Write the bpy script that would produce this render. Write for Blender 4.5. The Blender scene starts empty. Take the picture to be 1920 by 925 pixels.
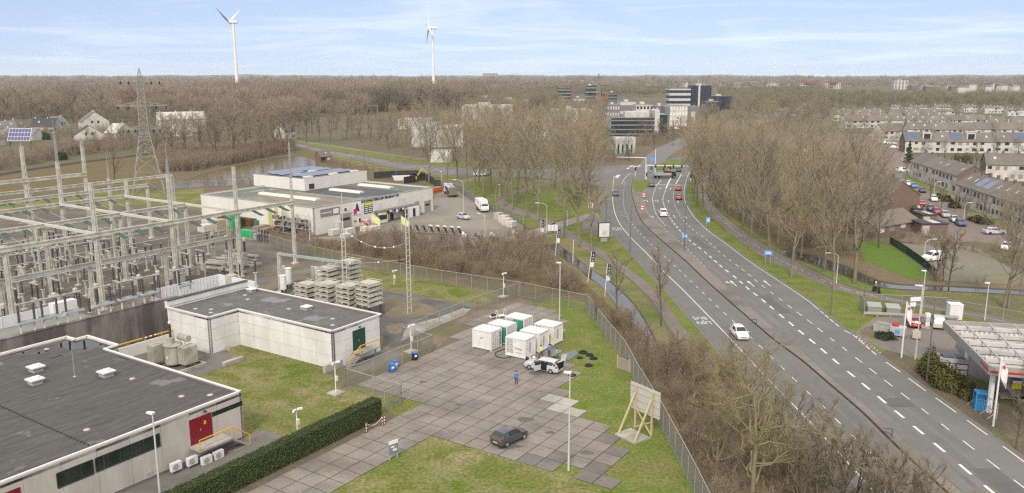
import bpy,math,random
import numpy as np
from mathutils import Vector,Matrix
random.seed(7);RNG=np.random.default_rng(7)
D=bpy.data;SC=bpy.context.scene;COL=SC.collection
R=math.radians
# camera
FPX,TH,HC=1551.847,0.2037,35.187
cam=D.cameras.new('camera');camo=D.objects.new('camera',cam);COL.objects.link(camo)
cam.sensor_width=36;cam.lens=36*FPX/1920;cam.clip_start=0.5;cam.clip_end=60000
camo.location=(0,0,HC);camo.rotation_euler=(math.pi/2-TH,0,0);SC.camera=camo
# light
SUN_EL,SUN_AZ=R(40),R(190)
W=D.worlds.new('World');SC.world=W;W.use_nodes=True
nt=W.node_tree;N=nt.nodes;L=nt.links;N.clear()
def wn(t,**k):
 n=N.new(t)
 for a,b in k.items():setattr(n,a,b)
 return n
def wm(op,a,b=None,clamp=False):
 n=wn('ShaderNodeMath',operation=op,use_clamp=clamp)
 for i,q in enumerate((a,b)):
  if q is None:continue
  if isinstance(q,(int,float)):n.inputs[i].default_value=q
  else:L.new(q,n.inputs[i])
 return n.outputs[0]
tc=wn('ShaderNodeTexCoord');sep=wn('ShaderNodeSeparateXYZ');L.new(tc.outputs['Generated'],sep.inputs[0])
up=wm('ADD',wm('MULTIPLY',wm('MAXIMUM',sep.outputs[2],0.0),0.9),0.16)
cmb=wn('ShaderNodeCombineXYZ');L.new(sep.outputs[0],cmb.inputs[0]);L.new(sep.outputs[1],cmb.inputs[1]);L.new(up,cmb.inputs[2])
nrm=wn('ShaderNodeVectorMath',operation='NORMALIZE');L.new(cmb.outputs[0],nrm.inputs[0])
sky=wn('ShaderNodeTexSky',sky_type='NISHITA');sky.sun_disc=False;sky.sun_elevation=SUN_EL;sky.sun_rotation=SUN_AZ
sky.air_density=1.0;sky.dust_density=1.6;sky.ozone_density=1.0
L.new(nrm.outputs[0],sky.inputs['Vector'])
zz=wm('ADD',wm('MAXIMUM',sep.outputs[2],0.0),0.06)
cx=wm('DIVIDE',sep.outputs[0],zz);cy=wm('DIVIDE',sep.outputs[1],zz)
cc=wn('ShaderNodeCombineXYZ');L.new(cx,cc.inputs[0]);L.new(cy,cc.inputs[1])
mp=wn('ShaderNodeMapping');mp.inputs['Scale'].default_value=(0.30,0.34,1);mp.inputs['Rotation'].default_value=(0,0,R(12));mp.inputs['Location'].default_value=(3.1,0.4,0)
L.new(cc.outputs[0],mp.inputs[0])
no=wn('ShaderNodeTexNoise');no.inputs['Scale'].default_value=1.5;no.inputs['Detail'].default_value=9;no.inputs['Roughness'].default_value=0.62;no.inputs['Distortion'].default_value=0.8
L.new(mp.outputs[0],no.inputs['Vector'])
cr=wn('ShaderNodeValToRGB');cr.color_ramp.elements[0].position=0.46;cr.color_ramp.elements[1].position=0.78
cr.color_ramp.elements[0].color=(0.16,0.16,0.16,1);cr.color_ramp.elements[1].color=(1,1,1,1)
L.new(no.outputs[0],cr.inputs[0])
hz=wm('SUBTRACT',1.0,wm('DIVIDE',wm('MAXIMUM',sep.outputs[2],0.0),0.05),True)
ovh=wm('DIVIDE',wm('SUBTRACT',sep.outputs[2],0.10),0.25,True)
fac=wm('ADD',wm('ADD',wm('MULTIPLY',cr.outputs[0],0.36),wm('MULTIPLY',hz,0.0)),wm('MULTIPLY',ovh,0.65),True)
mx=wn('ShaderNodeMix',data_type='RGBA')
gn=wn('ShaderNodeVectorMath',operation='MULTIPLY');L.new(sky.outputs[0],gn.inputs[0]);gn.inputs[1].default_value=(1.24,1.14,1.17)
L.new(fac,mx.inputs['Factor']);L.new(gn.outputs[0],mx.inputs[6]);mx.inputs[7].default_value=(10.4,10.2,9.8,1)
bg=wn('ShaderNodeBackground');bg.inputs[1].default_value=0.10
L.new(mx.outputs[2],bg.inputs[0]);ow=wn('ShaderNodeOutputWorld');L.new(bg.outputs[0],ow.inputs[0])
sl=D.lights.new('sun','SUN');sl.energy=1.9;sl.angle=R(10);sl.color=(1,0.92,0.80)
so=D.objects.new('sun',sl);COL.objects.link(so)
sd=Vector((math.sin(SUN_AZ)*math.cos(SUN_EL),math.cos(SUN_AZ)*math.cos(SUN_EL),math.sin(SUN_EL)))
so.rotation_euler=sd.to_track_quat('Z','Y').to_euler();so.location=(0,0,300)
vs=SC.view_settings;vs.view_transform='Standard';vs.look='None';vs.gamma=1;vs.exposure=0.60;vs.use_curve_mapping=False
SC.cycles.use_denoising=False;SC.cycles.use_adaptive_sampling=False;SC.cycles.pixel_filter_type='BLACKMAN_HARRIS';SC.cycles.filter_width=1.3;SC.cycles.sample_clamp_indirect=2;SC.cycles.sample_clamp_direct=4;SC.cycles.max_bounces=5;SC.cycles.diffuse_bounces=3;SC.cycles.transparent_max_bounces=12;SC.cycles.caustics_reflective=False;SC.cycles.caustics_refractive=False
# geometry of the place
CT,ST=math.cos(TH),math.sin(TH)
def G(px,py,z=0.0):
 """where the sight line through a photo pixel meets height z"""
 a=(px-960)/FPX;b=(462.5-py)/FPX
 t=(z-HC)/(-ST+b*CT)
 return Vector((a*t,(CT+b*ST)*t,z))
PHI=0.9877;CP,SP=math.cos(PHI),math.sin(PHI);OX,OY=-11.9158,81.9626
def X(u,w,z=0.0):
 """yard grid (metres along and across the concrete slabs) to world"""
 return Vector((OX+u*CP-w*SP,OY+u*SP+w*CP,z))
def U(px,py,z=0.0):
 p=G(px,py,z);x,y=p.x-OX,p.y-OY
 return(x*CP+y*SP,-x*SP+y*CP)
# materials
MC={}
def rgb(c):return(c[0],c[1],c[2],1)
def mat(name,c1,c2=None,scale=1.0,rough=0.85,metal=0.0,bump=0.0,c3=None,scale3=0.1,detail=6,stretch=(1,1,1),lo=0.35,hi=0.65,lo3=0.45,hi3=0.62,spec=0.3,coat=0,trans=0,fine=0.0,fscale=7.0):
 if name in MC:return MC[name]
 m=D.materials.new(name);MC[name]=m;m.use_nodes=True
 t=m.node_tree;b=t.nodes['Principled BSDF']
 b.inputs['Roughness'].default_value=rough;b.inputs['Metallic'].default_value=metal
 b.inputs['Specular IOR Level'].default_value=spec;b.inputs['Coat Weight'].default_value=coat
 b.inputs['Transmission Weight'].default_value=trans
 m.diffuse_color=rgb(c1)
 if c2 is None:b.inputs['Base Color'].default_value=rgb(c1);return m
 tcn=t.nodes.new('ShaderNodeTexCoord');mpn=t.nodes.new('ShaderNodeMapping');mpn.inputs['Scale'].default_value=stretch
 t.links.new(tcn.outputs['Object'],mpn.inputs[0])
 def noise(s,l,h,d):
  n=t.nodes.new('ShaderNodeTexNoise');n.inputs['Scale'].default_value=s;n.inputs['Detail'].default_value=d;n.inputs['Roughness'].default_value=0.65
  t.links.new(mpn.outputs[0],n.inputs['Vector'])
  r=t.nodes.new('ShaderNodeMapRange');r.inputs[1].default_value=l;r.inputs[2].default_value=h
  t.links.new(n.outputs[0],r.inputs[0]);return n,r
 n,r=noise(scale,lo,hi,detail)
 mxn=t.nodes.new('ShaderNodeMix');mxn.data_type='RGBA'
 t.links.new(r.outputs[0],mxn.inputs['Factor']);mxn.inputs[6].default_value=rgb(c1);mxn.inputs[7].default_value=rgb(c2)
 out=mxn.outputs[2]
 if c3 is not None:
  n3,r3=noise(scale3,lo3,hi3,5)
  m3=t.nodes.new('ShaderNodeMix');m3.data_type='RGBA'
  t.links.new(r3.outputs[0],m3.inputs['Factor']);t.links.new(out,m3.inputs[6]);m3.inputs[7].default_value=rgb(c3);out=m3.outputs[2]
 if fine:
  nf,rf=noise(fscale,.25,.75,4);rf.inputs[3].default_value=1-fine;rf.inputs[4].default_value=1+fine
  mf=t.nodes.new('ShaderNodeVectorMath');mf.operation='SCALE';t.links.new(out,mf.inputs[0]);t.links.new(rf.outputs[0],mf.inputs['Scale']);out=mf.outputs[0]
 t.links.new(out,b.inputs['Base Color'])
 if bump:
  bn=t.nodes.new('ShaderNodeBump');bn.inputs['Strength'].default_value=min(1,bump);bn.inputs['Distance'].default_value=0.05
  t.links.new(n.outputs[0],bn.inputs['Height']);t.links.new(bn.outputs[0],b.inputs['Normal'])
 return m
def paint(name,c,rough=0.45,var=0.12,scale=2.0,metal=0.0,coat=0.0,spec=0.4):
 return mat(name,c,tuple(v*(1-var)for v in c),scale,rough,metal,coat=coat,spec=spec)
grass_m=mat('lawn_grass',(0.112,0.130,0.030),(0.225,0.190,0.098),0.28,0.95,c3=(0.092,0.128,0.018),scale3=0.14,bump=0.7,detail=12,lo=0.40,hi=0.62,lo3=0.54,hi3=0.64,spec=0.1,fine=0.55,fscale=3.0)
green_m=mat('verge_grass',(0.085,0.138,0.016),(0.165,0.168,0.058),0.33,0.95,c3=(0.165,0.140,0.058),scale3=0.08,bump=0.7,detail=10,lo3=0.52,hi3=0.70,spec=0.1,fine=0.5,fscale=3.0)
field_m=mat('rough_field',(0.155,0.125,0.088),(0.130,0.105,0.075),0.02,1.0,c3=(0.110,0.108,0.062),scale3=0.006,detail=9,spec=0.05)
scrub_m=mat('scrub_floor',(0.110,0.082,0.052),(0.155,0.120,0.070),0.35,1.0,c3=(0.115,0.105,0.042),scale3=0.08,bump=1,detail=10,spec=0.05,fine=0.6,fscale=3.0)
reed_m=mat('dry_reed',(0.170,0.128,0.078),(0.115,0.090,0.056),0.5,1.0,c3=(0.130,0.110,0.050),scale3=0.1,bump=1,detail=9,spec=0.05,fine=0.5,fscale=3.0)
gravel_m=mat('switchyard_gravel',(0.135,0.115,0.098),(0.100,0.086,0.074),0.9,1.0,c3=(0.170,0.145,0.118),scale3=0.09,bump=0.8,detail=10,spec=0.1,fine=0.45,fscale=3.0)
dirt_m=mat('bare_dirt',(0.205,0.165,0.120),(0.150,0.122,0.092),0.5,1.0,c3=(0.125,0.115,0.062),scale3=0.12,bump=0.6,detail=9,spec=0.1,fine=0.35,fscale=3.0)
asphalt_m=mat('asphalt',(0.142,0.139,0.129),(0.165,0.161,0.148),0.25,0.9,c3=(0.122,0.120,0.114),scale3=0.05,detail=10,bump=0.15,fine=0.2,fscale=8.0)
oldasphalt_m=mat('old_asphalt',(0.150,0.140,0.128),(0.112,0.105,0.098),0.35,0.92,c3=(0.170,0.160,0.140),scale3=0.1,detail=10,bump=0.2,fine=0.2,fscale=8.0)
darkasphalt_m=mat('dark_asphalt',(0.070,0.068,0.066),(0.095,0.090,0.085),0.4,0.85,c3=(0.135,0.125,0.11),scale3=0.12,detail=10,fine=0.2,fscale=8.0)
yardpave_m=mat('warehouse_paving',(0.255,0.225,0.190),(0.215,0.190,0.162),0.3,0.95,c3=(0.175,0.155,0.135),scale3=0.05,detail=10,bump=0.2,fine=0.2,fscale=8.0)
brick_m=mat('red_brick_paving',(0.175,0.130,0.108),(0.135,0.105,0.090),1.4,0.95,c3=(0.155,0.130,0.112),scale3=0.09,detail=9,bump=0.3,fine=0.2,fscale=8.0)
path_m=mat('path_asphalt',(0.170,0.140,0.122),(0.140,0.118,0.104),0.5,0.95,c3=(0.185,0.160,0.140),scale3=0.08,detail=9,fine=0.2,fscale=8.0)
kerb_m=mat('kerb_concrete',(0.175,0.160,0.140),(0.14,0.128,0.112),0.8,0.95)
mark_m=mat('road_paint',(0.66,0.65,0.615),(0.48,0.47,0.44),1.5,0.7)
water_m=mat('ditch_water',(0.030,0.026,0.016),(0.040,0.035,0.020),0.2,0.04,spec=0.6)
pond_m=mat('pond_water',(0.130,0.100,0.045),(0.150,0.115,0.052),0.05,0.12,spec=0.30)
white_m=mat('white_cladding',(0.66,0.64,0.60),(0.58,0.56,0.52),0.4,0.7,c3=(0.60,0.58,0.53),scale3=0.25,stretch=(1,1,0.3))
steelw_m=paint('white_painted_steel',(0.66,0.66,0.65),0.45,0.08,1.2)
galv_m=mat('galvanised_steel',(0.44,0.45,0.44),(0.36,0.37,0.36),3.0,0.5,0.3)
beige_m=mat('beige_painted_steel',(0.57,0.56,0.48),(0.48,0.47,0.40),1.0,0.6,c3=(0.40,0.37,0.30),scale3=0.5)
darkmetal_m=paint('dark_metal',(0.045,0.048,0.05),0.5,0.2)
black_m=paint('black_rubber',(0.018,0.018,0.018),0.8,0.3)
glass_m=mat('window_glass',(0.020,0.026,0.030),None,rough=0.06,spec=0.7)
greenreflect_m=mat('green_reflection_glass',(0.012,0.020,0.016),(0.03,0.042,0.028),0.5,0.04,spec=0.8)  # green of the reflected grass is put into the glass colour
brown_m=mat('brown_porcelain',(0.026,0.018,0.016),(0.040,0.027,0.022),3,0.35,spec=0.5)
greenins_m=mat('green_glass_insulator',(0.020,0.062,0.050),(0.030,0.085,0.068),4,0.3,spec=0.5)
conc_m=mat('pale_concrete',(0.42,0.39,0.34),(0.33,0.305,0.265),0.8,0.9,c3=(0.25,0.235,0.20),scale3=0.3)
yellow_m=paint('yellow_paint',(0.62,0.37,0.02),0.5,0.15)
blue_m=paint('blue_plastic',(0.03,0.17,0.50),0.5,0.15)
red_m=paint('red_paint',(0.42,0.02,0.03),0.5,0.15)
signwhite_m=paint('sign_white',(0.70,0.70,0.68),0.5,0.05)
ink_m=mat('black_lettering',(0.03,0.03,0.032))
# mesh building
class MB:
 def __init__(s):s.v=[];s.f=[];s.m=[]
 def add(s,v,f,mi=0):
  o=len(s.v);s.v+=[tuple(p)for p in v];s.f+=[tuple(i+o for i in q)for q in f];s.m+=[mi]*len(f);return s
 def box(s,x0,x1,y0,y1,z0,z1,mi=0):
  return s.add([(x0,y0,z0),(x1,y0,z0),(x1,y1,z0),(x0,y1,z0),(x0,y0,z1),(x1,y0,z1),(x1,y1,z1),(x0,y1,z1)],[(3,2,1,0),(4,5,6,7),(0,1,5,4),(1,2,6,5),(2,3,7,6),(3,0,4,7)],mi)
 def cbox(s,c,d,mi=0):
  return s.box(c[0]-d[0]/2,c[0]+d[0]/2,c[1]-d[1]/2,c[1]+d[1]/2,c[2]-d[2]/2,c[2]+d[2]/2,mi)
 def prism(s,pts,z0,z1,mi=0,cap=True):
  n=len(pts);v=[(p[0],p[1],z0)for p in pts]+[(p[0],p[1],z1)for p in pts]
  f=[(i,(i+1)%n,n+(i+1)%n,n+i)for i in range(n)]
  if cap:f+=[tuple(range(n-1,-1,-1)),tuple(range(n,2*n))]
  return s.add(v,f,mi)
 def bar(s,a,b,w,h=None,mi=0,w2=None,h2=None):
  """square bar from a to b (tapering to w2 x h2)"""
  h=h or w;w2=w if w2 is None else w2;h2=h if h2 is None else h2
  a,b=Vector(a),Vector(b);d=b-a
  if d.length<1e-6:return s
  d.normalize();r=Vector((0,0,1))if abs(d.z)<0.95 else Vector((1,0,0))
  sx=d.cross(r).normalized();sy=sx.cross(d).normalized()
  v=[a-sx*w/2-sy*h/2,a+sx*w/2-sy*h/2,a+sx*w/2+sy*h/2,a-sx*w/2+sy*h/2,b-sx*w2/2-sy*h2/2,b+sx*w2/2-sy*h2/2,b+sx*w2/2+sy*h2/2,b-sx*w2/2+sy*h2/2]
  return s.add(v,[(3,2,1,0),(4,5,6,7),(0,1,5,4),(1,2,6,5),(2,3,7,6),(3,0,4,7)],mi)
 def cyl(s,a,b,r,r2=None,k=8,mi=0,cap=True):
  a,b=Vector(a),Vector(b);r2=r if r2 is None else r2;d=(b-a)
  if d.length<1e-6:return s
  d.normalize();q=Vector((0,0,1))if abs(d.z)<0.95 else Vector((1,0,0))
  sx=d.cross(q).normalized();sy=sx.cross(d).normalized();v=[]
  for p,rr in((a,r),(b,r2)):
   for i in range(k):
    t=2*math.pi*i/k;v.append(p+sx*rr*math.cos(t)+sy*rr*math.sin(t))
  f=[(i,(i+1)%k,k+(i+1)%k,k+i)for i in range(k)]
  if cap:f+=[tuple(range(k-1,-1,-1)),tuple(range(k,2*k))]
  return s.add(v,f,mi)
 def lathe(s,c,prof,k=10,mi=0):
  v=[];n=len(prof)
  for r,z in prof:
   for i in range(k):
    t=2*math.pi*i/k;v.append((c[0]+r*math.cos(t),c[1]+r*math.sin(t),c[2]+z))
  f=[(j*k+i,j*k+(i+1)%k,(j+1)*k+(i+1)%k,(j+1)*k+i)for j in range(n-1)for i in range(k)]
  f+=[tuple(range(k-1,-1,-1)),tuple(range((n-1)*k,n*k))]
  return s.add(v,f,mi)
 def tube(s,pts,r,k=6,mi=0):
  for a,b in zip(pts,pts[1:]):s.cyl(a,b,r,r,k,mi)
  return s
 def quad(s,a,b,c,d,mi=0):return s.add([a,b,c,d],[(0,1,2,3)],mi)
 def build(s,name,mats,parent=None,loc=None,rz=0.0,smooth=False,bevel=0):
  me=D.meshes.new(name);me.from_pydata(s.v,[],s.f)
  for m in(mats if isinstance(mats,(list,tuple))else[mats]):me.materials.append(m)
  if any(s.m):me.polygons.foreach_set('material_index',s.m)
  if smooth:me.polygons.foreach_set('use_smooth',[True]*len(s.f))
  me.update()
  o=D.objects.new(name,me);COL.objects.link(o)
  if parent is not None:o.parent=parent
  if loc is not None:o.location=loc
  o.rotation_euler.z=rz
  if bevel:
   b=o.modifiers.new('bevel','BEVEL');b.width=bevel;b.segments=2;b.limit_method='ANGLE'
  return o
def tag(o,label=None,cat=None,group=None,kind=None):
 if label:o['label']=label
 if cat:o['category']=cat
 if group:o['group']=group
 if kind:o['kind']=kind
 return o
def thing(name,label,cat,loc=(0,0,0),rz=0.0,group=None):
 o=D.objects.new(name,None);COL.objects.link(o);o.location=loc;o.rotation_euler=(0,0,rz);o.empty_display_size=0.5
 return tag(o,label,cat,group)
KIDS={}
def freeze(o):
 """remember a finished thing's children so that copies need no search"""
 if o.name in KIDS:return KIDS[o.name]
 k=[(c,[g for g in c.children])for c in o.children];KIDS[o.name]=k;return k
def dup(o,loc,rz=0.0,label=None,group=None,sc=None,swap=None):
 r=o.copy();COL.objects.link(r);r.location=loc;r.rotation_euler=(0,0,rz)
 if label:r['label']=label
 if group:r['group']=group
 if sc is not None:r.scale=(sc,sc,sc)if isinstance(sc,(int,float))else sc
 for ch,gs in freeze(o):
  c=ch.copy();COL.objects.link(c);c.parent=r
  for g in gs:
   d=g.copy();COL.objects.link(d);d.parent=c
 return r
ORD='first second third fourth fifth sixth seventh eighth ninth tenth eleventh twelfth thirteenth fourteenth fifteenth sixteenth seventeenth eighteenth nineteenth twentieth'.split()
def nth(i):return ORD[i]if i<len(ORD)else['twenty','thirty','forty','fifty','sixty','seventy','eighty','ninety'][(i+1)//10-2]+('-'+ORD[(i+1)%10-1]if(i+1)%10 else 'th')
def text(s,size,m,parent,loc,rot,name='lettering',extrude=0.004,width=None,bold=0):
 c=D.curves.new(name,'FONT');c.body=s;c.size=size;c.extrude=extrude;c.align_x='CENTER';c.align_y='CENTER';c.resolution_u=2;c.offset=bold
 t=D.objects.new('t',c);COL.objects.link(t);bpy.context.view_layer.update()
 me=D.meshes.new_from_object(t);me.name=name;D.objects.remove(t);D.curves.remove(c);me.materials.clear();me.materials.append(m)
 o=D.objects.new(name,me);COL.objects.link(o);o.location=loc;o.rotation_euler=rot
 if parent is not None:o.parent=parent
 if width:xs=[v.co.x for v in me.vertices];o.scale.x=width/max(1e-6,max(xs)-min(xs))
 return o
# ground, roads, water
def smooth_line(p,n=6):
 p=[Vector(q)for q in p]
 if len(p)<3:return p
 q=[p[0]*2-p[1]]+p+[p[-1]*2-p[-2]];out=[]
 for i in range(1,len(q)-2):
  a,b,c,d=q[i-1:i+3]
  for k in range(n):
   t=k/n;out.append(0.5*((2*b)+(c-a)*t+(2*a-5*b+4*c-d)*t*t+(3*b-a-3*c+d)*t**3))
 return out+[q[-2]]
def resample(p,n):
 d=[0]
 for a,b in zip(p,p[1:]):d.append(d[-1]+(b-a).length)
 out=[];j=0
 for i in range(n):
  s=d[-1]*i/(n-1)
  while j<len(d)-2 and d[j+1]<s:j+=1
  t=(s-d[j])/max(1e-9,d[j+1]-d[j]);out.append(p[j].lerp(p[j+1],min(1,max(0,t))))
 return out
def gline(px,z=0.0,n=6):return smooth_line([G(a,b,z)for a,b in px],n)
def sheet(name,px,m,z,curve=0,kind='structure',uw=False):
 p=[X(a,b,z)if uw else G(a,b,z)for a,b in px]
 if curve:p=smooth_line(p+[p[0]],curve)[:-1]
 b=MB();b.add(p,[tuple(range(len(p)))]);o=b.build(name,m);return tag(o,kind=kind)
def strip(name,l,r,m,z,n=80,h=0.0):
 l=[Vector((p.x,p.y,z))for p in resample(l,n)];r=[Vector((p.x,p.y,z))for p in resample(r,n)];b=MB()
 b.add(l+r,[(i,i+1,n+i+1,n+i)for i in range(n-1)])
 if h:
  dn=Vector((0,0,-h));b.add([p for p in l]+[p+dn for p in l],[(i+1,i,n+i,n+i+1)for i in range(n-1)]);b.add([p for p in r]+[p+dn for p in r],[(i,i+1,n+i+1,n+i)for i in range(n-1)])
 return tag(b.build(name,m),kind='structure')
def offset(p,d):
 out=[]
 for i,q in enumerate(p):
  t=(p[min(i+1,len(p)-1)]-p[max(i-1,0)]);t.z=0;t.normalize();out.append(q+Vector((t.y,-t.x,0))*d)
 return out
def ribbon(b,p,w,z,mi=0):
 l,r=offset(p,-w/2),offset(p,w/2);n=len(p)
 b.add([(q.x,q.y,z)for q in l]+[(q.x,q.y,z)for q in r],[(i,i+1,n+i+1,n+i)for i in range(n-1)],mi)
def dashes(b,p,on,off,w,z,start=0.0):
 tot=sum((c-a).length for a,c in zip(p,p[1:]));n=max(2,int(tot/0.5));q=resample(p,n);st=tot/(n-1);s=start
 while s+on<tot:
  i,j=int(s/st),min(n-1,int((s+on)/st)+1)
  if j-i>=1:ribbon(b,q[i:j+1],w,z)
  s+=on+off
b=MB();k=72;rr=[1500,5000,13000,26000]
v=[(0,0,0)]+[(r*math.cos(2*math.pi*i/k),r*math.sin(2*math.pi*i/k),0)for r in rr for i in range(k)]
f=[(0,1+i,1+(i+1)%k)for i in range(k)]+[(1+j*k+i,1+(j+1)*k+i,1+(j+1)*k+(i+1)%k,1+j*k+(i+1)%k)for j in range(3)for i in range(k)]
tag(b.add(v,f).build('ground',field_m),kind='structure')
b=MB();k=200;v=[];
for r,amp in((9000,0),(10500,1.0),(12500,0)):
 for i in range(k+1):
  t=R(25)+R(130)*i/k;hh=amp*(36+9*math.sin(i*.21)*math.sin(i*.057+1)+4*math.sin(i*.9)+3*math.sin(i*1.7));v.append((r*math.cos(t),r*math.sin(t),hh-0.5*(amp==0)))
b.add(v,[(j*(k+1)+i,j*(k+1)+i+1,(j+1)*(k+1)+i+1,(j+1)*(k+1)+i)for j in range(2)for i in range(k)])
hill_m=mat('far_ridge',(0.085,0.082,0.066),(0.12,0.11,0.085),0.004,1.0,detail=9)
tag(b.build('hills',hill_m),kind='structure')
# rough ground and grass
sheet('scrub_ground',[(560,470),(650,440),(700,430),(800,450),(890,462),(990,447),(1020,450),(1060,490),(1100,520),(1180,590),(1240,640),(1335,650),(1420,740),(1680,980),(1335,980),(1180,680),(1097,570),(940,540),(820,520),(640,487)],scrub_m,.004)
sheet('gravel_ground',[(-420,412),(-100,402),(150,396),(330,384),(400,398),(440,430),(480,452),(560,470),(660,492),(700,530),(560,560),(470,620),(330,700),(0,740),(-500,830)],gravel_m,.004)
sheet('grass_ground',[(-420,392),(0,377),(123,364),(205,360),(288,357),(382,353),(386,398),(330,384),(246,384),(0,398),(-420,412)],grass_m,.008)
sheet('reed_ground',[(-420,360),(0,331),(110,312),(200,297),(262,288),(300,296),(330,320),(322,345),(300,356),(123,364),(0,377),(-420,395)],reed_m,.004,3)
rl=gline([(-300,372),(-60,338),(0,328),(60,318),(150,305),(240,294),(300,286),(380,276)])
b=MB();ribbon(b,rl,6.5,.03);tag(b.build('railway_bed',mat('ballast',(0.075,0.062,0.052),(0.05,0.043,0.038),0.8,1.0)),kind='structure')
b=MB()
for o_ in(-.75,.75):b.tube(offset(rl,o_),.12,4)
r_=b.build('railway_track',mat('rail_steel',(0.10,0.075,0.06),None,rough=.6));r_.location.z=.10;tag(r_,kind='structure')
sheet('lawn',[(-48,-1.2),(4.6,-1.2),(4.6,17),(6.3,17),(6.3,34),(1.7,34),(-1,30),(-12.7,30),(-48,30)],grass_m,.008,uw=True)
sheet('lawn',[(470,985),(780,805),(1010,570),(1036,558),(1097,567),(1130,600),(1180,678),(1240,780),(1318,925),(1345,985)],green_m,.008)
sheet('lawn',[(380,985),(760,822),(800,812),(960,858),(1060,890),(1120,925),(1135,985)],grass_m,.012,2)
sheet('dirt_ground',[(420,565),(480,525),(560,498),(640,489),(820,522),(940,547),(1010,570),(935,585),(873,605),(811,662),(700,712),(640,735),(620,700),(720,655)],dirt_m,.010)
sheet('grass_ground',[(600,500),(640,495),(820,524),(935,550),(920,563),(900,570),(860,567),(790,553),(700,540),(640,520)],grass_m,.014)
sheet('service_road',[(480,560),(560,525),(640,532),(720,546),(800,560),(875,574),(884,580),(870,590),(810,618),(735,652),(715,622),(700,585),(600,560)],darkasphalt_m,.018,3)
sheet('service_road',[(760,612),(820,596),(868,578),(884,580),(872,590),(812,616),(752,640)],conc_m,.022)
sheet('dirt_ground',[(725,560),(780,566),(822,580),(800,592),(750,596),(722,590)],dirt_m,.022,3)
sheet('sand_ground',[(722,612),(756,606),(762,618),(735,628)],dirt_m,.024,3)
sheet('transformer_court',[(210,700),(330,612),(400,640),(432,662),(428,687),(379,703),(330,715)],oldasphalt_m,.014)
sheet('pavement',[(-45,5.6),(-10.2,5.6),(-10.2,9.3),(-45,9.3)],oldasphalt_m,.014,uw=True)
sheet('dirt_ground',[(-46,2.2),(-8.5,2.2),(-7,3.8),(-9.5,5.6),(-46,5.6)],mat('worn_grass',(0.17,0.135,0.09),(0.12,0.115,0.05),0.8,1.0,detail=9,bump=.5,fine=0.4,fscale=4),.012,uw=True)
sheet('dirt_ground',[(-48,-0.05),(0,-0.05),(0,1.4),(-48,1.4)],mat('leaf_litter',(0.15,0.115,0.085),(0.10,0.08,0.06),1.2,1.0,detail=9),.014,uw=True)
sheet('pavement',[(7,12.5),(15.5,12.5),(15.5,17),(7,17)],oldasphalt_m,.016,uw=True)
sheet('rubber_mat',[(1046,668),(1078,656),(1084,664),(1066,676)],mat('blue_tarpaulin',(0.12,0.13,0.16),(0.16,0.165,0.18),2,.5),.07)
ext={-1:[(0,10),(11,13)],0:[(0,12)],1:[(0,12)],2:[(-5,12)],3:[(-5,11)],4:[(-5,10)],5:[(-5,8)],6:[(-5,7)],7:[(-5,6)],8:[(-5,5)],9:[(-5,5)],10:[(-5,5)],11:[(-5,4)],12:[(-6,2)],13:[(-6,2)],14:[(-6,1)],15:[(-7,1)],16:[(-7,0)],17:[(-7,0)],18:[(-7,-1)],19:[(-7,-1)],20:[(-7,-2)],21:[(-7,-3)]}
for i in range(-24,-1):ext[i]=[(0,3)]
light={(6,6),(5,6),(5,7),(6,5)};dark={(-1,11),(-1,12),(0,11),(-1,8),(-1,9),(0,9),(2,11),(3,10)}
b=MB()
for i,runs in ext.items():
 for a,c in runs:
  for j in range(a,c):
   g=.045;u0,u1,w0,w1=2*i+g,2*i+2-g,-2*j-g,-2*j-2+g;rz=random.uniform(0,.012)
   p=[X(u0,w0),X(u1,w0),X(u1,w1),X(u0,w1)];q=[(t.x,t.y,.045+rz+random.uniform(-.004,.004))for t in p];e=[(t.x,t.y,0)for t in p]
   mi=1 if(i,j)in light else 2 if(i,j)in dark else random.choice([0,0,0,3,3,4])
   b.add(q+e,[(3,2,1,0),(0,1,5,4),(1,2,6,5),(2,3,7,6),(3,0,4,7)],mi)
def slab(n,c):return mat('concrete_slab_'+n,c,tuple(x*.82 for x in c),0.35,0.9,c3=tuple(x*.60 for x in c),scale3=0.16,detail=12,bump=0.15,lo3=.47,hi3=.68,fine=.22,fscale=5)
tag(b.build('slab_pavement',[slab('plain',(.243,.210,.183)),slab('light',(.40,.365,.33)),slab('damp',(.175,.153,.136)),slab('grey',(.230,.202,.180)),slab('warm',(.250,.216,.188))]),kind='structure')
b=MB()
for i,runs in ext.items():
 for a,c in runs:
  p=[X(2*i,-2*a,.016),X(2*i+2,-2*a,.016),X(2*i+2,-2*c,.016),X(2*i,-2*c,.016)];b.add(p,[(3,2,1,0)])
tag(b.build('slab_bedding',mat('joint_soil',(0.030,0.027,0.020),(0.050,0.047,0.026),1.5,1.0)),kind='structure')
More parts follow.
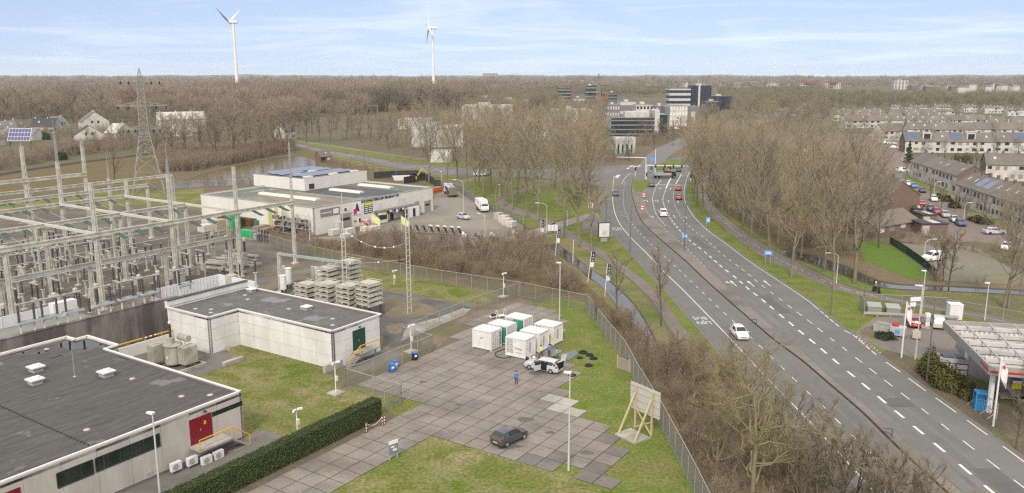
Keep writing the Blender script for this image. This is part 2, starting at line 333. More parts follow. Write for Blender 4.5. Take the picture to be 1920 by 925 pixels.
# pond and ditches
sheet('pond_water',[(300,356),(322,343),(355,334),(400,321),(460,307),(510,297),(548,293),(577,297),(592,304),(600,315),(560,338),(480,346),(400,349),(360,352)],pond_m,.02,3)
sheet('reed_ground',[(560,284),(600,289),(690,309),(745,322),(745,340),(690,345),(620,330),(600,306),(575,295),(548,291)],reed_m,.012,2)
sheet('grass_ground',[(600,288),(624,291),(680,304),(737,316),(800,325),(860,327),(850,343),(800,345),(745,335),(690,315),(620,297)],grass_m,.016,2)
sheet('grass_ground',[(548,262),(620,271),(680,282),(740,291),(800,298),(870,302),(870,313),(800,309),(737,301),(680,291),(624,282),(555,268)],green_m,.016,2)
ditch=[(1027,459),(1040,457),(1049,461),(1064,471.5),(1087.6,490),(1109,506.5),(1136,524),(1160,543.5),(1177,560),(1190,575),(1207,601),(1228,641),(1245,672),(1232,668),(1208,628),(1180,598),(1160,576),(1146,560),(1126.5,536),(1105,520),(1091.5,506.5),(1068,491),(1049,477),(1035,464)]
sheet('bank_grass',[(1010,446),(1045,438),(1075,452),(1110,474),(1150,500),(1200,545),(1235,590),(1262,650),(1250,690),(1215,650),(1150,580),(1100,535),(1050,492),(1018,468)],mat('bank_grass',(0.135,0.125,0.045),(0.19,0.155,0.075),0.5,1,c3=(0.09,0.115,0.026),scale3=0.12,bump=.8,detail=10,fine=0.5,fscale=3),.012,2)
b=MB()
sheet('ditch_edge',[(a+(1 if a>1120 else-1)*1.5+(-3 if k>12 else 3),c)for k,(a,c)in enumerate(ditch)],mat('wet_mud',(0.05,0.042,0.026),(0.08,0.068,0.04),.8,.8),.016,2)
sheet('ditch_water',ditch,water_m,.022,2)
d2=[(1468,470),(1500,474),(1547,488),(1592,504),(1629,521),(1658,531),(1691,535.5),(1760,538),(1840,542),(1920,546.5),(2050,552),(2050,560),(1920,553),(1840,548.5),(1760,545),(1691,542),(1641,537),(1600,522),(1547,503),(1500,487),(1468,478)]
sheet('ditch_edge',[(a,c-3 if k<11 else c+1.6)for k,(a,c)in enumerate(d2)],MC['wet_mud'],.018,2);sheet('ditch_water',d2,water_m,.024,2)
# warehouse yard and its drive
sheet('yard_paving',[(575,446),(640,442),(700,426),(811,392),(815,366),(838,352),(862,358),(890,379),(931.5,397.7),(982,423),(982,434),(936,446),(882,448),(800,442),(740,436),(690,436),(640,452)],yardpave_m,.014)
strip('drive',gline([(690,437),(740,437),(800,443),(882,449),(936,447),(985,435),(1022,424),(1045,417),(1088,405),(1118,398)]),gline([(690,446),(740,452),(800,462),(882,463),(944,456),(997,446),(1030,435.5),(1058,425),(1095,414),(1125,409)]),mat('drive_tarmac',(0.255,0.22,0.182),(0.21,0.18,0.152),0.4,.95,detail=9),.020)
sheet('park_grass',[(790,352),(845,330),(900,331),(960,336),(1040,338),(1090,352),(1112,392),(1075,404),(1040,416),(1000,428),(984,424),(931,396),(890,377),(862,357)],green_m,.012,2)
sheet('verge_grass',[(1032,434),(1064,422),(1082,400),(1128,398),(1142,432),(1185,476),(1216,512),(1261,560),(1326,636),(1345,665),(1310,662),(1270,620),(1231,566),(1190,522),(1148,490),(1121,470),(1085,450)],green_m,.016,2)
strip('footpath',gline([(1050,424),(1072,436),(1108,460),(1128,468),(1156,488),(1180,505),(1204,522),(1224,542),(1243,560),(1284,619),(1325,660),(1360,700)]),gline([(1036,430),(1056,441),(1094,466),(1113,474),(1140,493),(1162,509),(1186,527),(1205,546),(1222,563),(1258,619),(1296,660),(1330,700)]),path_m,.022)
strip('footpath',gline([(1042,419),(1010,404),(968,389),(945,376),(962,366),(992,357),(1022,348),(1060,340)]),gline([(1030,426),(998,409),(956,395),(928,377),(948,364),(976,355),(1008,346),(1055,336)]),path_m,.020)
strip('footpath',gline([(795,350),(838,343),(870,336),(893,331),(915,326)]),gline([(800,354),(845,347),(880,340),(900,334),(920,329)]),path_m,.020)
sheet('bus_stop_paving',[(1092,436),(1093,414),(1110,400),(1128,410),(1138,425),(1150,442),(1142,448),(1118,440)],oldasphalt_m,.024)
# the main road
medL=gline([(1186,338),(1184,350),(1184,363),(1188,380),(1195,399.5),(1204,417),(1220,434.5),(1240,452),(1280,486),(1321,525),(1362,562),(1411.5,605),(1452.5,640),(1500,675),(1555,722),(1617,775.6),(1685,843),(1760,912),(1840,985)])
medR=gline([(1219,338),(1211,350),(1206,363),(1206,380),(1212,399.5),(1224,413),(1240,426),(1280,461),(1321,502),(1362,539),(1403,576),(1444,613),(1500,658),(1568,720),(1632,772),(1697,831),(1795,920),(1866,985)])
edgeR=gline([(1300,308),(1295,317),(1287,338),(1283,358.6),(1284,375),(1291,391),(1305.6,412),(1330,434.6),(1363.5,459),(1404.5,490),(1454,523),(1512,562),(1545,589),(1579,617),(1602,630),(1645,667),(1687,697),(1730,729),(1781,765),(1838,806),(1904,854),(2000,925),(2080,985)])
solidL=gline([(1152,326),(1150,342),(1149,365),(1149.5,383),(1157.5,412),(1178,441),(1211,474),(1244,509),(1280,543.6),(1296,560),(1353.6,619),(1405,674),(1452,724),(1500,772.5),(1574,851),(1640,925),(1692,985)])
edgeL=gline([(1128,322),(1127,342),(1124,365),(1126,390),(1138,421),(1152,442),(1183,476),(1214,511),(1248,545),(1261,560),(1286.5,589.6),(1326,635),(1362,680),(1404,730),(1452,787),(1505,850),(1566,925),(1612,985)])
strip('road',edgeL,medL,mat('bus_road_asphalt',(0.132,0.129,0.121),(0.152,0.148,0.137),0.25,.9,c3=(0.115,0.114,0.108),scale3=0.05,detail=10,bump=.15,fine=0.2,fscale=8),.028,140)
strip('road',medR,offset(edgeR,-.35),asphalt_m,.028,140)
strip('median',[p for p in medL],[p for p in medR],mat('median_paving',(0.215,0.188,0.165),(0.178,0.155,0.136),1.2,.95,c3=(0.13,0.115,0.098),scale3=.1,detail=10,fine=0.25,fscale=6),.15,160,.15)
strip('kerb',offset(medL,.45),medL,kerb_m,.036,160)
strip('kerb',medL,offset(medL,-.17),mat('kerb_shade',(0.05,0.045,0.042)),.156,160,.15)  # near-black colour stands for the shadow along the median kerb
strip('kerb',offset(edgeR,-.35),offset(edgeR,-.62),kerb_m,.060,160,.06)
strip('kerb',offset(edgeL,.3),edgeL,kerb_m,.060,160,.06)
sheet('junction_grass',[(1187,340),(1192,338),(1216,338),(1219,341),(1211,352),(1204,360),(1190,360),(1186,350)],green_m,.162)
sheet('junction_road',[(1100,345),(1060,336),(980,332),(880,331),(800,327),(800,309),(880,317),(980,318),(1060,316),(1130,312),(1200,308),(1240,302),(1290,290),(1340,276),(1350,284),(1316,300),(1302,322),(1290,350),(1219,339),(1186,339),(1130,350)],oldasphalt_m,.020)
strip('road',gline([(548,269),(561,270),(624,283.6),(680.5,292.7),(737,302.5),(800,309.6),(860,316)]),gline([(540,275),(561,276.5),(624,290.6),(680.5,303),(737,314.5),(800,325),(860,331)]),oldasphalt_m,.024)
strip('cycle_path',gline([(560,264),(640,275),(700,284),(770,294),(850,302)]),gline([(560,266.5),(640,278),(700,287),(770,297),(850,305)]),path_m,.022)
strip('road',gline([(1196,316),(1205,300),(1222,285),(1250,270),(1290,255),(1380,226),(1440,205),(1470,192)]),gline([(1244,316),(1246,302),(1262,288),(1292,272),(1336,258),(1430,232),(1490,206),(1500,192)]),mat('far_road',(0.15,0.145,0.14),None),.022)
sheet('junction_grass',[(1228,318),(1236,306),(1262,300),(1290,302),(1272,316)],green_m,.16)
# verge, cycle path and the land on the right
cpL=gline([(1309,330),(1309,346),(1313,371),(1329,400),(1362,432.5),(1403,463),(1444,490),(1485,508.6),(1526.5,527),(1567.6,543.5),(1621,556.6),(1691,570),(1773,587),(1830,598),(1920,618),(2050,640)])
cpR=gline([(1323,330),(1323,346),(1327,371),(1348,395.6),(1378.6,422),(1420,451),(1461,475.7),(1502,496),(1543,517),(1584,535),(1629,549),(1691,561),(1773,577),(1830,586),(1920,604),(2050,625)])
sheet('scrub_ground',[(1323,345),(1360,340),(1480,380),(1600,430),(1660,458),(1660,505),(1760,528),(2060,545),(2060,556),(1640,530),(1540,512),(1460,472),(1378,420),(1330,385)],scrub_m,.006)
strip('verge_grass',offset(edgeR,-.6),cpL,green_m,.010,90)
sheet('verge_grass',[(1340,385),(1378,420),(1420,449),(1461,474),(1543,515),(1584,533),(1629,547),(1691,559),(1700,548),(1641,538),(1600,524),(1547,506),(1500,490),(1462,470),(1400,425)],green_m,.012)
sheet('verge_grass',[(1629,540),(1691,543),(1840,550),(1920,555),(2060,563),(2060,625),(1920,603),(1830,585),(1773,576),(1691,560),(1640,550)],mat('damp_grass',(0.098,0.112,0.030),(0.155,0.145,0.056),.5,1,c3=(0.115,0.098,0.05),scale3=.1,bump=.7,detail=10,fine=0.5,fscale=3),.010)
sheet('verge_grass',[(1600,636),(1575,612),(1540,580),(1560,560),(1600,552),(1640,560),(1700,572),(1640,590),(1622,610)],green_m,.014)
strip('cycle_path',cpL,cpR,path_m,.018,100)
sheet('lawn',[(1612,455),(1640,452),(1658,460),(1672,461),(1700,480),(1724,497),(1752,519),(1745,524),(1700,522),(1657,503),(1621,492)],mat('bright_lawn',(0.075,0.135,0.012),(0.10,0.15,0.02),.5,1,bump=.6,detail=9,fine=0.4,fscale=3),.012)
sheet('reed_ground',[(1545,476),(1621,492),(1657,503),(1700,523),(1760,527),(1900,535),(2060,543),(2060,549),(1900,543),(1760,536),(1691,533),(1650,526),(1600,504),(1545,485)],mat('bank_litter',(0.13,0.095,0.058),(0.17,0.13,0.08),.6,1,detail=9,bump=.6,fine=0.5,fscale=3),.013)
sheet('parking_paving',[(1688,456),(1775,458),(1830,463),(1885,498),(1930,522),(1990,540),(1765,526),(1726,492)],mat('parking_brick',(0.205,0.175,0.145),(0.165,0.145,0.118),.6,1,c3=(0.15,.15,.08),scale3=.12,detail=9,fine=0.25,fscale=4),.014)
sheet('residential_street',[(1480,270),(1560,250),(1660,252),(1700,262),(1712,330),(1760,368),(1850,418),(1925,440),(2050,470),(2050,505),(1900,466),(1830,452),(1775,456),(1688,454),(1700,420),(1640,360),(1560,320)],mat('street_brick',(0.195,0.155,0.130),(0.165,0.135,0.115),.5,1,detail=9,fine=0.2,fscale=3),.008)
sheet('garden_ground',[(1690,330),(1760,368),(1850,418),(1925,440),(2050,470),(2050,425),(1900,400),(1800,350),(1712,318)],grass_m,.010)
sheet('forecourt',[(1612,616),(1640,596),(1700,589),(1800,600),(2060,640),(2060,830),(1985,800),(1940,775),(1905,752),(1850,716),(1790,690),(1700,666),(1655,655),(1618,636),(1601,629)],mat('forecourt_brick',(0.180,0.150,0.138),(0.150,0.128,0.118),.7,.95,c3=(0.19,0.165,0.145),scale3=.08,detail=9,fine=0.2,fscale=6),.016)
sheet('forecourt',[(1880,700),(1830,706),(1790,650),(1800,630),(2060,660),(2060,760),(1960,756)],mat('canopy_shade',(0.055,0.052,0.052),(0.07,0.066,0.064),.4,.6),.022)  # shade below the canopy, painted as a darker forecourt colour
sheet('planting_bed',[(1646,664),(1660,656),(1705,668),(1745,694),(1800,722),(1880,752),(1905,760),(1935,800),(2060,880),(2060,960),(1904,851),(1838,803),(1781,762),(1730,726),(1687,694)],mat('bark_mulch',(0.115,0.088,0.068),(0.085,0.066,0.052),.8,1,c3=(.13,.115,.055),scale3=.1,detail=10,bump=.8,fine=0.5,fscale=4),.020)
sheet('dirt_ground',[(1612,618),(1650,604),(1690,604),(1685,612),(1650,620),(1640,640),(1618,640)],dirt_m,.022)
# paint on the roads
def paintline(b,px,w,z,n=6):ribbon(b,gline(px,0,n),w,z)
b=MB();Z=.034
m_=resample(solidL,300);ribbon(b,m_[8:150],.16,Z);ribbon(b,m_[150:],.16,Z)
dashes(b,gline([(1172,340),(1169,362),(1169,380),(1171,392),(1177,409),(1187,423),(1196,433.5),(1207,445),(1220,457),(1234.5,470.5),(1280,513),(1329,560),(1355,584.6),(1368.5,597),(1417,642),(1454,677.6),(1474,697),(1496,718.6),(1520,741),(1545.6,765),(1573,792.5),(1604,823),(1635,853),(1670,890),(1712,930),(1760,985)]),1.0,3.0,.12,Z)
R1=gline([(1249,353),(1243,372),(1243.5,379),(1246,388),(1254,404.5),(1262.6,418),(1278,436),(1296,454),(1319,471),(1337.5,487),(1357,504),(1379.4,521),(1403,542),(1431,564),(1460,588.7),(1477,602.6),(1494,617),(1513,632.6),(1533,649),(1576,686),(1627,728),(1682,774),(1752,832),(1835,902),(1935,985)])
R2=gline([(1267,349),(1262.6,365),(1263.4,379),(1271,397.6),(1282.5,415),(1301.5,433),(1319,445),(1350,473.7),(1376.5,494),(1399,511.5),(1422.6,531),(1449,551),(1480,575),(1514,600.6),(1552,630.7),(1596,664.6),(1646,703.7),(1703,748),(1772,801),(1854,865),(1950,938),(2010,985)])
dashes(b,R1,1.5,2.6,.30,Z);dashes(b,R2,1.35,2.75,.14,Z,.4)
er=resample(offset(edgeR,.05),400)
def part(p,y0,y1):return[q for q in p if y0<=q.y<=y1]
ribbon(b,part(er,122,330),.13,Z);dashes(b,part(er,112,122),1.2,1.0,.16,Z);dashes(b,part(er,99,112),1.2,1.1,.16,Z);dashes(b,part(er,40,99),3.2,2.9,.16,Z)
ml=resample(offset(medL,-.62),200);dashes(b,part(resample(offset(medR,-.25),300),150,300),1,2,.1,Z)
for px in([(1218,346),(1285.5,348)],):paintline(b,px,.5,Z)
paintline(b,[(1265,324),(1256,338),(1249,353)],.5,Z);paintline(b,[(1240,338),(1231,348)],.25,Z);dashes(b,gline([(1231,348),(1223.7,370),(1223.7,377),(1228,396),(1236,410),(1249,425.6)]),.9,1.5,.2,Z)
paintline(b,[(1278,327),(1270,340),(1267,346)],.3,Z)
for q in((1182,313),(1188,314),(1196,313),(1176,317)):paintline(b,[(q[0],q[1]),(q[0]+4,q[1]-2.2)],.9,Z)
sheet('road_marking',[(1153,333),(1157,328),(1164,328.5),(1158,334)],mark_m,.034)
dashes(b,gline([(561,273),(620,286),(680,297),(737,308),(800,316),(860,322)]),2.2,2.2,.22,.030)
dashes(b,gline([(1166,345),(1172,334),(1182,325)]),1,1,.2,Z)
dashes(b,[p for p in smooth_line([(a+c)/2 for a,c in zip(resample(cpL,60),resample(cpR,60))],2)if p.y>128],.6,2.0,.1,.024)
ribbon(b,part([(a+c)/2 for a,c in zip(resample(cpL,200),resample(cpR,200))],100,136),.12,.024)
for k in range(9):
 p=Vector(G(1606,632)).lerp(G(1647,664),k/8);q=G(1611,629).lerp(G(1652,661),k/8);d=(G(1643,664)-G(1602,632)).normalized()*.14
 b.add([(t.x,t.y,Z)for t in(p-d,p+d,q+d*.2,q-d*.2)],[(0,1,2,3)])
tag(b.build('road_marking',mark_m),kind='structure')
wb=MB()
for ln_ in(R1,R2):
 q_=resample(ln_,260)
 for d_ in(-2.7,-1.0,1.0,2.7):
  if ln_ is R1 or d_>0:ribbon(wb,offset(q_,d_),.55,.0305+.0004*(d_>0))
q_=resample(solidL,260)
for d_ in(-2.7,-1.1,1.0,2.6,4.3,5.9):ribbon(wb,offset(q_,-d_),.5,.0312+.0003*(d_>2))
tag(wb.build('wheel_wear',mat('worn_asphalt',(0.118,0.116,0.110),(0.150,0.147,0.137),.35,.8,detail=10,fine=.2,fscale=8)),kind='structure')
wb=MB()
for ln_,y0,y1,d_,w_ in((R1,62,70,-1.8,2.4),(R2,120,131,1.9,1.6),(R2,84,87,1.7,2.8),(R1,168,182,-1.7,1.4),(solidL,95,99,-1.9,2.2),(solidL,180,196,-5.0,2.6)):
 q_=[p for p in resample(ln_,400)if y0<=p.y<=y1]
 if len(q_)>2:ribbon(wb,offset(q_,d_),w_,.0322)
tag(wb.build('road_patch',mat('patched_asphalt',(0.098,0.097,0.094),(0.115,0.113,0.108),.4,.85,detail=9)),kind='structure')
for k_,(a_,c_,s_)in enumerate([(985,787,.9),(1032,812,.5),(955,838,1.2),(1010,700,1.1),(793,717,.6),(860,760,.45),(1100,850,.7)]):
 p_=G(a_,c_);r_=random.Random(k_);sb=MB().add([(p_.x+s_*r_.uniform(.6,1.2)*math.cos(t*.524),p_.y+s_*.7*r_.uniform(.6,1.2)*math.sin(t*.524),.0655)for t in range(12)],[tuple(range(12))]);tag(sb.build('oil_stain',mat('oil_stain',(0.085,0.076,0.068),(0.13,0.115,0.103),2.5,.8,detail=9)),kind='structure')
def arrow(at,d,kind):
 """painted lane arrow: tail at 'at', pointing along d (unit)"""
 s=Vector((d.y,-d.x,0));b=MB();z=.0345
 def P(l,a,t):q=at+s*a+d*t;return(q.x,q.y,z)
 b.add([P(0,-.09,0),P(0,.09,0),P(0,.09,2.6),P(0,-.09,2.6)],[(0,1,2,3)])
 if 's' in kind:b.add([P(0,-.32,2.6),P(0,.32,2.6),P(0,0,4.2)],[(0,1,2)])
 for c,sg in(('l',-1),('r',1)):
  if c in kind:
   b.add([P(0,.09*sg,1.6),P(0,.09*sg,2.1),P(0,.75*sg,2.8),P(0,.75*sg,2.35)],[(0,1,2,3)]);b.add([P(0,.7*sg,2.0),P(0,.7*sg,3.2),P(0,1.35*sg,2.8)],[(0,1,2)])
 o=b.build('road_arrow',mark_m);tag(o,kind='structure')
def rdir(p):
 q=min(range(1,len(R1)-1),key=lambda i:(R1[i]-p).length);d=(R1[q-1]-R1[q+1]);d.z=0;return d.normalized()
for px,kd in(((1381,537),'ls'),((1414,538),'s'),((1445,537),'s'),((1238.5,355),'l'),((1257,356),'s'),((1214,379),'l'),((1234,379),'l'),((1254,380),'s'),((1272,381),'s'),((1225,409),'l'),((1266,409),'s'),((1288,411),'s')):
 p=G(*px);arrow(p,rdir(p),kd)
def roadtext(words,px,up,size,w):
 for k,wd in enumerate(words):
  p=G(*px);d=rdir(p);q=p+up*d*(k*size*1.15);o=text(wd,size,mark_m,None,(q.x,q.y,.036),(0,0,0),'road_lettering',.001)
  a=-up*d;o.rotation_euler.z=math.atan2(a.y,a.x)+math.pi/2 if False else math.atan2((up*d).y,(up*d).x)-math.pi/2
  o.scale=(w,1,1);tag(o,kind='structure')
roadtext(['BUS','LIJN'],(1312,597),-1,2.0,.62)
roadtext(['BUS','LIJN'],(1156,428),-1,2.0,.62)
# vegetation
bark_m=mat('poplar_bark',(0.175,0.150,0.105),(0.255,0.225,0.165),1.5,.95,stretch=(1,1,.25),bump=.6,c3=(0.11,.115,.06),scale3=.6)
twig_m=mat('poplar_twigs',(0.300,0.240,0.148),(0.380,0.308,0.195),.35,.95)
bark2_m=mat('dark_bark',(0.085,0.074,0.055),(0.125,0.112,0.078),1.2,.95,bump=.6)
twig2_m=mat('brown_twigs',(0.230,0.178,0.128),(0.295,0.230,0.165),.3,.95)
twig3_m=mat('mossy_twigs',(0.235,0.205,0.105),(0.29,0.245,0.14),.3,.95)
scrubtwig_m=mat('scrub_twigs',(0.230,0.178,0.125),(0.285,0.225,0.158),.2,.95)
ever_m=mat('evergreen_needles',(0.020,0.038,0.016),(0.040,0.060,0.022),.8,.9)
thuja_m=mat('thuja_foliage',(0.055,0.062,0.015),(0.115,0.110,0.028),.9,.9)
hedge_m=mat('hedge_leaves',(0.034,0.053,0.012),(0.070,0.092,0.022),2.5,.85)
willow_m=mat('willow_twigs',(0.25,0.19,0.075),(0.30,0.22,0.09),.3,.95)
def quads_mesh(name,verts,faces,m,smooth=False):
 """verts (n,3), faces (m,4) or (m,3) arrays to a mesh"""
 me=D.meshes.new(name);nv,(nf,k)=len(verts),faces.shape
 me.vertices.add(nv);me.vertices.foreach_set('co',verts.astype(np.float32).ravel())
 me.loops.add(nf*k);me.loops.foreach_set('vertex_index',faces.astype(np.int32).ravel())
 me.polygons.add(nf);me.polygons.foreach_set('loop_start',np.arange(0,nf*k,k,dtype=np.int32));me.polygons.foreach_set('loop_total',np.full(nf,k,dtype=np.int32))
 me.materials.append(m);me.update(calc_edges=True)
 if smooth:me.polygons.foreach_set('use_smooth',np.ones(nf,dtype=bool))
 return me
def seg_arrays(segs,k):
 S=np.array(segs,dtype=np.float64);a,b,ra,rb=S[:,:3],S[:,3:6],S[:,6],S[:,7]
 d=b-a;d/=np.linalg.norm(d,axis=1,keepdims=True)+1e-9
 r=np.where(np.abs(d[:,2:3])<.9,np.array([[0,0,1.]]),np.array([[1.,0,0]]));sx=np.cross(d,r);sx/=np.linalg.norm(sx,axis=1,keepdims=True);sy=np.cross(sx,d)
 t=2*np.pi*np.arange(k)/k;c=np.cos(t)[None,:,None]*sx[:,None]+np.sin(t)[None,:,None]*sy[:,None]
 v=np.stack([a[:,None]+c*ra[:,None,None],b[:,None]+c*rb[:,None,None]],1).reshape(-1,3);n=len(S)
 base=np.arange(n)[:,None]*2*k;i=np.arange(k)[None];j=(i+1)%k
 f=np.stack([base+i,base+j,base+k+j,base+k+i],-1).reshape(-1,4)
 return v,f
def seg_mesh(name,segs,k,m):v,f=seg_arrays(segs,k);return quads_mesh(name,v,f,m,k>3)
def unit(v):return v/(np.linalg.norm(v)+1e-9)
def perp(d,rg):
 q=rg.normal(size=3);q-=d*q.dot(d);return unit(q)
def branch(rg,out,p,d,ln,r0,r1,n,wob,up):
 """wobbly run of n segments; returns its nodes"""
 nodes=[(p,d,r0)]
 for i in range(n):
  d=unit(d+rg.normal(size=3)*wob+np.array([0,0,up]));q=p+d*ln/n;ra=r0+(r1-r0)*i/n;rb=r0+(r1-r0)*(i+1)/n
  out.append((*p,*q,ra,rb));p=q;nodes.append((p,d,rb))
 return nodes
def at(nodes,t):
 s=t*(len(nodes)-1);i=min(int(s),len(nodes)-2);s-=i;a,b=nodes[i],nodes[i+1]
 return a[0]*(1-s)+b[0]*s,b[1],a[2]*(1-s)+b[2]*s
def tree_segs(seed,h=26,r=.34,clear=.28,limbs=24,spread=.42,ang=(40,62),kids=(7,6,3),kink=.10,tw=.022,up=.10,fork=0,top=.97):
 rg=np.random.default_rng(seed);thick,thin=[],[]
 trunks=[branch(rg,thick,np.zeros(3),unit(np.array([rg.normal()*.03,rg.normal()*.03,1])),h*top,r,.04,9,.035,.02)]
 if fork:
  p,d,rr=at(trunks[0],fork);trunks.append(branch(rg,thick,p,unit(d+perp(d,rg)*.5),h*top*(1-fork)*.92,rr*.8,.04,7,.05,.12))
 for i in range(limbs):
  tk=trunks[i%len(trunks)]if fork and i%3==0 else trunks[0]
  t=clear+(1-clear)*((i+rg.random())/limbs)**.9;t=min(t,.99);p,d,rr=at(tk,t)
  a=R(rg.uniform(*ang));dr=unit(np.array([0,0,1])*math.cos(a)+perp(np.array([0,0,1.]),rg)*math.sin(a))
  prof=math.sin(math.pi*min(1,.25+.75*(1-t)/(1-clear)))**.6 if t>clear+.1 else.75
  ln=h*spread*max(.22,prof)*rg.uniform(.7,1.1)*(1-.35*t)
  n1=branch(rg,thick,p,dr,ln,max(.05,rr*.55),.03,6,kink,up)
  for j in range(kids[0]):
   s=.25+.75*(j+rg.random())/kids[0];p1,d1,r1=at(n1,min(s,.99));d2=unit(d1+perp(d1,rg)*rg.uniform(.5,.95)+np.array([0,0,.15]))
   n2=branch(rg,thin,p1,d2,ln*rg.uniform(.28,.46)*(1.15-.5*s),max(.018,r1*.6),tw*.8,4,kink*1.3,up*.8)
   for k in range(kids[1]):
    p2,d3,r2=at(n2,min(.99,.15+.85*(k+rg.random())/kids[1]));d4=unit(d3+perp(d3,rg)*rg.uniform(.4,.9)+np.array([0,0,.12]))
    l3=rg.uniform(.6,1.5)*h/26;n3=branch(rg,thin,p2,d4,l3,tw*.75,tw*.4,2,kink*1.3,up)
    for q in range(kids[2]):
     p3,d5,r3=at(n3,rg.random());d6=unit(d5+perp(d5,rg)*.8+np.array([0,0,.1]));e=p3+d6*l3*rg.uniform(.4,.8)
     thin.append((*p3,*e,tw*.6,tw*.3))
 return thick,thin
def tree_meshes(kind,seed,bm_,tm_,**k):
 a,b=tree_segs(seed,**k)
 return seg_mesh(kind+'_trunk',a,7,bm_),seg_mesh(kind+'_crown',b,3,tm_)
TREES={}
TOP={}
def tree_kind(kind,n,bm_,tm_,**k):
 tm_=tm_ if isinstance(tm_,list)else[tm_]
 TREES[kind]=[tree_meshes(kind,100+17*i+len(TREES)*7,bm_,tm_[i%len(tm_)],**k)for i in range(n)]
 for i,(a,c)in enumerate(TREES[kind]):
  z=np.empty(len(c.vertices)*3,dtype=np.float32);c.vertices.foreach_get('co',z);TOP[kind,i]=float(np.percentile(z[2::3],99))
grey_tw=mat('grey_twigs',(0.250,0.215,0.165),(0.320,0.280,0.215),.35,.95);olive_tw=mat('olive_twigs',(0.275,0.232,0.148),(0.345,0.290,0.185),.35,.95);plum_tw=mat('plum_twigs',(0.180,0.132,0.108),(0.240,0.180,0.145),.3,.95)
tree_kind('poplar',6,bark_m,[twig_m,grey_tw,twig_m,olive_tw,grey_tw,twig_m],h=26,r=.36,clear=.24,limbs=28,spread=.56,ang=(30,60),kids=(8,5,3),tw=.026)
tree_kind('round',5,bark2_m,[twig2_m,plum_tw,grey_tw,twig2_m,olive_tw],h=18,r=.32,clear=.20,limbs=20,spread=.60,ang=(40,75),kids=(8,6,3),kink=.16,tw=.026,fork=.3)
tree_kind('oak',3,mat('mossy_bark',(0.235,0.205,0.115),(0.16,0.14,0.085),1.2,.95,bump=.6),twig3_m,h=12,r=.24,clear=.16,limbs=22,spread=.72,ang=(40,82),kids=(8,6,4),kink=.26,tw=.017,fork=.25)
tree_kind('young',3,bark2_m,twig2_m,h=10,r=.15,clear=.18,limbs=18,spread=.42,ang=(25,60),kids=(7,6,3),kink=.14,tw=.013,fork=.35)
tree_kind('willow',2,bark_m,willow_m,h=12,r=.3,clear=.2,limbs=18,spread=.55,ang=(40,75),kids=(9,8,3),kink=.12,tw=.03,up=-.08)
NT=[0]
def tree(kind,pos,h,label,cat='tree',group=None,name=None,rz=None,var=None,lean=None):
 ms=TREES[kind];i=NT[0]if var is None else var;NT[0]+=1;tm,cm=ms[i%len(ms)]
 nm=name or{'poplar':'poplar_tree','round':'bare_tree','oak':'gnarled_tree','young':'young_tree','willow':'willow_tree'}[kind]
 o=thing(nm,label,cat,(pos.x,pos.y,0),random.uniform(0,6.28)if rz is None else rz,group)
 s=h/TOP[kind,i%len(ms)];sx=s*random.uniform(.88,1.12);o.scale=(sx,sx,s)
 if lean:o.rotation_euler[0],o.rotation_euler[1]=lean
 for n,me in(('trunk',tm),('crown',cm)):
  c=D.objects.new(n,me);COL.objects.link(c);c.parent=o
 return o
def leaf_cloud(n,fn,size,seed=1):
 """n small leaf faces; fn(rg) gives a point and an outward direction"""
 rg=np.random.default_rng(seed);V=np.empty((n,4,3))
 for i in range(n):
  p,o=fn(rg);a=perp(o,rg);b_=np.cross(o,a);a=unit(a+o*rg.normal()*.5);s=size*rg.uniform(.6,1.4)
  V[i]=[p-a*s,p-b_*s*.55,p+a*s,p+b_*s*.55]
 return V.reshape(-1,3),np.arange(n*4).reshape(-1,4)
def conifer(pos,h,r,label,m,group=None,name='conifer_tree',seed=3,n=2600,leaf=.16):
 def fn(rg):
  t=rg.random()**1.4;a=rg.random()*6.283;tier=.62+.38*math.cos(t*h*4.2);rr=r*(1-t)**.85*math.sqrt(rg.uniform(.25,1))*tier+.05
  return np.array([rr*math.cos(a),rr*math.sin(a),h*(.06+.94*t)]),unit(np.array([math.cos(a),math.sin(a),.35]))
 v,f=leaf_cloud(n,fn,leaf,seed);o=thing(name,label,'tree',(pos.x,pos.y,0),random.uniform(0,6),group)
 c=D.objects.new('crown',quads_mesh('conifer_crown',v,f,m));COL.objects.link(c);c.parent=o
 MB().cyl((0,0,0),(0,0,h*.9),max(.08,h*.018),.02,6).build('trunk',bark2_m,o);return o
def leafy_bush(pos,r,h,label,m,cat='shrub',name='evergreen_shrub',seed=5,n=1500,leaf=.12,group=None):
 def fn(rg):
  d=unit(rg.normal(size=3));d[2]=abs(d[2]);k=rg.uniform(.55,1.0)*(1+.22*math.sin(5*d[0]+seed)*math.cos(4*d[1]+2*d[2]))
  return np.array([d[0]*r*k,d[1]*r*k,d[2]*h*k+.05]),unit(d+.2)
 v,f=leaf_cloud(n,fn,leaf,seed);o=thing(name,label,cat,(pos.x,pos.y,0),0,group)
 c=D.objects.new('foliage',quads_mesh('shrub_foliage',v,f,m));COL.objects.link(c);c.parent=o
 b=MB()
 for k in range(5):a=k*1.26;b.cyl((0,0,0),(r*.4*math.cos(a),r*.4*math.sin(a),h*.7),.04,.015,5)
 b.build('stem',bark2_m,o);return o
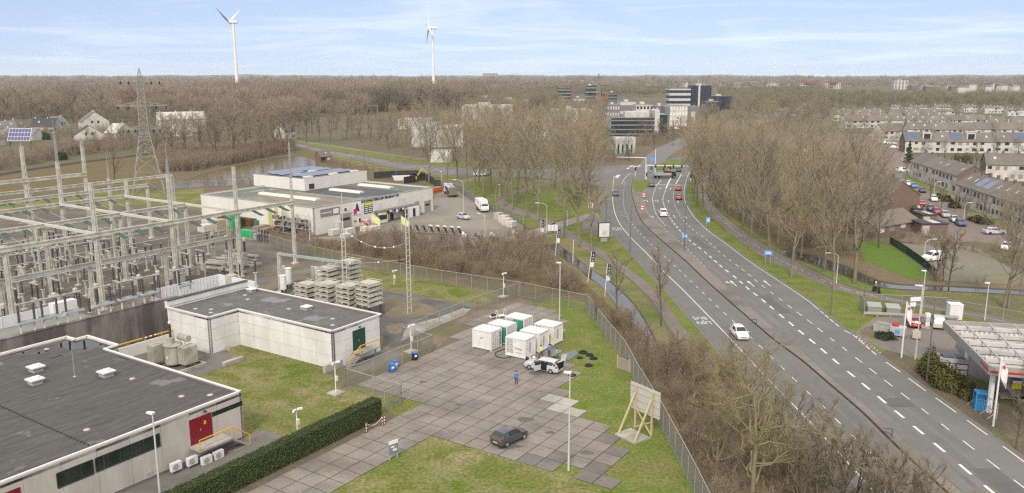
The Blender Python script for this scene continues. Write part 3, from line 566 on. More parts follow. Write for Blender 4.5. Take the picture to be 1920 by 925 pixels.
def scatter_mesh(name,label,cat,protos,pts,m,k3=True):
 """one mesh of many small bare shrubs or far trees: protos are (verts, faces); pts rows x, y, z, rot, sxy, sz"""
 VV,FF,o=[],[],0
 for i,(x,y,z,rt,s,sz)in enumerate(pts):
  v,f=protos[i%len(protos)];c,sn=math.cos(rt)*s,math.sin(rt)*s
  VV.append(np.stack([v[:,0]*c-v[:,1]*sn+x,v[:,0]*sn+v[:,1]*c+y,v[:,2]*sz+z],1));FF.append(f+o);o+=len(v)
 ob=D.objects.new(name,quads_mesh(name,np.concatenate(VV),np.concatenate(FF),m));COL.objects.link(ob)
 return tag(ob,label,cat,kind='stuff')
def bush_proto(seed,h=3,stems=14,tw=.012,kids=7,sub=3):
 rg=np.random.default_rng(seed);out=[]
 for i in range(stems):
  a=rg.random()*6.283;t=rg.uniform(.05,.5);d=unit(np.array([math.cos(a)*t,math.sin(a)*t,1]));p=np.array([math.cos(a),math.sin(a),0])*rg.uniform(0,.35)
  n=branch(rg,out,p,d,h*rg.uniform(.6,1.05),tw*1.7,tw*.7,4,.10,.04)
  for k in range(kids):
   p1,d1,r1=at(n,rg.uniform(.25,1)*.99);n2=branch(rg,out,p1,unit(d1+perp(d1,rg)*.7),h*rg.uniform(.12,.34),tw*.8,tw*.4,2,.12,.05)
   for q in range(sub):
    p2,d2,r2=at(n2,rg.random());out.append((*p2,*(p2+unit(d2+perp(d2,rg)*.8)*h*.09),tw*.6,tw*.3))
 return seg_arrays(out,3)
def far_proto(seed,h=16,n=70,tw=.10):
 rg=np.random.default_rng(seed);h=h*rg.uniform(.75,1.2);out=[(0,0,0,0,0,h*.75,.25,.1)]
 for i in range(n):
  a=rg.random()*6.283;t=rg.uniform(.25,1)**.8;z0=h*t*.62;ln=h*rg.uniform(.22,.42);sp=rg.uniform(.25,1.0)
  p=np.array([0,0,z0]);r0=h*.28*rg.random()*math.sin(math.pi*min(.95,.2+t*.7));p=p+np.array([math.cos(a),math.sin(a),0])*r0
  e=p+unit(np.array([math.cos(a)*sp,math.sin(a)*sp,1]))*ln;out.append((*p,*e,tw,tw*.3))
  for q in range(2):g_=p+(e-p)*rg.random();out.append((*g_,*(g_+unit(rg.normal(size=3)+np.array([0,0,.9]))*ln*.45),tw*.7,tw*.25))
 return seg_arrays(out,3)
def inside(poly,x,y):
 c=False;n=len(poly)
 for i in range(n):
  a,b_=poly[i],poly[(i+1)%n]
  if(a[1]>y)!=(b_[1]>y)and x<(b_[0]-a[0])*(y-a[1])/(b_[1]-a[1])+a[0]:c=not c
 return c
def fill(px,dens,seed=1,uw=False):
 P_=[((X(a,b)if uw else G(a,b)).x,(X(a,b)if uw else G(a,b)).y)for a,b in px];rg=np.random.default_rng(seed)
 x0,x1=min(p[0]for p in P_),max(p[0]for p in P_);y0,y1=min(p[1]for p in P_),max(p[1]for p in P_);n=int((x1-x0)*(y1-y0)*dens)
 return[(x,y)for x,y in zip(rg.uniform(x0,x1,n),rg.uniform(y0,y1,n))if inside(P_,x,y)]
def spots(pts,s0,s1,seed=2,z=0,base=1.0):
 rg=np.random.default_rng(seed);o=[]
 for x,y in pts:s=rg.uniform(s0,s1)/base;o.append((x,y,z,rg.random()*6.283,s*rg.uniform(.9,1.25),s))
 return o
# brush: nobody could count its stems
bp=[bush_proto(200+i)for i in range(6)]
bp2=[bush_proto(220+i,3,9,.020,5,2)for i in range(4)]
scatter_mesh('undergrowth','brown leafless thicket between the yard fence and the curved drive','undergrowth',bp,spots(fill([(650,470),(700,446),(760,455),(880,470),(990,452),(1015,458),(1040,492),(1090,528),(1092,556),(1000,545),(940,532),(820,512),(690,485)],.22,3),2.2,4.4,4,base=3),scrubtwig_m)
scatter_mesh('undergrowth','brown brush filling the ground between the slanting yard fence and the bus lane','undergrowth',bp,spots(fill([(1108,560),(1150,590),(1200,632),(1250,668),(1330,668),(1372,712),(1440,800),(1530,900),(1600,985),(1350,985),(1322,910),(1250,770),(1190,672)],.50,5),1.4,3.4,6,base=3),scrubtwig_m)
scatter_mesh('undergrowth','dark brush along the ditch right of the cycle path','undergrowth',bp2,spots(fill([(1345,365),(1420,400),(1520,440),(1612,478),(1560,484),(1470,466),(1400,424),(1345,390)],.16,7),1.8,4.0,8,base=3),twig2_m)
scatter_mesh('undergrowth','low bushes round the little garages and parking place','undergrowth',bp2,spots(fill([(1682,455),(1690,437),(1740,446),(1790,455),(1785,462),(1700,460)],.3,9)+fill([(1795,467),(1850,462),(1900,480),(2000,530),(1950,522),(1880,490)],.25,10)+fill([(1740,522),(1920,533),(1920,538),(1740,530)],.10,11),1.2,2.8,12,base=3),scrubtwig_m)
scatter_mesh('undergrowth','bushy slope below the houses beyond the railway','undergrowth',bp2,spots(fill([(-250,352),(0,322),(80,306),(200,286),(300,276),(300,262),(200,270),(90,285),(0,300),(-250,330)],.10,13)+fill([(296,326),(360,322),(470,303),(548,288),(552,272),(470,280),(380,292),(300,288)],.22,14)+fill([(0,268),(60,262),(130,258),(215,262),(300,262),(400,268),(540,262),(540,240),(400,244),(200,240),(0,246)],.022,114),2.5,6.0,15,base=3),twig2_m)
scatter_mesh('undergrowth','scrub at the end of the pond and along the branch road','undergrowth',bp2,spots(fill([(610,300),(700,318),(745,330),(740,338),(680,330),(615,312)],.10,16)+fill([(640,262),(760,282),(850,297),(850,290),(760,268),(650,250)],.05,17)+fill([(385,350),(480,348),(480,343),(380,345)],.1,18),1.2,3.5,19,base=3),twig2_m)
scatter_mesh('undergrowth','brown shrubs before the dark glass office beyond the junction','undergrowth',bp2,spots(fill([(1192,278),(1225,274),(1262,262),(1300,248),(1288,243),(1230,254),(1195,262)],.06,120)+fill([(1098,302),(1150,306),(1200,304),(1212,290),(1150,292),(1100,290)],.03,121),2.5,5,122,base=3),twig2_m)
scatter_mesh('undergrowth','scraggy weeds along the inner fence behind the warehouse racks','undergrowth',bp,spots(fill([(480,440),(560,462),(650,480),(650,462),(600,446),(560,436),(500,432)],.35,20),.6,1.6,21,base=3),twig2_m)
# far woods, one mass each
fp=[far_proto(300+i)for i in range(8)];fp2=[far_proto(330+i,16,26,.3)for i in range(5)]
fw_m=mat('far_wood_twigs',(0.290,0.228,0.172),(0.355,0.280,0.208),.02,.95,c3=(0.205,0.168,0.135),scale3=.012,lo3=.42,hi3=.6)
fg_m=mat('pale_wood_twigs',(0.25,0.215,0.135),(0.20,0.172,0.108),.02,.95)
scatter_mesh('woods','bare brown wood spreading left behind the houses','wood',fp,spots(fill([(-200,232),(60,226),(200,232),(330,228),(540,240),(560,225),(700,215),(740,196),(560,190),(320,186),(0,186),(-200,190)],.0075,31)+fill([(-250,188),(300,188),(700,190),(860,184),(1000,178),(1040,172),(700,168),(-250,168)],.0030,32),13,22,33,base=16)+spots(fill([(200,214),(520,218),(900,204),(900,188),(200,196)],.006,133),23,31,134,base=16),fw_m)
scatter_mesh('woods','bare wood round the office park','wood',fp,spots(fill([(900,215),(1050,205),(1040,193),(1000,182),(880,188),(850,200)],.012,34)+fill([(1380,222),(1560,232),(1560,190),(1440,180),(1350,186)],.0040,35)+fill([(1560,206),(1930,206),(1990,188),(1520,184)],.0024,36)+fill([(860,182),(1260,182),(1250,168),(880,170)],.0030,136)+fill([(1340,186),(1560,184),(1560,168),(1320,170)],.0012,137),11,18,37,base=16),fg_m)
scatter_mesh('woods','far woods and hedgerows out to the skyline','wood',fp2,spots(fill([(-100,166),(2020,166),(2150,154),(-200,154)],.00080,38)+fill([(-300,155),(2200,155),(2300,148.5),(-400,148.5)],.00010,39),14,26,40,base=16)+spots(fill([(-100,160),(2000,160),(2100,151),(-200,151)],.00009,139),24,38,140,base=16),fw_m)
# poplars and other trees one can tell apart
def row(kind,px,h,fmt,group,jit=.18,**k):
 for i,q in enumerate(px):
  hh=(q[2]if len(q)>2 else h)*random.uniform(1-jit,1+jit)if len(q)<3 else q[2]
  tree(kind,G(q[0],q[1]),hh,fmt.format(nth(i)),group=group,**k)
row('poplar',[(1109,478,29),(1085.6,463,26),(1058,445,26),(1007.5,416,27),(988,408,25),(961,393.5,25),(947,387,24),(928,379,25),(906,371,24),(891,365,23),(876,356.6,24),(859,340,23),(838,347,24),(804,344,24)],25,'tall bare poplar, {} in the row from the billboard to the tanker lorry','poplars beside the warehouse yard')
row('poplar',[(972,379),(938,356.6),(920,361),(898,351),(1001,367),(1030,362),(1062,380),(1040,352),(985,345),(1085,372),(1070,345),(955,340),(915,337),(1105,352)],25,'tall bare poplar standing on the park lawn, {} from the looping footpath outward','poplars on the park lawn')
row('poplar',[(1602.5,531,29),(1563.5,543.5,27),(1483.4,519,26),(1443.5,482,26),(1407,469.5,26),(1355,430.5,25),(1332.6,414,25),(1319,402,24),(1307,387,24),(1300.5,375,23),(1298,362,23),(1299,350,22)],25,'tall bare poplar beside the cycle path, {} in the row from the filling station','poplars along the cycle path')
row('poplar',[(1546,508.6,24),(1502,484,22),(1459,461,22),(1393,424,22),(1425,440,23),(1367,405,22),(1348,388,22),(1340,370,22),(1336,352,21),(1362,360,21),(1385,380,21),(1415,395,22),(1450,415,21),(1480,430,20)],22,'bare poplar on the ditch bank behind the cycle path, {} from the bright lawn','poplars on the ditch bank')
row('poplar',[(1318,330),(1335,318),(1310,312),(1350,305),(1330,296),(1365,290),(1345,282),(1385,300),(1405,285),(1400,320),(1375,272),(1430,300),(1420,270),(1395,258),(1455,285),(1440,255),(1475,268),(1360,335),(1430,330),(1465,315),(1420,345),(1490,340),(1510,300),(1525,330),(1500,275),(1540,262)],22,'bare poplar right of the junction, {} outward from the traffic lights','poplars right of the junction')
row('poplar',[(770,300),(800,305),(832,302),(760,285),(790,282),(820,284),(850,300),(880,305),(905,300),(930,308),(960,306),(990,302),(1015,308),(1045,300),(1075,306),(1100,298),(1120,308),(860,286),(895,288),(940,290),(975,288),(1010,286),(1050,284),(1090,286),(745,296),(1130,290)],23,'bare poplar before the white industrial halls, {} from the pond road','poplars before the industrial halls')
row('poplar',[(1090,272),(1060,268),(1030,270),(1000,268),(970,272),(940,268),(910,272),(880,270),(850,268),(820,270),(1110,262),(1045,256),(990,254),(930,256),(870,256),(1075,250)],20,'bare tree among the industrial halls, {} from the glass office','trees among the industrial halls')
row('round',[(295,302),(322,296),(352,300),(380,304),(408,299),(436,303),(462,292),(490,296),(515,288),(540,284),(310,280),(345,282),(375,284),(405,280),(440,282),(470,276),(500,278),(528,272),(548,264),(575,268),(600,262),(620,266),(650,262),(585,252),(560,250),(630,250)],20,'broad bare tree in the grove behind the pond, {} from the lattice pylon','trees behind the pond')
row('round',[(330,262),(365,266),(400,262),(430,264),(460,258),(490,260),(515,252),(345,248),(385,250),(420,246),(455,244),(490,242),(530,238),(300,246),(280,258),(262,270),(560,236),(595,240),(625,236),(660,244)],17,'bare tree behind the pond grove, {} from the villa','trees behind the pond')
row('round',[(675,262),(695,268),(712,274),(728,280),(690,252),(715,258),(660,254),(735,262)],13,'dark bushy bare tree beyond the branch road, {} from the pump house','trees beyond the branch road')
row('round',[(15,226),(40,232),(60,222),(90,234),(112,224),(138,230),(165,222),(190,232),(215,224),(240,236),(30,214),(75,212),(125,214),(170,212),(220,214),(255,222)],26,'tall bare tree edging the wood behind the villas, {} from the left','trees behind the villas')
row('round',[(215,345,15),(60,292,9),(110,280,9),(20,285,10),(-20,290,10),(250,288,11),(180,280,9),(228,268,12),(270,300,15)],11,'bare tree between switchyard and villas, {} from the leaning one','trees below the villas')
row('round',[(640,228),(680,232),(705,226),(735,232),(755,246),(660,216),(700,212),(740,216),(775,222),(760,206),(800,212),(620,220)],15,'bare tree beside the railway portals, {} from the dark conifers','trees by the railway portals')
row('poplar',[(1500,245),(1530,240),(1470,238),(1520,225),(1560,248),(1490,222),(1450,232),(1545,230),(1580,238),(1600,228),(1570,220)],15,'bare tree between the dual carriageway and the terraces, {} from the gantry','trees by the far carriageway')
row('young',[(1240,612,11.5),(1156,583,9.5)],10,'slender bare tree beside the ditch and footpath, {} from the flagpoles','small trees by the ditch',name='ditch_tree')
row('young',[(1752,528,9),(1779,534,10),(1768,527,8)],9,'thin bare tree at the corner of the parking place, {} from the white van','small trees at the parking place')
row('poplar',[(1882,577,21),(1890,578,19)],20,'tall slim poplar on the damp grass behind the filling station, {} of the pair','pair of slim poplars')
row('round',[(1647.7,465,13),(1600,470,12),(1628,440,11),(1560,455,15),(1590,425,15),(1650,425,12),(1560,400,15),(1600,385,14),(1635,375,13),(1570,360,14),(1655,395,11),(1540,440,15),(1610,345,13)],12,'spreading bare tree on the bright lawn by the garages, {} from the green fence','trees by the garages')
row('young',[(1745,378),(1765,390),(1812,412),(1850,428),(1790,398),(1890,432),(1905,418),(1700,330)],7,'small bare street tree before the white terrace, {} from the far end','street trees of the terrace')
row('oak',[(1340,905,10.5),(1410,960,14),(1375,800,9),(1470,900,9.5),(1300,740,7.5)],10,'gnarled mossy tree in the brush beside the bus lane, {} from the timber hoarding','gnarled trees beside the bus lane')
row('young',[(1560,1010,9),(1620,1040,8.5),(1680,1060,9),(1740,1100,8.5),(1500,985,9),(1540,930,7),(1440,850,7),(1580,960,7.5),(1790,1120,8)],9,'bare sapling at the near end of the bus lane, {} from the gnarled trees','saplings beside the bus lane')
row('young',[(1120,610,5),(1180,640,5.5),(1215,690,6),(1250,720,6),(1150,632,5),(1270,700,5.5)],5,'twiggy sapling outside the slanting yard fence, {} from its bend','saplings outside the fence')
row('young',[(675,478),(705,470),(740,476),(775,482),(810,486),(850,492),(880,486),(910,500),(945,506),(975,512),(1010,520),(1040,532),(830,472),(900,478),(960,490)],5,'twiggy sapling in the thicket along the back fence, {} from the small lattice mast','saplings in the thicket')
row('young',[(1938,800,9.5),(1905,842,7)],9,'pale bare tree in front of the canopy at the picture edge, {} of two','trees before the canopy')
row('round',[(20,270,8),(50,268,9),(105,262,10),(135,268,9),(165,272,9),(205,270,12),(232,276,10),(150,240,14),(190,243,14),(215,250,13),(300,268,14),(320,264,15),(345,268,14),(372,264,15),(392,266,13),(70,236,14),(25,240,13),(255,240,15)],12,'bare garden tree among the villas, {} across from the picture edge','garden trees of the villas')
row('round',[(1590,250),(1620,244),(1660,246),(1690,266),(1715,250),(1745,268),(1775,250),(1800,270),(1835,250),(1815,236),(1860,262),(1890,250),(1910,270),(1730,232),(1765,228),(1640,232),(1600,230),(1690,228),(1790,222),(1840,226),(1880,232),(1905,224),(1735,300),(1770,296),(1830,312),(1870,300),(1905,302),(1655,218),(1710,216),(1575,216),(1745,206),(1820,204),(1880,208),(1670,204)],9.5,'bare garden tree between the terraces, {} in the scatter from the poplars','trees between the terraces')
row('young',[(1480,885,8),(1525,910,8),(1600,985,8.5),(1650,1015,8),(1710,1050,8),(1455,838,7),(1425,792,6.5),(1395,748,6),(1362,706,5.5),(1570,1000,9),(1625,1075,10),(1690,1090,9.5),(1530,985,9)],8,'twiggy roadside sapling along the bus lane edge, {} towards the drone','roadside saplings')
row('poplar',[(1585,470),(1618,452),(1560,445),(1600,415),(1545,410),(1575,385),(1640,430),(1520,385),(1625,400),(1500,405),(1532,355),(1560,335)],21,'bare poplar before the half hidden terraces, {} from the bright lawn','poplars before the terraces',jit=.2)
row('round',[(1200,264),(1216,268),(1236,264),(1250,270),(1262,258),(1226,280),(1180,302),(1150,302),(1132,298),(1275,252),(1288,262),(1262,274),(1295,246),(1242,252)],11,'bare tree between the junction and the dark glass office, {} from the loading dock','trees beyond the junction')
row('willow',[(5,232,12),(760,186,14),(690,207,12),(1640,205,13),(1600,195,13),(1585,200,12)],12,'yellowish willow, {} counted from the villas across to the terraces','yellow willows')
for i,(a,c,h)in enumerate([(618,192,13),(627,193,14),(636,192,12),(1703,306,9)]):
 conifer(G(a,c),h,h*.24,['dark conifer, first of three in the brown wood','dark conifer, middle of three in the brown wood','dark conifer, last of three in the brown wood','dark green spruce standing before the white terraces'][i],ever_m,seed=50+i,leaf=.3)
shr=[(1741,703,1.5,3.4),(1757,716,1.6,3.3),(1773,727,1.6,3.0),(1790,734,1.4,2.4),(1814,747,1.0,2.2)]
for i,(a,c,r_,h)in enumerate(shr):
 leafy_bush(G(a,c),r_,h,f'dense olive green conifer bush by the filling station, {nth(i)} from the flagpole',thuja_m,seed=60+i,n=2600,leaf=.13,group='bushes at the filling station')
leafy_bush(G(1660,634),1.5,.9,'low dark sprawling juniper in front of the grey skip',ever_m,seed=70,n=1200)
for i,(a,c,r_,h)in enumerate([(1795,304,3,3.5),(1812,306,3,4.5),(1775,378,1.5,2),(1790,390,1.6,2.2),(1830,415,2,1.4),(1845,420,2,1.4),(1760,372,1.6,1.2)]):
 leafy_bush(G(a,c),r_,h,f'green garden bush among the white terraces, {nth(i)} from the spruce',mat('garden_bush',(0.05,0.06,0.025),(0.08,0.08,0.035),1,.9),seed=80+i,n=700,leaf=.25,group='garden bushes')
for i,(a,c,r_,h)in enumerate([(85,262,3,5),(115,300,3,4),(140,290,3,4)]):
 leafy_bush(G(a,c),r_,h,f'dark evergreen bush below the villas, {nth(i)} from the first villa',ever_m,seed=90+i,n=700,leaf=.4,group='dark bushes below the villas')
def hedge(u0,u1,w0,w1,h,label):
 o=thing('hedge',label,'hedge',X(u0,w0),PHI)
 lx,ly=u1-u0,w1-w0
 def fn(rg):
  s=rg.random()*(2*h+ly);x=rg.random()*lx;j=rg.uniform(-.10,.05)
  if rg.random()<.05:y=rg.random()*ly;z=rg.random()*h;return np.array([lx+j,y,z]),np.array([1.,0,0])
  if s<h:return np.array([x,j*-1*0-j,s]),np.array([0.,-1,.3])
  if s<2*h:return np.array([x,ly+j,s-h]),np.array([0.,1,.3])
  return np.array([x,s-2*h,h+j+.05*math.sin(x*1.3)]),np.array([0.,0,1])
 v,f=leaf_cloud(26000,fn,.075,8);c=D.objects.new('foliage',quads_mesh('hedge_foliage',v,f,hedge_m));COL.objects.link(c);c.parent=o
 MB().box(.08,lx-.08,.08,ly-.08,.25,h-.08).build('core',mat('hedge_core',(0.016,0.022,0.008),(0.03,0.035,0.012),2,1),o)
 b=MB()
 for k in range(int(lx/.5)):b.cyl((.25+k*.5,ly*.5,0),(.25+k*.5+random.uniform(-.1,.1),ly*.5,.6),.03,.02,4)
 b.build('stem',bark2_m,o)
hedge(-40,-1.6,.95,2.35,2.25,'long clipped dark green hedge between the lawn and the slab road')
# near buildings, on the yard grid
def onw(px,py,w):
 a=(px-960)/FPX;b=(462.5-py)/FPX;d=Vector((a,CT+b*ST,-ST+b*CT));den=-(d.x*SP-d.y*CP);t=(w-(OX*SP-OY*CP))/den;p=d*t
 x,y=p.x-OX,p.y-OY;return(x*CP+y*SP,HC+p.z)
def bitumen(name,c,c2,wet,s=.35,stretch=(1,1,1)):
 """roofing felt with shallow standing water where 'wet' is high"""
 m=mat(name,c,c2,s*2.5,.85,c3=tuple(x*1.45 for x in c),scale3=.3,fine=.35,fscale=5,detail=10,stretch=stretch)
 t=m.node_tree;b=t.nodes['Principled BSDF'];n=t.nodes.new('ShaderNodeTexNoise');n.inputs['Scale'].default_value=s*.45;n.inputs['Detail'].default_value=8;n.inputs['Roughness'].default_value=.6
 tcn=t.nodes.new('ShaderNodeTexCoord');t.links.new(tcn.outputs['Object'],n.inputs['Vector'])
 r=t.nodes.new('ShaderNodeMapRange');r.inputs[1].default_value=wet;r.inputs[2].default_value=wet+.02;r.inputs[3].default_value=.85;r.inputs[4].default_value=.12
 t.links.new(n.outputs[0],r.inputs[0]);t.links.new(r.outputs[0],b.inputs['Roughness']);return m
roofA=bitumen('roof_felt',(.052,.048,.044),(.104,.097,.087),.625,.42,(.22,1.6,1));roofB=bitumen('roof_felt_worn',(.088,.084,.076),(.115,.11,.10),.57,.5)
precast_m=mat('precast_panel',(.47,.44,.39),(.40,.375,.335),.8,.9,c3=(.36,.335,.295),scale3=.3,stretch=(1,1,.35),detail=9)
trimw_m=paint('white_roof_trim',(.64,.63,.60),.5,.08)
panel_m=mat('white_wall_panel',(.66,.655,.63),(.60,.595,.57),.6,.6,c3=(.55,.54,.51),scale3=.4,stretch=(1,1,.4))
joint_m=mat('dark_joint',(.16,.15,.14));doorred_m=paint('dark_red_door',(.20,.008,.018),.45,.2);doorgreen_m=paint('dark_green_door',(.018,.055,.042),.45,.2)
stair_m=mat('stair_concrete',(.30,.28,.25),(.24,.22,.20),1,.9)
def wall(b,p,q,z0,z1,t,mi=0,nx=0,nz=0,gap=.03,mj=1):
 """upright wall from p to q (2-D) of thickness t, split by joints into nx x nz panels standing 2 cm proud of a dark core"""
 p,q=Vector((p[0],p[1],0)),Vector((q[0],q[1],0));d=q-p;ln=d.length;d.normalize();n=Vector((d.y,-d.x,0))
 def blk(s0,s1,a,c,o0,o1,m):
  c4=[p+d*s0+n*o0,p+d*s1+n*o0,p+d*s1+n*o1,p+d*s0+n*o1];b.prism([(v.x,v.y)for v in c4][::-1],a,c,m)
 if not nx:blk(0,ln,z0,z1,-t,0,mi);return
 blk(0,ln,z0,z1,-t,-.02,mj)
 for i in range(nx):
  for k in range(nz):blk(ln*i/nx+gap/2,ln*(i+1)/nx-gap/2,z0+(z1-z0)*k/nz+gap/2,z0+(z1-z0)*(k+1)/nz-gap/2,-.02,0,mi)
def coping(b,pts,z,w=.3,h=.16,mi=0,closed=True):
 n=len(pts)
 for i in range(n if closed else n-1):
  p,q=Vector((*pts[i],z+.003*(i%2))),Vector((*pts[(i+1)%n],z+.003*(i%2)));d=(q-p).normalized();b.bar(p-d*w*.5,q+d*w*.5,w,h,mi)
def rails(o,pts,m,r=.05,posts=True,name='handrail',z=1.0):
 b=MB();top=[Vector(p)+Vector((0,0,z))for p in pts];b.tube(top,r,6)
 if posts:
  for p,t in zip(pts,top):b.cyl(p,t,r*.8,r*.8,6)
 return b.build(name,m,o)
def roof_vent(pos,label,rz=PHI,s=1.0):
 o=thing('roof_vent',label,'vent',pos,rz,'roof vents');b=MB().box(-.45*s,.45*s,-.45*s,.45*s,0,.28*s);b.build('base',galv_m,o)
 MB().prism([(-.6*s,-.6*s),(.6*s,-.6*s),(.6*s,.6*s),(-.6*s,.6*s)],.40*s,.52*s).build('cap',trimw_m,o);MB().lathe((0,0,.28*s),[(.3*s,0),(.3*s,.12*s)],10).build('neck',galv_m,o)
 MB().lathe((0,0,.52*s),[(.55*s,0),(.42*s,.10*s),(.1*s,.15*s)],4).build('hood',trimw_m,o);return o
def roof_drains(par,spots,z):
 for u,w in spots:MB().lathe((0,0,0),[(.30,0),(.26,.05),(.08,.09)],12).build('roof_drain',mat('drain_pale',(.42,.40,.36),(.33,.31,.28),3,.7),par,(u,w,z))
A=thing('control_building','big control building with a dark flat felt roof and cream precast walls','building',X(-12.7,9),PHI)
o2=lambda u,w:(u+12.7,w-9)
foot=[o2(-66,9),o2(-12.7,9),o2(-12.7,32.4),o2(-11.15,32.4),o2(-11.15,38.6),o2(-12.7,38.6),o2(-12.7,40.4),o2(-66,40.4)]
b=MB();wall(b,foot[0],foot[1],.3,4.95,.3,0,18,1);wall(b,foot[1],foot[2],.3,4.95,.3,0,8,1);
for i in range(2,7):wall(b,foot[i],foot[i+1],0,4.95,.3)
b.box(foot[0][0],foot[1][0]-.08,.04,.3,0,.3,1);b.box(-.3,-.08,.3,23.4,0,.3,1)
b.build('wall',[precast_m,joint_m],A)
b=MB().prism(foot,4.55,4.80);b.build('roof',roofA,A)
b=MB();coping(b,[(x-.12 if i in(1,2)else x,y+.12 if i in(0,1)else y)for i,(x,y)in enumerate(foot)],4.99,.22,.16);b.build('roof_edge',trimw_m,A)
def facade_win(par,u0,u1,z0,z1,n,off=0.0,frame=darkmetal_m,gl=greenreflect_m,name='window',depth=.06,fw=.07,y=-.0):
 """window in a wall whose outer face is local y = off, facing -y"""
 f=MB();f.box(u0,u1,off-.04,off+.05,z0,z0+fw);f.box(u0,u1,off-.04,off+.05,z1-fw,z1)
 for i in range(n+1):x=u0+(u1-u0)*i/n;f.box(x-fw/2,x+fw/2,off-.045,off+.05,z0+fw,z1-fw)
 w=f.build(name,frame,par);MB().box(u0+.01,u1-.01,off-.012,off+.03,z0+.02,z1-.02).build('pane',gl,w);return w
facade_win(A,-30.9+12.7,-27.9+12.7,2.7,4.05,3);facade_win(A,-27.7+12.7,-22.2+12.7,2.75,4.05,5);facade_win(A,-22.1+12.7,-21.75+12.7,2.75,4.05,1)
facade_win(A,-40.0+12.7,-37.6+12.7,2.7,4.05,2)
d=MB();
for x0,x1 in((-6.0,-4.82),(-4.78,-3.6)):d.box(x0,x1,-.05,.02,1.62,4.1)
dr=d.build('door',doorred_m,A);MB().box(-4.9,-4.86,-.10,-.05,2.7,2.95).build('handle',galv_m,dr);MB().box(-4.5,-4.25,-.06,-.05,3.2,3.55).build('notice',yellow_m,dr)
d=MB().box(-22.4,-21,-.05,.02,1.6,4.1);d.build('door',doorred_m,A)
MB().box(-3.5,-.02,-.012,.25,3.55,4.02).build('strip_window',greenreflect_m,A);MB().box(-4.4,-4.2,-.2,0,4.35,4.5).build('lamp',darkmetal_m,A)
MB().box(-10.6,-10.0,-.03,.01,.55,.85).build('grille',galv_m,A)
s=MB().box(-6.2,-2.6,-1.6,-.03,1.38,1.58);s.build('landing',conc_m,A)
s=MB()
for k in range(7):s.box(-2.6+k*.28,-2.6+k*.28+.28,-1.5,-.4,1.38-.2*(k+1),1.38-.2*k-.1)
s.box(-2.6,-.6,-1.6,-1.5,.0,.12);s.build('stairs',stair_m,A)
rails(A,[(-6.15,-1.55,1.58),(-2.6,-1.55,1.58),(-.62,-1.55,.1)],yellow_m,.06,True)
for i,(x,z,y)in enumerate([(-8.2,.35,-.5),(-6.6,.25,-.6),(-5.5,.05,-1.2),(-4.2,.05,-1.2)]):
 o=thing('air_conditioner',f'white air conditioning unit on the cream wall, {nth(i)} from the strip of windows','air conditioner',X(-12.7+x,9+y-.25,z),PHI,'air conditioners');MB().box(-.5,.5,-.2,.2,0,.75).build('casing',steelw_m,o)
 q=MB();q.lathe((0,0,0),[(.29,0),(.29,.02)],16);g=q.build('fan_grille',galv_m,o,(-.12,-.20,.38));g.rotation_euler.x=math.pi/2
 MB().box(-.45,-.38,-.15,.15,-.12,0).box(.38,.45,-.15,.15,-.12,0).build('bracket',galv_m,o)
zp=lambda x,y:o2(*U(x/2.533,y/2.533+560,4.8))
roof_drains(A,[zp(412,623),zp(862,464),zp(998,458),zp(628,381),zp(222,240)],4.80)
for i,(a,c)in enumerate([(172,345),(168,405),(506,368)]):
 u,w=U(a/2.533,c/2.533+560,4.8);roof_vent(X(u,w,4.8),['white box vent on the big dark roof, farther of the two together','white box vent on the big dark roof, nearer of the two together','round topped vent standing alone on the big dark roof'][i],s=1.15)
u,w=U(355/2.533,372/2.533+560,4.8);pd=MB()
for pl in([(268,226),(300,205),(335,195),(385,200),(430,190),(480,205),(512,218),(495,236),(455,232),(420,252),(390,240),(340,247),(300,235)],[(30,270),(95,250),(150,238),(185,236),(150,250),(90,268)],[(100,275),(180,255),(235,246),(200,262)],[(520,290),(570,275),(615,292),(570,300)],[(225,282),(290,268),(300,276),(250,288)]):pd.prism([zp(*q)for q in pl],4.80,4.812)
pd.build('puddle',mat('roof_puddle',(.012,.011,.010),None,rough=.03,spec=.35),A)
b=MB().cyl((0,0,0),(0,0,3.4),.03,.02,6).lathe((0,0,0),[(.18,0),(.18,.06)],8);tag(b.build('lightning_rod',galv_m,None,X(u,w,4.8)),'thin lightning rod standing on the big dark roof','lightning rod')
b=MB();u,w=U(0,762,4.8);u2,w2=U(172,838,4.8);n=30
for k in range(n):t=k/(n-1);b.cbox((u+(u2-u)*t+12.7,w+(w2-w)*t-9,4.86),(.14,.14,.1))
b.tube([(u+12.7,w-9,4.9),(u2+12.7,w2-9,4.9)],.02,4);b.build('lightning_cable',darkmetal_m,A)
B=thing('relay_building','white panelled flat-roofed building with a green door at its end','building',X(6.3,15.9),PHI)
q2=lambda u,w:(u-6.3,w-15.9)
ft=[q2(6.3,15.9),q2(14.9,15.9),q2(14.9,42.0),q2(1.7,42.0),q2(1.7,33.3),q2(6.3,33.3)]
b=MB();wall(b,ft[0],ft[1],.0,4.9,.3,0,4,3);wall(b,ft[1],ft[2],0,4.9,.3,0,9,3);wall(b,ft[3],ft[4],0,4.9,.3,0,3,3);wall(b,ft[4],ft[5],0,4.9,.3,0,2,3);wall(b,ft[5],ft[0],0,4.9,.3,0,6,3)
b.build('wall',[panel_m,joint_m],B);MB().prism(ft,4.5,4.72).build('roof',roofB,B)
b=MB();coping(b,ft,4.94,.2,.15);b.build('roof_edge',trimw_m,B)
b=MB().box(ft[3][0],ft[1][0]+.05,ft[2][1]-.1,ft[2][1]+.45,4.72,5.75);b.build('parapet',panel_m,B);MB().box(ft[3][0],ft[1][0]+.1,ft[2][1]-.2,ft[2][1]+.5,5.75,5.85).build('parapet_cap',darkmetal_m,B)
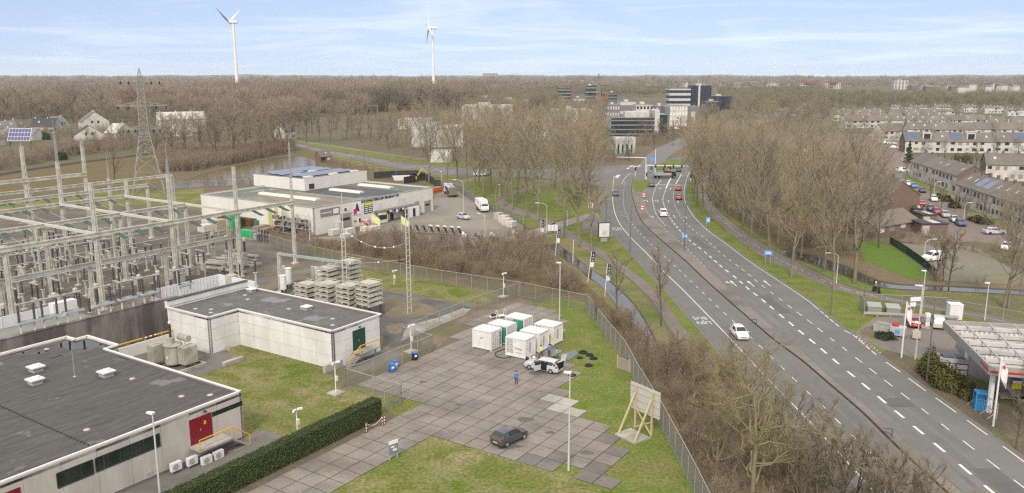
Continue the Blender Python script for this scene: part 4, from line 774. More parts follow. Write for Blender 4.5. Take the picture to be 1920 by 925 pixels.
d=MB().box(3.35,4.43,-.05,.02,1.42,4.0).box(4.47,5.55,-.05,.02,1.42,4.0);dr=d.build('door',doorgreen_m,B);MB().box(4.36,4.41,-.1,-.05,2.4,2.7).build('handle',galv_m,dr)
MB().box(4.5,4.75,-.18,.0,4.2,4.35).build('lamp',darkmetal_m,B)
MB().box(3.2,6.6,-1.5,-.03,1.2,1.4).build('landing',conc_m,B)
s=MB()
for k in range(7):s.box(3.2-(k+1)*.30,3.2-k*.30,-1.45,-.35,1.2-.17*(k+1)-.12,1.2-.17*(k+1))
s.build('stairs',stair_m,B);rails(B,[(6.55,-1.45,1.4),(3.2,-1.45,1.4),(1.1,-1.45,.05)],yellow_m,.06);MB().cyl((6.5,-.8,0),(6.5,-.8,1.2),.1,.1,6).build('support',conc_m,B)
MB().box(-4.55,-4.5,17.9,19.6,0,3.6).build('side_door',greenreflect_m,B,(0.0,2.0,.6))
roof_drains(B,[q2(*U(420+x/6,500+y/6,4.72))for x,y in((238,322),(268,370),(728,475),(1222,588),(1222,660))]+[q2(*U(200+x/6.608,560+y/6.608,4.72))for x,y in((1100,127),(1295,135),(1290,175))],4.72)
for i,(x,y)in enumerate([(312,285),(930,485)]):u,w=U(420+x/6,500+y/6,4.72);roof_vent(X(u,w,4.72),['pale box vent near the parapet of the white panelled building','pale box vent in the middle of the white panelled building roof'][i],s=1.0)
u,w=U(420+868/6,500+480/6,4.72);tag(MB().cyl((0,0,0),(0,0,2.9),.03,.02,6).lathe((0,0,0),[(.18,0),(.18,.06)],8).build('lightning_rod',galv_m,None,X(u,w,4.72)),'thin lightning rod on the white panelled building','lightning rod')
C_=thing('cable_cell','roofless white panelled enclosure behind the white building','building',X(3,42.6),PHI)
ribs_m=mat('ribbed_white_sheet',(.60,.61,.62),(.54,.55,.56),.5,.5)
b=MB()
def ribwall(b,p,q,z0,z1,t=.12,st=.55):
 wall(b,p,q,z0,z1,t);p,q=Vector((*p,0)),Vector((*q,0));n=int((q-p).length/st);d=(q-p).normalized();nn=Vector((d.y,-d.x,0))
 for i in range(n+1):c=p+(q-p)*i/n;b.bar(c+nn*.02+Vector((0,0,z0)),c+nn*.02+Vector((0,0,z1)),.08,.08)
ribwall(b,(4.4,9.0),(14.3,9.0),0,5);ribwall(b,(14.3,9.0),(14.3,.6),0,5);ribwall(b,(14.3,.6),(14.3,9),0,4.99);b.build('wall',ribs_m,C_)
MB().box(4.4,14.2,.6,8.9,.0,.8).build('floor_slab',conc_m,C_);MB().box(4.4,14.2,8.45,8.6,2.6,2.9).build('cable_tray',galv_m,C_)
b=MB()
for x in(6.5,9.2,12):b.cyl((x,8.5,1.4),(x,8.5,2.2),.13,.08,8)
b.build('cable_end',black_m,C_)
MB().box(14.1,15.5,5.9,7.3,0,5.15).build('pier',conc_m,C_)
stain_m=mat('stained_concrete',(.165,.138,.126),(.235,.205,.190),.8,.95,c3=(.10,.085,.078),scale3=.45,stretch=(1,1,.22),detail=10,bump=.5,lo3=.44,hi3=.58)
F_=thing('fire_wall','tall stained brown concrete fire wall in front of the switchyard','wall',X(-40,45.6),PHI)
b=MB();wall(b,(0,0),(45.8,0),0,4.9,.45,0,18,1,.06);b.build('wall',[stain_m,joint_m],F_);MB().box(0,45.8,-.06,.55,4.9,5.02).build('coping',stain_m,F_)
P_=thing('cable_platform','low grey platform with white ribbed back wall behind the fire wall','building',X(-40,46.15),PHI)
MB().box(0,36,0,8.4,0,3.7).build('deck',mat('grey_green_deck',(.22,.225,.20),(.18,.185,.165),.6,.9),P_)
b=MB();ribwall(b,(0,8.4),(35.6,8.4),3.7,5.2,.12,2.2);b.build('back_wall',ribs_m,P_);MB().box(32.8,36,7.4,8.6,3.7,5.6).build('white_cabin',trimw_m,P_)
LW=thing('transformer_wall','low white wall with a yellow pipe rail beside the transformer','wall',X(-8,40.9),PHI)
MB().box(0,9.6,0,.35,0,1.5).build('wall',white_m,LW)
b=MB();b.tube([(0,.17,1.95),(5.2,.17,1.95)],.09,8);b.tube([(7.2,.17,1.95),(9.6,.17,1.95)],.09,8)
for x in(.6,3.2,5.6,8.0):b.cyl((x,.17,1.5),(x,.17,1.95),.05,.05,6)
b.build('pipe_rail',yellow_m,LW);b=MB()
for k in range(6):b.cyl((5.2+k*.333,.17,1.95),(5.2+(k+1)*.333,.17,1.95),.09,.09,8,k%2)
b.build('striped_rail',[red_m,signwhite_m],LW)
T=thing('transformer','grey grounding transformer with cylindrical tank and boxy radiators','transformer',X(*U(327,686),0),PHI)
tg=mat('transformer_grey',(.40,.39,.33),(.33,.32,.27),.8,.6,c3=(.26,.24,.19),scale3=.7)
MB().lathe((0,0,.35),[(.95,0),(1.0,.1),(1.0,2.3),(1.15,2.35),(1.15,2.45),(.5,2.55)],20).build('tank',tg,T,smooth=False)
for nm,y,x in(('radiator',1.9,-.9),('radiator',-1.9,.7)):
 b=MB()
 for k in range(4):b.box(x-.95,x+.95,y-.62+k*.32,y-.62+k*.32+.27,.6,2.75)
 b.build(nm,tg,T)
MB().cyl((1.1,-1.7,3.5),(1.1,.1,3.5),.42,.42,14).build('conservator',tg,T);MB().cyl((.9,-1.2,2.6),(.9,-1.2,3.2),.06).cyl((.9,-.3,2.8),(.9,-.3,3.2),.06).build('conservator_leg',galv_m,T)
MB().lathe((0,.3,2.85),[(.42,0),(.42,.8)],12).build('turret',tg,T)
MB().lathe((0,.3,3.65),[(.13,0)]+[(.2 if k%2 else.13,.1*k)for k in range(1,17)]+[(.08,1.75)],8).build('bushing',brown_m,T);MB().lathe((0,.3,5.4),[(.16,0),(.16,.22)],8).build('bushing_cap',signwhite_m,T)
MB().box(-2.2,2.4,-3.1,-2.85,0,.35).box(-2.2,-1.95,-2.85,3,0,.35).box(2.15,2.4,-2.85,3,0,.35).build('bund',conc_m,T);MB().box(-1.0,-.98,-.35,-.05,1.2,1.5).build('plate',signwhite_m,T)
o=thing('retaining_wall','short concrete retaining wall at the foot of the green door stairs','wall',X(*U(608,700),0),PHI);MB().box(0,2.9,-.2,.2,0,.9).build('wall',conc_m,o)
o=thing('concrete_ramp','dark slanting concrete cover leaning on the white building','ramp',X(*U(432,655),0),PHI+1.2);MB().add([(0,0,0),(2.6,0,.1),(2.6,1.3,.1),(0,1.3,0),(.2,0,.35),(2.6,0,1.7),(2.6,1.3,1.7),(.2,1.3,.35)],[(0,3,2,1),(4,5,6,7),(0,1,5,4),(1,2,6,5),(2,3,7,6),(3,0,4,7)]).build('cover',stair_m,o)
o=thing('concrete_block','pale concrete upstand between the court and the lawn','kerb',X(*U(423,686),0),PHI);MB().box(-.3,2.6,-.3,.3,0,.5).build('block',conc_m,o)
# warehouse
WHS=thing('warehouse','white builders merchant warehouse with a flat dark roof and posters','building',X(66,82.3),PHI)
f=[(0,0),(42.5,0),(42.5,40),(0,40)]
b=MB()
for i in range(4):wall(b,f[i],f[(i+1)%4],0,6.2,.3)
b.build('wall',white_m,WHS)
r1=bitumen('warehouse_roof_brown',(.155,.135,.11),(.19,.165,.135),.70,.2);r2=bitumen('warehouse_roof_dark',(.06,.068,.07),(.085,.09,.088),.66,.2);r3=bitumen('warehouse_roof_green',(.105,.115,.10),(.13,.14,.12),.62,.2)
b=MB();b.box(.3,17,.3,28,5.7,5.98);b.box(17,33,.3,24,5.7,5.984,1);b.box(33,42.2,.3,24,5.7,5.98,2);b.box(.3,17,28,39.7,5.7,5.976,2);b.box(17,42.2,24,39.7,5.7,5.97,2);b.build('roof',[r1,r2,r3],WHS)
b=MB();coping(b,[(.1,.1),(42.4,.1),(42.4,39.9),(.1,39.9)],6.27,.34,.14);b.build('roof_edge',mat('roof_edge_grey',(.36,.35,.32),(.28,.27,.25),1,.7),WHS)
b=MB();b.bar((17,.4,6.03),(17,24,6.03),.25,.1);b.build('roof_seam',mat('pale_seam',(.35,.34,.31)),WHS)
sky_m=mat('skylight_plastic',(.62,.58,.50),(.54,.50,.43),1.5,.5)
for x,y0,y1 in((10.2,9.2,29.6),(25.1,9,20),(36.3,9,20.5)):
 s=MB()
 n=int((y1-y0)/1.4)
 for k in range(n):yy=y0+(y1-y0)*k/n;s.add([(x-1,yy+.03,5.98),(x+1,yy+.03,5.98),(x+.6,yy+.03,6.45),(x-.6,yy+.03,6.45),(x-1,yy+(y1-y0)/n,5.98),(x+1,yy+(y1-y0)/n,5.98),(x+.6,yy+(y1-y0)/n,6.45),(x-.6,yy+(y1-y0)/n,6.45)],[(0,1,2,3),(7,6,5,4),(1,5,6,2),(3,2,6,7),(4,0,3,7)])
 s.build('skylight',sky_m,WHS)
b=MB();b.box(20,43.2,24.3,44,5.98,9.0);b.build('upper_hall',white_m,WHS);ur=MB().box(20.3,42.9,24.6,43.7,9.0,9.06).build('upper_roof',r3,WHS)
pv_m=mat('solar_panel',(.060,.085,.15),(.085,.11,.18),.4,.25,spec=.6)
k=0
for y,x0,x1 in((26.5,21.6,41),(29.3,21.6,41),(34.5,21.4,30),(34.5,33,41),(37.3,21.4,41),(40.1,23,40)):
 o=thing('solar_array',f'row of blue solar panels on the warehouse upper roof, {nth(k)} from the front','solar panels',X(66+x0,82.3+y,9.06),PHI,'solar rows on the warehouse');k+=1;n=int((x1-x0)/1.7);q=MB();fr=MB()
 for i in range(n):q.add([(i*1.7,0,.25),(i*1.7+1.64,0,.25),(i*1.7+1.64,2.2,.55),(i*1.7,2.2,.55)],[(0,1,2,3)]);fr.bar((i*1.7+.8,.1,0),(i*1.7+.8,.1,.25),.06);fr.bar((i*1.7+.8,2.1,0),(i*1.7+.8,2.1,.5),.06)
 q.build('panel',pv_m,o).modifiers.new('s','SOLIDIFY').thickness=.04;fr.build('rack',galv_m,o)
s=MB()
for x,y in((21,25.3),(30,25.2),(31.5,34.8),(38,25.2),(24,32.2)):s.box(x,x+2.4,y-.6,y+.6,9.06,9.5)
s.build('rooflight',sky_m,WHS)
MB().box(21.5,23.2,24.18,24.3,6.3,7.6).build('vent_unit',darkmetal_m,WHS)
for y0,y1 in((13.9,15.1),(11.8,12.8),(9.5,10.4)):MB().box(-.05,-.003,y0,y1,.2,6.1).build('green_stripe',mat('lime_stripe',(.42,.45,.16),(.38,.41,.15),1,.6),WHS)
fx=lambda u:u-66
grey_door=mat('sectional_door',(.30,.29,.27),(.25,.24,.225),1,.6,stretch=(.2,.2,6))
for u0,u1,zt in((74.2,77.4,3.75),(100.9,102.2,3.3),(104.7,107.0,3.0)):
 dd=MB();dd.box(fx(u0),fx(u1),-.03,.02,0,zt);g=dd.build('roller_door',grey_door,WHS);MB().box(fx(u0)+.2,fx(u1)-.2,-.05,-.031,zt*.55,zt*.72).build('pane',glass_m,g)
 MB().box(fx(u1),fx(u1)+.3,-.10,.0,0,zt+.1).build('door_jamb',mat('timber_jamb',(.42,.30,.14)),WHS)
for u0,u1,z0,z1,n in((86.8,89.0,2.95,4.75,4),(94.4,97.5,3.4,4.85,3)):facade_win(WHS,fx(u0),fx(u1),z0,z1,n,0,signwhite_m,mat('pale_blind',(.52,.52,.50),None,rough=.3))
def board(par,u0,u1,z0,z1,m,name='poster',off=-.06,t=.05):return MB().box(fx(u0),fx(u1),off-t,off,z0,z1).build(name,m,par)
def poster(u0,u1,z0,z1,label,cat='poster'):
 o=thing('wall_poster',label,cat,X(u0,82.3-.06,z0),PHI);return o,u1-u0,z1-z0
o,w_,h_=poster(78.3,81.1,2.9,5.6,'white poster with a pink shape and dark tiles on the warehouse wall');MB().box(0,w_,-.05,0,0,h_).build('panel',signwhite_m,o)
MB().prism([(0.1,0),(1.1,0),(1.5,1.2),(1.2,1.7),(.1,1.2)],-.005,.005).build('pink_shape',paint('magenta',(.55,.03,.22)),o,(0,-.056,.1)).rotation_euler.x=math.pi/2
MB().prism([(.9,1.5),(1.5,.7),(2.2,.6),(1.6,2.5),(1.1,2.5)],-.005,.005).build('tile_shape',darkmetal_m,o,(0,-.058,.1)).rotation_euler.x=math.pi/2
o,w_,h_=poster(82.1,84.9,2.75,5.35,'black poster headed in yellow on the warehouse wall');MB().box(0,w_,-.05,0,0,h_).build('panel',ink_m,o);MB().box(.05,w_-.05,-.06,-.05,h_-.65,h_-.08).build('heading',paint('lemon',(.75,.68,.03)),o)
b=MB()
for k in range(4):
 for j in range(2):b.box(.15+j*1.3,1.25+j*1.3,-.058,-.05,.2+k*.45,.42+k*.45)
b.build('price_block',signwhite_m,o)
o,w_,h_=poster(68.0,74.0,3.85,5.6,'wide grey banner at the corner of the warehouse wall');MB().box(0,w_,-.05,0,0,h_).build('panel',mat('banner_grey',(.23,.21,.21),(.19,.17,.17),1,.6),o);MB().box(3.9,5.6,-.06,-.05,.35,1.45).build('photo_patch',signwhite_m,o);MB().box(.2,3.5,-.06,-.05,.7,1.0).build('line_patch',mat('pale_grey_print',(.5,.48,.47)),o)
o,w_,h_=poster(75.4,77.0,4.25,5.0,'small white sign with a dark red square above the roller door');MB().box(0,w_,-.05,0,0,h_).build('panel',signwhite_m,o);MB().box(.05,.8,-.06,-.05,.05,.7).build('square',doorred_m,o)
o,w_,h_=poster(78.4,79.3,1.3,1.7,'small yellow and black sign by the grey door');MB().box(0,w_,-.05,0,0,h_).build('panel',yellow_m,o);MB().box(.1,.8,-.06,-.05,.14,.26).build('line',ink_m,o)
board(WHS,79.6,80.5,0,2.1,signwhite_m,'door',-.002);board(WHS,80.2,80.7,1.0,1.9,greenreflect_m,'pane',-.06);board(WHS,83.1,84.3,0,2.05,trimw_m,'door',-.002)
text('BOUWMATERIALEN BRABANT BV',.78,ink_m,WHS,(fx(88.0),-.05,5.72),(math.pi/2,0,0),width=13.6,bold=.035)
S=thing('shop_front','low white shop bay with windows under a dark fascia on the warehouse','shop front',X(85.6,82.3),PHI)
MB().box(0,2.7,-1.6,-.003,0,.75).build('plinth',white_m,S);MB().box(-.1,15,-1.7,-.005,2.62,2.95).build('fascia',mat('fascia_grey',(.17,.165,.155)),S)
facade_win(S,.1,2.7,.78,2.0,3,-1.55,darkmetal_m,glass_m);MB().box(.1,2.7,-1.56,-1.0,2.0,2.6).build('bay_head',white_m,S);MB().box(1.3,2.3,-1.64,-1.57,1.9,2.75).build('yellow_panel',paint('lemon',(.75,.68,.03)),S);MB().box(.1,1.25,-1.64,-1.57,2.02,2.6).build('white_panel',signwhite_m,S)
MB().box(2.75,3.2,-1.5,-.006,0,2.6).build('pier',white_m,S);MB().box(5.7,6.9,-.08,-.002,0,2.3).build('door',darkmetal_m,S)
b=MB();rg_=random.Random(4)
for k in range(9):x=2.8+k*.78;b.box(x,x+.72,-1.78,-1.72,2.0+.35*(k%2),2.75,k%3)
b.build('banner',[ink_m,signwhite_m,mat('banner_grey',(.23,.21,.21))],S)
MB().box(10.2,14.4,-2.2,-1.72,0,2.6).build('entrance_lobby',signwhite_m,S);MB().box(11.8,12.8,-2.25,-2.205,.1,2.2).build('lobby_door',glass_m,S)
b=MB();b.box(9.6,10.15,-2.3,-2.25,.3,2.4);b.box(14.5,15.2,-2.0,-1.95,.3,2.4);b.build('red_banner',red_m,S)
b=MB();
for k in range(4):b.box(9.7,10.05,-2.34,-2.301,.5+k*.45,.7+k*.45);b.box(14.65,15.05,-2.04,-2.001,.5+k*.45,.7+k*.45)
b.build('red_banner_print',signwhite_m,S)
# switchyard
def lattice(b,h,w0,w1,n,t=.1,z0=0.0,tb=None):
 tb=tb or t*.6
 def c(z):s=(w0+(w1-w0)*z/h)/2;return[Vector((-s,-s,z+z0)),Vector((s,-s,z+z0)),Vector((s,s,z+z0)),Vector((-s,s,z+z0))]
 zs=[0];
 for i in range(n):zs.append(zs[-1]+(w0+(w1-w0)*zs[-1]/h)*1.0)
 k=h/zs[-1];zs=[z*k for z in zs];a=c(0);e=c(h)
 for i in range(4):b.bar(a[i],e[i],t)
 for i in range(n):
  p,q=c(zs[i]),c(zs[i+1])
  for j in range(4):m=(j+1)%4;b.bar(p[j],q[m],tb);b.bar(p[m],q[j],tb)if w0>1.2 else None;b.bar(q[j],q[m],tb)
 return b
def ladder(b,h,w,t=.07,st=.75):
 for s in(-1,1):b.bar((s*w,0,0),(s*w*.75,0,h),t)
 n=int(h/st)
 for i in range(n+1):k=w*(1-.25*i/n);b.bar((-k,0,h*i/n),(k,0,h*i/n),t*.8)
 return b
def column_mb(h,w=.52,top=.36):
 b=MB();
 for s in(-1,1):b.bar((s*w/2,0,0),(s*top/2,0,h),.13,.40,0,.13,.36)
 b.bar((0,0,0),(0,0,h),w-.1,.10,0,top-.1,.10);b.box(-.55,.55,-.45,.45,0,.25);return b
def gantry(name,label,w,u0,cols,beams,masts=(),walk=None):
 """one portal row along the yard grid: cols (u, h); beams (ua, ub, z)"""
 o=thing(name,label,'gantry',X(u0,w),PHI,'switchyard gantries')
 for u,h in cols:column_mb(h).build('column',beige_m,o,(u-u0,0,0))
 for ua,ub,z in beams:
  b=MB().bar((ua-u0-.3,0,z),(ub-u0+.3,0,z),.22,.50)
  for s in(-1,1):b.bar((ua-u0-.3,s*.24,z+.3),(ub-u0+.3,s*.24,z+.3),.12,.05);b.bar((ua-u0-.3,s*.24,z-.3),(ub-u0+.3,s*.24,z-.3),.16,.06)
  for u,h in cols:
   for s in(-1,1):
    if ua<u+s*1.2<ub:b.bar((u-u0,0,z-1.3),(u-u0+s*1.1,0,z-.3),.14)
  b.build('beam',beige_m,o)
 for u,z0,z1 in masts:b=MB();lattice(b,z1-z0-3,.34,.16,12,.05);b.cyl((0,0,z1-z0-3),(0,0,z1-z0),.04,.02,5);b.build('lightning_mast',galv_m,o,(u-u0,0,z0))
 if walk:
  ua,ub,z=walk;b=MB();n=int((ub-ua)/1.5)
  for i in range(n+1):x=ua-u0+(ub-ua)*i/n;b.bar((x,.3,z+.3),(x,.3,z+1.4),.06)
  for zz in(.9,1.4):b.bar((ua-u0,.3,z+zz),(ub-u0,.3,z+zz),.06)
  b.build('walkway_rail',beige_m,o)
 return o
US=[-20.3,-7.4,5.6,18.5,31.3]
gantry('steel_gantry','beige steel gantry nearest the fire wall, tall posts reaching past the white building',64.3,-20.3,[(-20.3,19.7),(-7.4,12.4),(5.6,19.6),(18.5,19.7),(31.3,19.7),(44.0,13.5)],[(-20.3,44.0,11.8)],[(44.0,13.5,26),(18.5,19.7,25)])
gantry('steel_gantry','low beige gantry with a railed walkway just behind the fire wall',66.8,-20.3,[(-20.3,7),(-7.4,7),(5.6,7),(18.5,7),(31.3,11.4)],[(-20.3,31.3,6.9)],walk=(19.5,31,6.9))
gantry('steel_gantry','beige steel gantry, second row behind the fire wall',78.8,-20.3,[(u,12.1)for u in US],[(-20.3,31.3,11.8)])
gantry('steel_gantry','beige steel gantry with a slender lightning mast, third row behind the fire wall',98.3,-20.3,[(-20.3,12),(-7.4,12),(5.6,12),(19,19.7),(32,15)],[(-20.3,32,11.8)],[(19,19.7,27.5)])
gantry('steel_gantry','beige steel gantry with two beams, rearmost tall row beneath the solar panel',110,-20.3,[(-20.3,12),(-7.4,12),(5.6,12.5),(18.7,22),(30.5,22.2),(44,12)],[(-20.3,44,11.8),(-20.3,30.5,15.5)],[(30.5,22.2,23)])
gantry('steel_gantry','white lattice-legged gantry at the grass edge of the switchyard',128,20,[(28,12),(46,12),(62,11)],[(20,62,11)],[(28,12,17),(46,12,18)])
for i,u in enumerate([-7.4,5.6,18.5,31.3]):
 o=thing('cross_beam',f'white beam linking the switchyard gantries, {nth(i)} from the near end','beam',X(u,65),PHI,'cross beams');b=MB().bar((0,0,11.9),(0,33,11.9),.36,.40)
 for k in range(4):b.bar((-.9,4+k*8,11.6),(.9,4+k*8,11.6),.1);
 b.build('girder',mat('white_gantry_paint',(.50,.49,.43),(.43,.42,.37),1,.6),o);MB().bar((0,16.6,0),(0,16.6,11.7),.3,.3).build('prop',beige_m,o)
o=thing('pole_solar_panel','blue tilted solar panel on top of a tall switchyard post','solar panel',X(18.7,110,22),PHI-1.0)
MB().cyl((0,0,-.1),(0,0,1.4),.08).build('bracket',galv_m,o);b=MB();g=MB();g.cbox((0,0,0),(4.3,.06,2.6))
for i in range(7):
 for j in range(3):b.cbox((-1.8+i*.60,-.05,-.84+j*.84),(.53,.04,.76))
f_=g.build('frame',signwhite_m,o,(0,0,2.2));f_.rotation_euler.x=-R(28);c_=b.build('cells',mat('violet_solar_cell',(.085,.095,.20),(.12,.10,.20),1,.25),f_)
def rib(b,c,z0,z1,r,n=None,mi=0):
 n=n or int((z1-z0)/.11);b.lathe((c[0],c[1],0),[(r*.7,z0)]+[((r if k%2 else r*.7),z0+(z1-z0)*k/n)for k in range(1,n)]+[(r*.7,z1)],7,mi);return b
def post_insulator():
 o=thing('post_insulator','','insulator',(0,0,0),0);b=MB();b.bar((0,0,0),(0,0,2.5),.22);b.box(-.4,.4,-.4,.4,0,.18);b.box(-.25,.25,-.25,.25,2.5,2.6);b.build('support',beige_m,o)
 rib(MB(),(0,0),2.6,4.6,.17).build('porcelain',brown_m,o);MB().lathe((0,0,4.6),[(.14,0),(.14,.15)],8).bar((-.5,0,4.8),(.5,0,4.8),.09).build('clamp',galv_m,o);return o
def instrument_transformer():
 o=thing('instrument_transformer','','transformer',(0,0,0),0);b=MB();lattice(b,2.4,.55,.5,4,.07);b.box(-.35,.35,-.35,.35,2.4,2.85);b.build('support',galv_m,o)
 rib(MB(),(0,0),2.85,4.9,.24).build('porcelain',brown_m,o);MB().lathe((0,0,4.9),[(.28,0),(.34,.1),(.34,.6),(.2,.75)],10).build('head',mat('head_grey',(.44,.43,.37),(.36,.35,.30),1,.6),o);return o
def breaker():
 o=thing('circuit_breaker','','breaker',(0,0,0),0);b=MB();b.bar((-.9,0,0),(-.9,0,2.2),.18).bar((.9,0,0),(.9,0,2.2),.18).bar((-1.1,0,2.3),(1.1,0,2.3),.25);b.build('support',beige_m,o)
 MB().cbox((0,-.35,1.5),(.95,.55,1.0)).build('control_box',mat('cabinet_beige',(.50,.49,.42),(.43,.42,.36),1,.6),o)
 for s in(-.8,.8):rib(MB(),(s,0),2.42,4.5,.16).build('porcelain',brown_m,o)
 MB().cyl((-1.2,0,4.65),(1.2,0,4.65),.13,.13,8).build('interrupter',galv_m,o);return o
def disconnector():
 o=thing('disconnector','','switch',(0,0,0),0);b=MB();b.bar((-.8,0,0),(-.8,0,1.6),.16).bar((.8,0,0),(.8,0,1.6),.16);b.box(-.8,.8,-.08,.08,1.4,1.55);b.build('support',beige_m,o)
 MB().box(-1.25,1.25,-.3,.3,1.6,1.72).box(-1.25,1.25,-.38,-.3,1.55,1.85).box(-1.25,1.25,.3,.38,1.55,1.85).build('frame',mat('pale_blue_grey_frame',(.40,.43,.42),(.34,.37,.36),1,.5),o)
 for s in(-.9,.9):rib(MB(),(s,0),1.72,3.9,.16).build('porcelain',brown_m,o)
 MB().cyl((-1.2,0,4.0),(1.2,0,4.0),.08,.08,6).cbox((-.9,0,4.0),(.35,.3,.2)).cbox((.9,0,4.0),(.35,.3,.2)).build('blade',galv_m,o);return o
KP,KT,KB,KD=post_insulator(),instrument_transformer(),breaker(),disconnector()
FIRST=set()
def put(k,u,w,z,rz,label,group):
 if k.name not in FIRST:FIRST.add(k.name);k.location=X(u,w,z);k.rotation_euler.z=PHI+rz;k['label']=label;k['group']=group;return k
 return dup(k,X(u,w,z),PHI+rz,label,group)
for i,(a,c)in enumerate([(20,612),(70,604),(111,593),(163,578),(218,571),(268,563),(327,545)]):
 u,w=U(a,c,5.02);put(KD,u,45.9,4.6,0,f'disconnector standing on the stained fire wall, {nth(i)} from the picture edge','disconnectors on the fire wall')
bays=[-26.7,-13.8,-.9,12.0,24.9];BN=['corner bay','second bay','middle bay','fourth bay','last bay']
def line3(k,w,rz,what,bb=range(5),j=.15,dz=0,off=(-3.1,0,3.1)):
 for bi in bb:
  for q,dx in enumerate(off):put(k,bays[bi]+dx,w+random.uniform(-j,j),dz,rz,f'{what}, {["first", "second", "third"][q]} in the {BN[bi]}',what)
line3(KP,56.3,0,'brown post insulator in the row nearest the fire wall',(2,3,4))
line3(KT,59.5,0,'grey headed instrument transformer behind the fire wall',(1,2,3))
line3(KB,70.8,math.pi/2,'breaker just past the low gantry')
line3(KP,74.8,0,'brown post insulator before the second gantry')
line3(KP,82.5,0,'brown post insulator after the second gantry')
line3(KD,86.5,math.pi/2,'disconnector in the middle of the switchyard')
line3(KP,91.0,0,'brown post insulator in the middle of the switchyard')
line3(KB,95.0,math.pi/2,'breaker before the third gantry',(1,2,3,4))
line3(KP,102.5,0,'brown post insulator after the third gantry',(1,2,3,4))
line3(KP,106.2,0,'brown post insulator before the rear gantry',(1,2,3,4))
line3(KD,115.0,math.pi/2,'disconnector at the back of the switchyard',(2,3,4))
line3(KP,119.0,0,'brown post insulator at the back of the switchyard',(2,3,4))
for i,(u,w)in enumerate([(37,70),(38.5,75),(37.5,80),(40,85),(36.5,74.5)]):put([KT,KP][i%2],u,w,0,0,f'insulator column among the concrete beams by the warehouse fence, {nth(i)} from the fire wall','insulators by the warehouse fence')
def tension(l=2.6):
 o=thing('tension_insulator','','insulator',(0,0,0),0);b=MB()
 for s in(-.22,.22):
  n=16;prof=[((.14 if k%2 else.09),l*k/n)for k in range(n+1)];b.lathe((0,s,.15),prof,6)
 b.build('glass_string',greenins_m,o);MB().bar((0,-.3,.1),(0,.3,.1),.08).bar((0,-.3,l+.2),(0,.3,l+.2),.08).bar((0,0,.1),(0,0,l+.2),.03).build('yoke',galv_m,o);return o
KI=tension();nI=0
def hang(u,w,z,sgn,label):
 global nI
 o=KI if nI==0 else dup(KI,(0,0,0));nI+=1;o.location=X(u,w,z);o['label']=label;o['group']='tension insulators'
 o.rotation_euler=(0,math.pi/2+R(14),PHI+math.pi/2*sgn)
for wi,(w,z,sides)in enumerate([(64.3,11.6,(1,-1)),(78.8,11.6,(1,-1)),(98.3,11.6,(-1,1)),(110,11.6,(-1,1))]):
 for bi in range(1,5):
  for q,dx in enumerate((-3.2,0,3.2)):
   for s in sides:
    if s==-1 and wi==0 and bi<3:continue
    hang(bays[bi]+dx,w+.3*s,z,s,f'green insulator on the {["front", "second", "third", "rear"][wi]} gantry, {"far" if s > 0 else "near"} side, {["first", "second", "third"][q]} in the {BN[bi]}'.replace(', towards the warehouse',''))
for q,u in enumerate((34.5,37.5,40.5)):
 for s in(1,-1):hang(u,64.3+.3*s,11.6,s,f'green insulator on the end span by the warehouse, {"far" if s > 0 else "near"} side, {["first", "second", "third"][q]}')
def wire(p,q,sag,label,r=.035,cat='wire',name='conductor',group='conductors',m=None,balls=0):
 n=14;pts=[Vector(p).lerp(Vector(q),i/n)-Vector((0,0,sag*4*(i/n)*(1-i/n)))for i in range(n+1)];b=MB().tube([v-pts[0]for v in pts],r,4);o=b.build(name,m or galv_m,None,pts[0]);tag(o,label,cat,group)
 if balls:
  bb=MB()
  for i in range(1,balls+1):c=pts[int(i*n/(balls+1))]-pts[0];bb.lathe((c.x,c.y,c.z-.14),[(.04,0),(.13,.07),(.15,.14),(.13,.21),(.04,.28)],8)
  bb.build('marker_bead',signwhite_m,o)
 return o
for bi in range(1,5):
 for q,dx in enumerate((-3.2,0,3.2)):
  u=bays[bi]+dx;t_=f'{["first", "second", "third"][q]} in the {BN[bi]}'.replace(', towards the warehouse','')
  wire(X(u,67,11.2),X(u,76,11.2),.7,f'grey conductor between front and second gantry, {t_}');wire(X(u,81.5,11.2),X(u,95.5,11.2),.9,f'grey conductor between second and third gantry, {t_}');wire(X(u,101,11.2),X(u,107.5,11.2),.5,f'grey conductor between third and rear gantry, {t_}')
for i,w in enumerate((72.8,84.5,93,104.3)):
 o=thing('bus_tube',f'pale horizontal bus tube over the switchyard equipment, {nth(i)} from the fire wall','bus bar',X(-30,w,5.0),PHI,'bus tubes');b=MB()
 for s in(-.0,):b.cyl((0,s,0),(61,s,0),.10,.10,6)
 b.build('tube',galv_m,o)
cab=thing('control_cabinet','','cabinet',(0,0,0),0);MB().box(-.55,.55,-.35,.35,.25,1.7).build('body',mat('cabinet_beige',(.50,.49,.42)),cab);MB().box(-.65,.65,-.45,.45,1.7,1.8).build('roof',galv_m,cab);MB().box(-.45,.45,-.3,.3,0,.25).build('plinth',conc_m,cab)
for i,(u,w)in enumerate([(10,57.5),(22.5,69),(8.5,72),(-4.5,76),(22,88),(10,97),(-4,89),(33.5,79),(34.5,68.5),(30,92),(16,104),(3,108)]):
 lb=f'beige control cabinet among the switchgear, {nth(i)} outward from the fire wall'
 if i==0:cab.location=X(u,w);cab.rotation_euler.z=PHI;tag(cab,lb,None,'control cabinets')
 else:dup(cab,X(u,w),PHI,lb,'control cabinets')
bm_=None
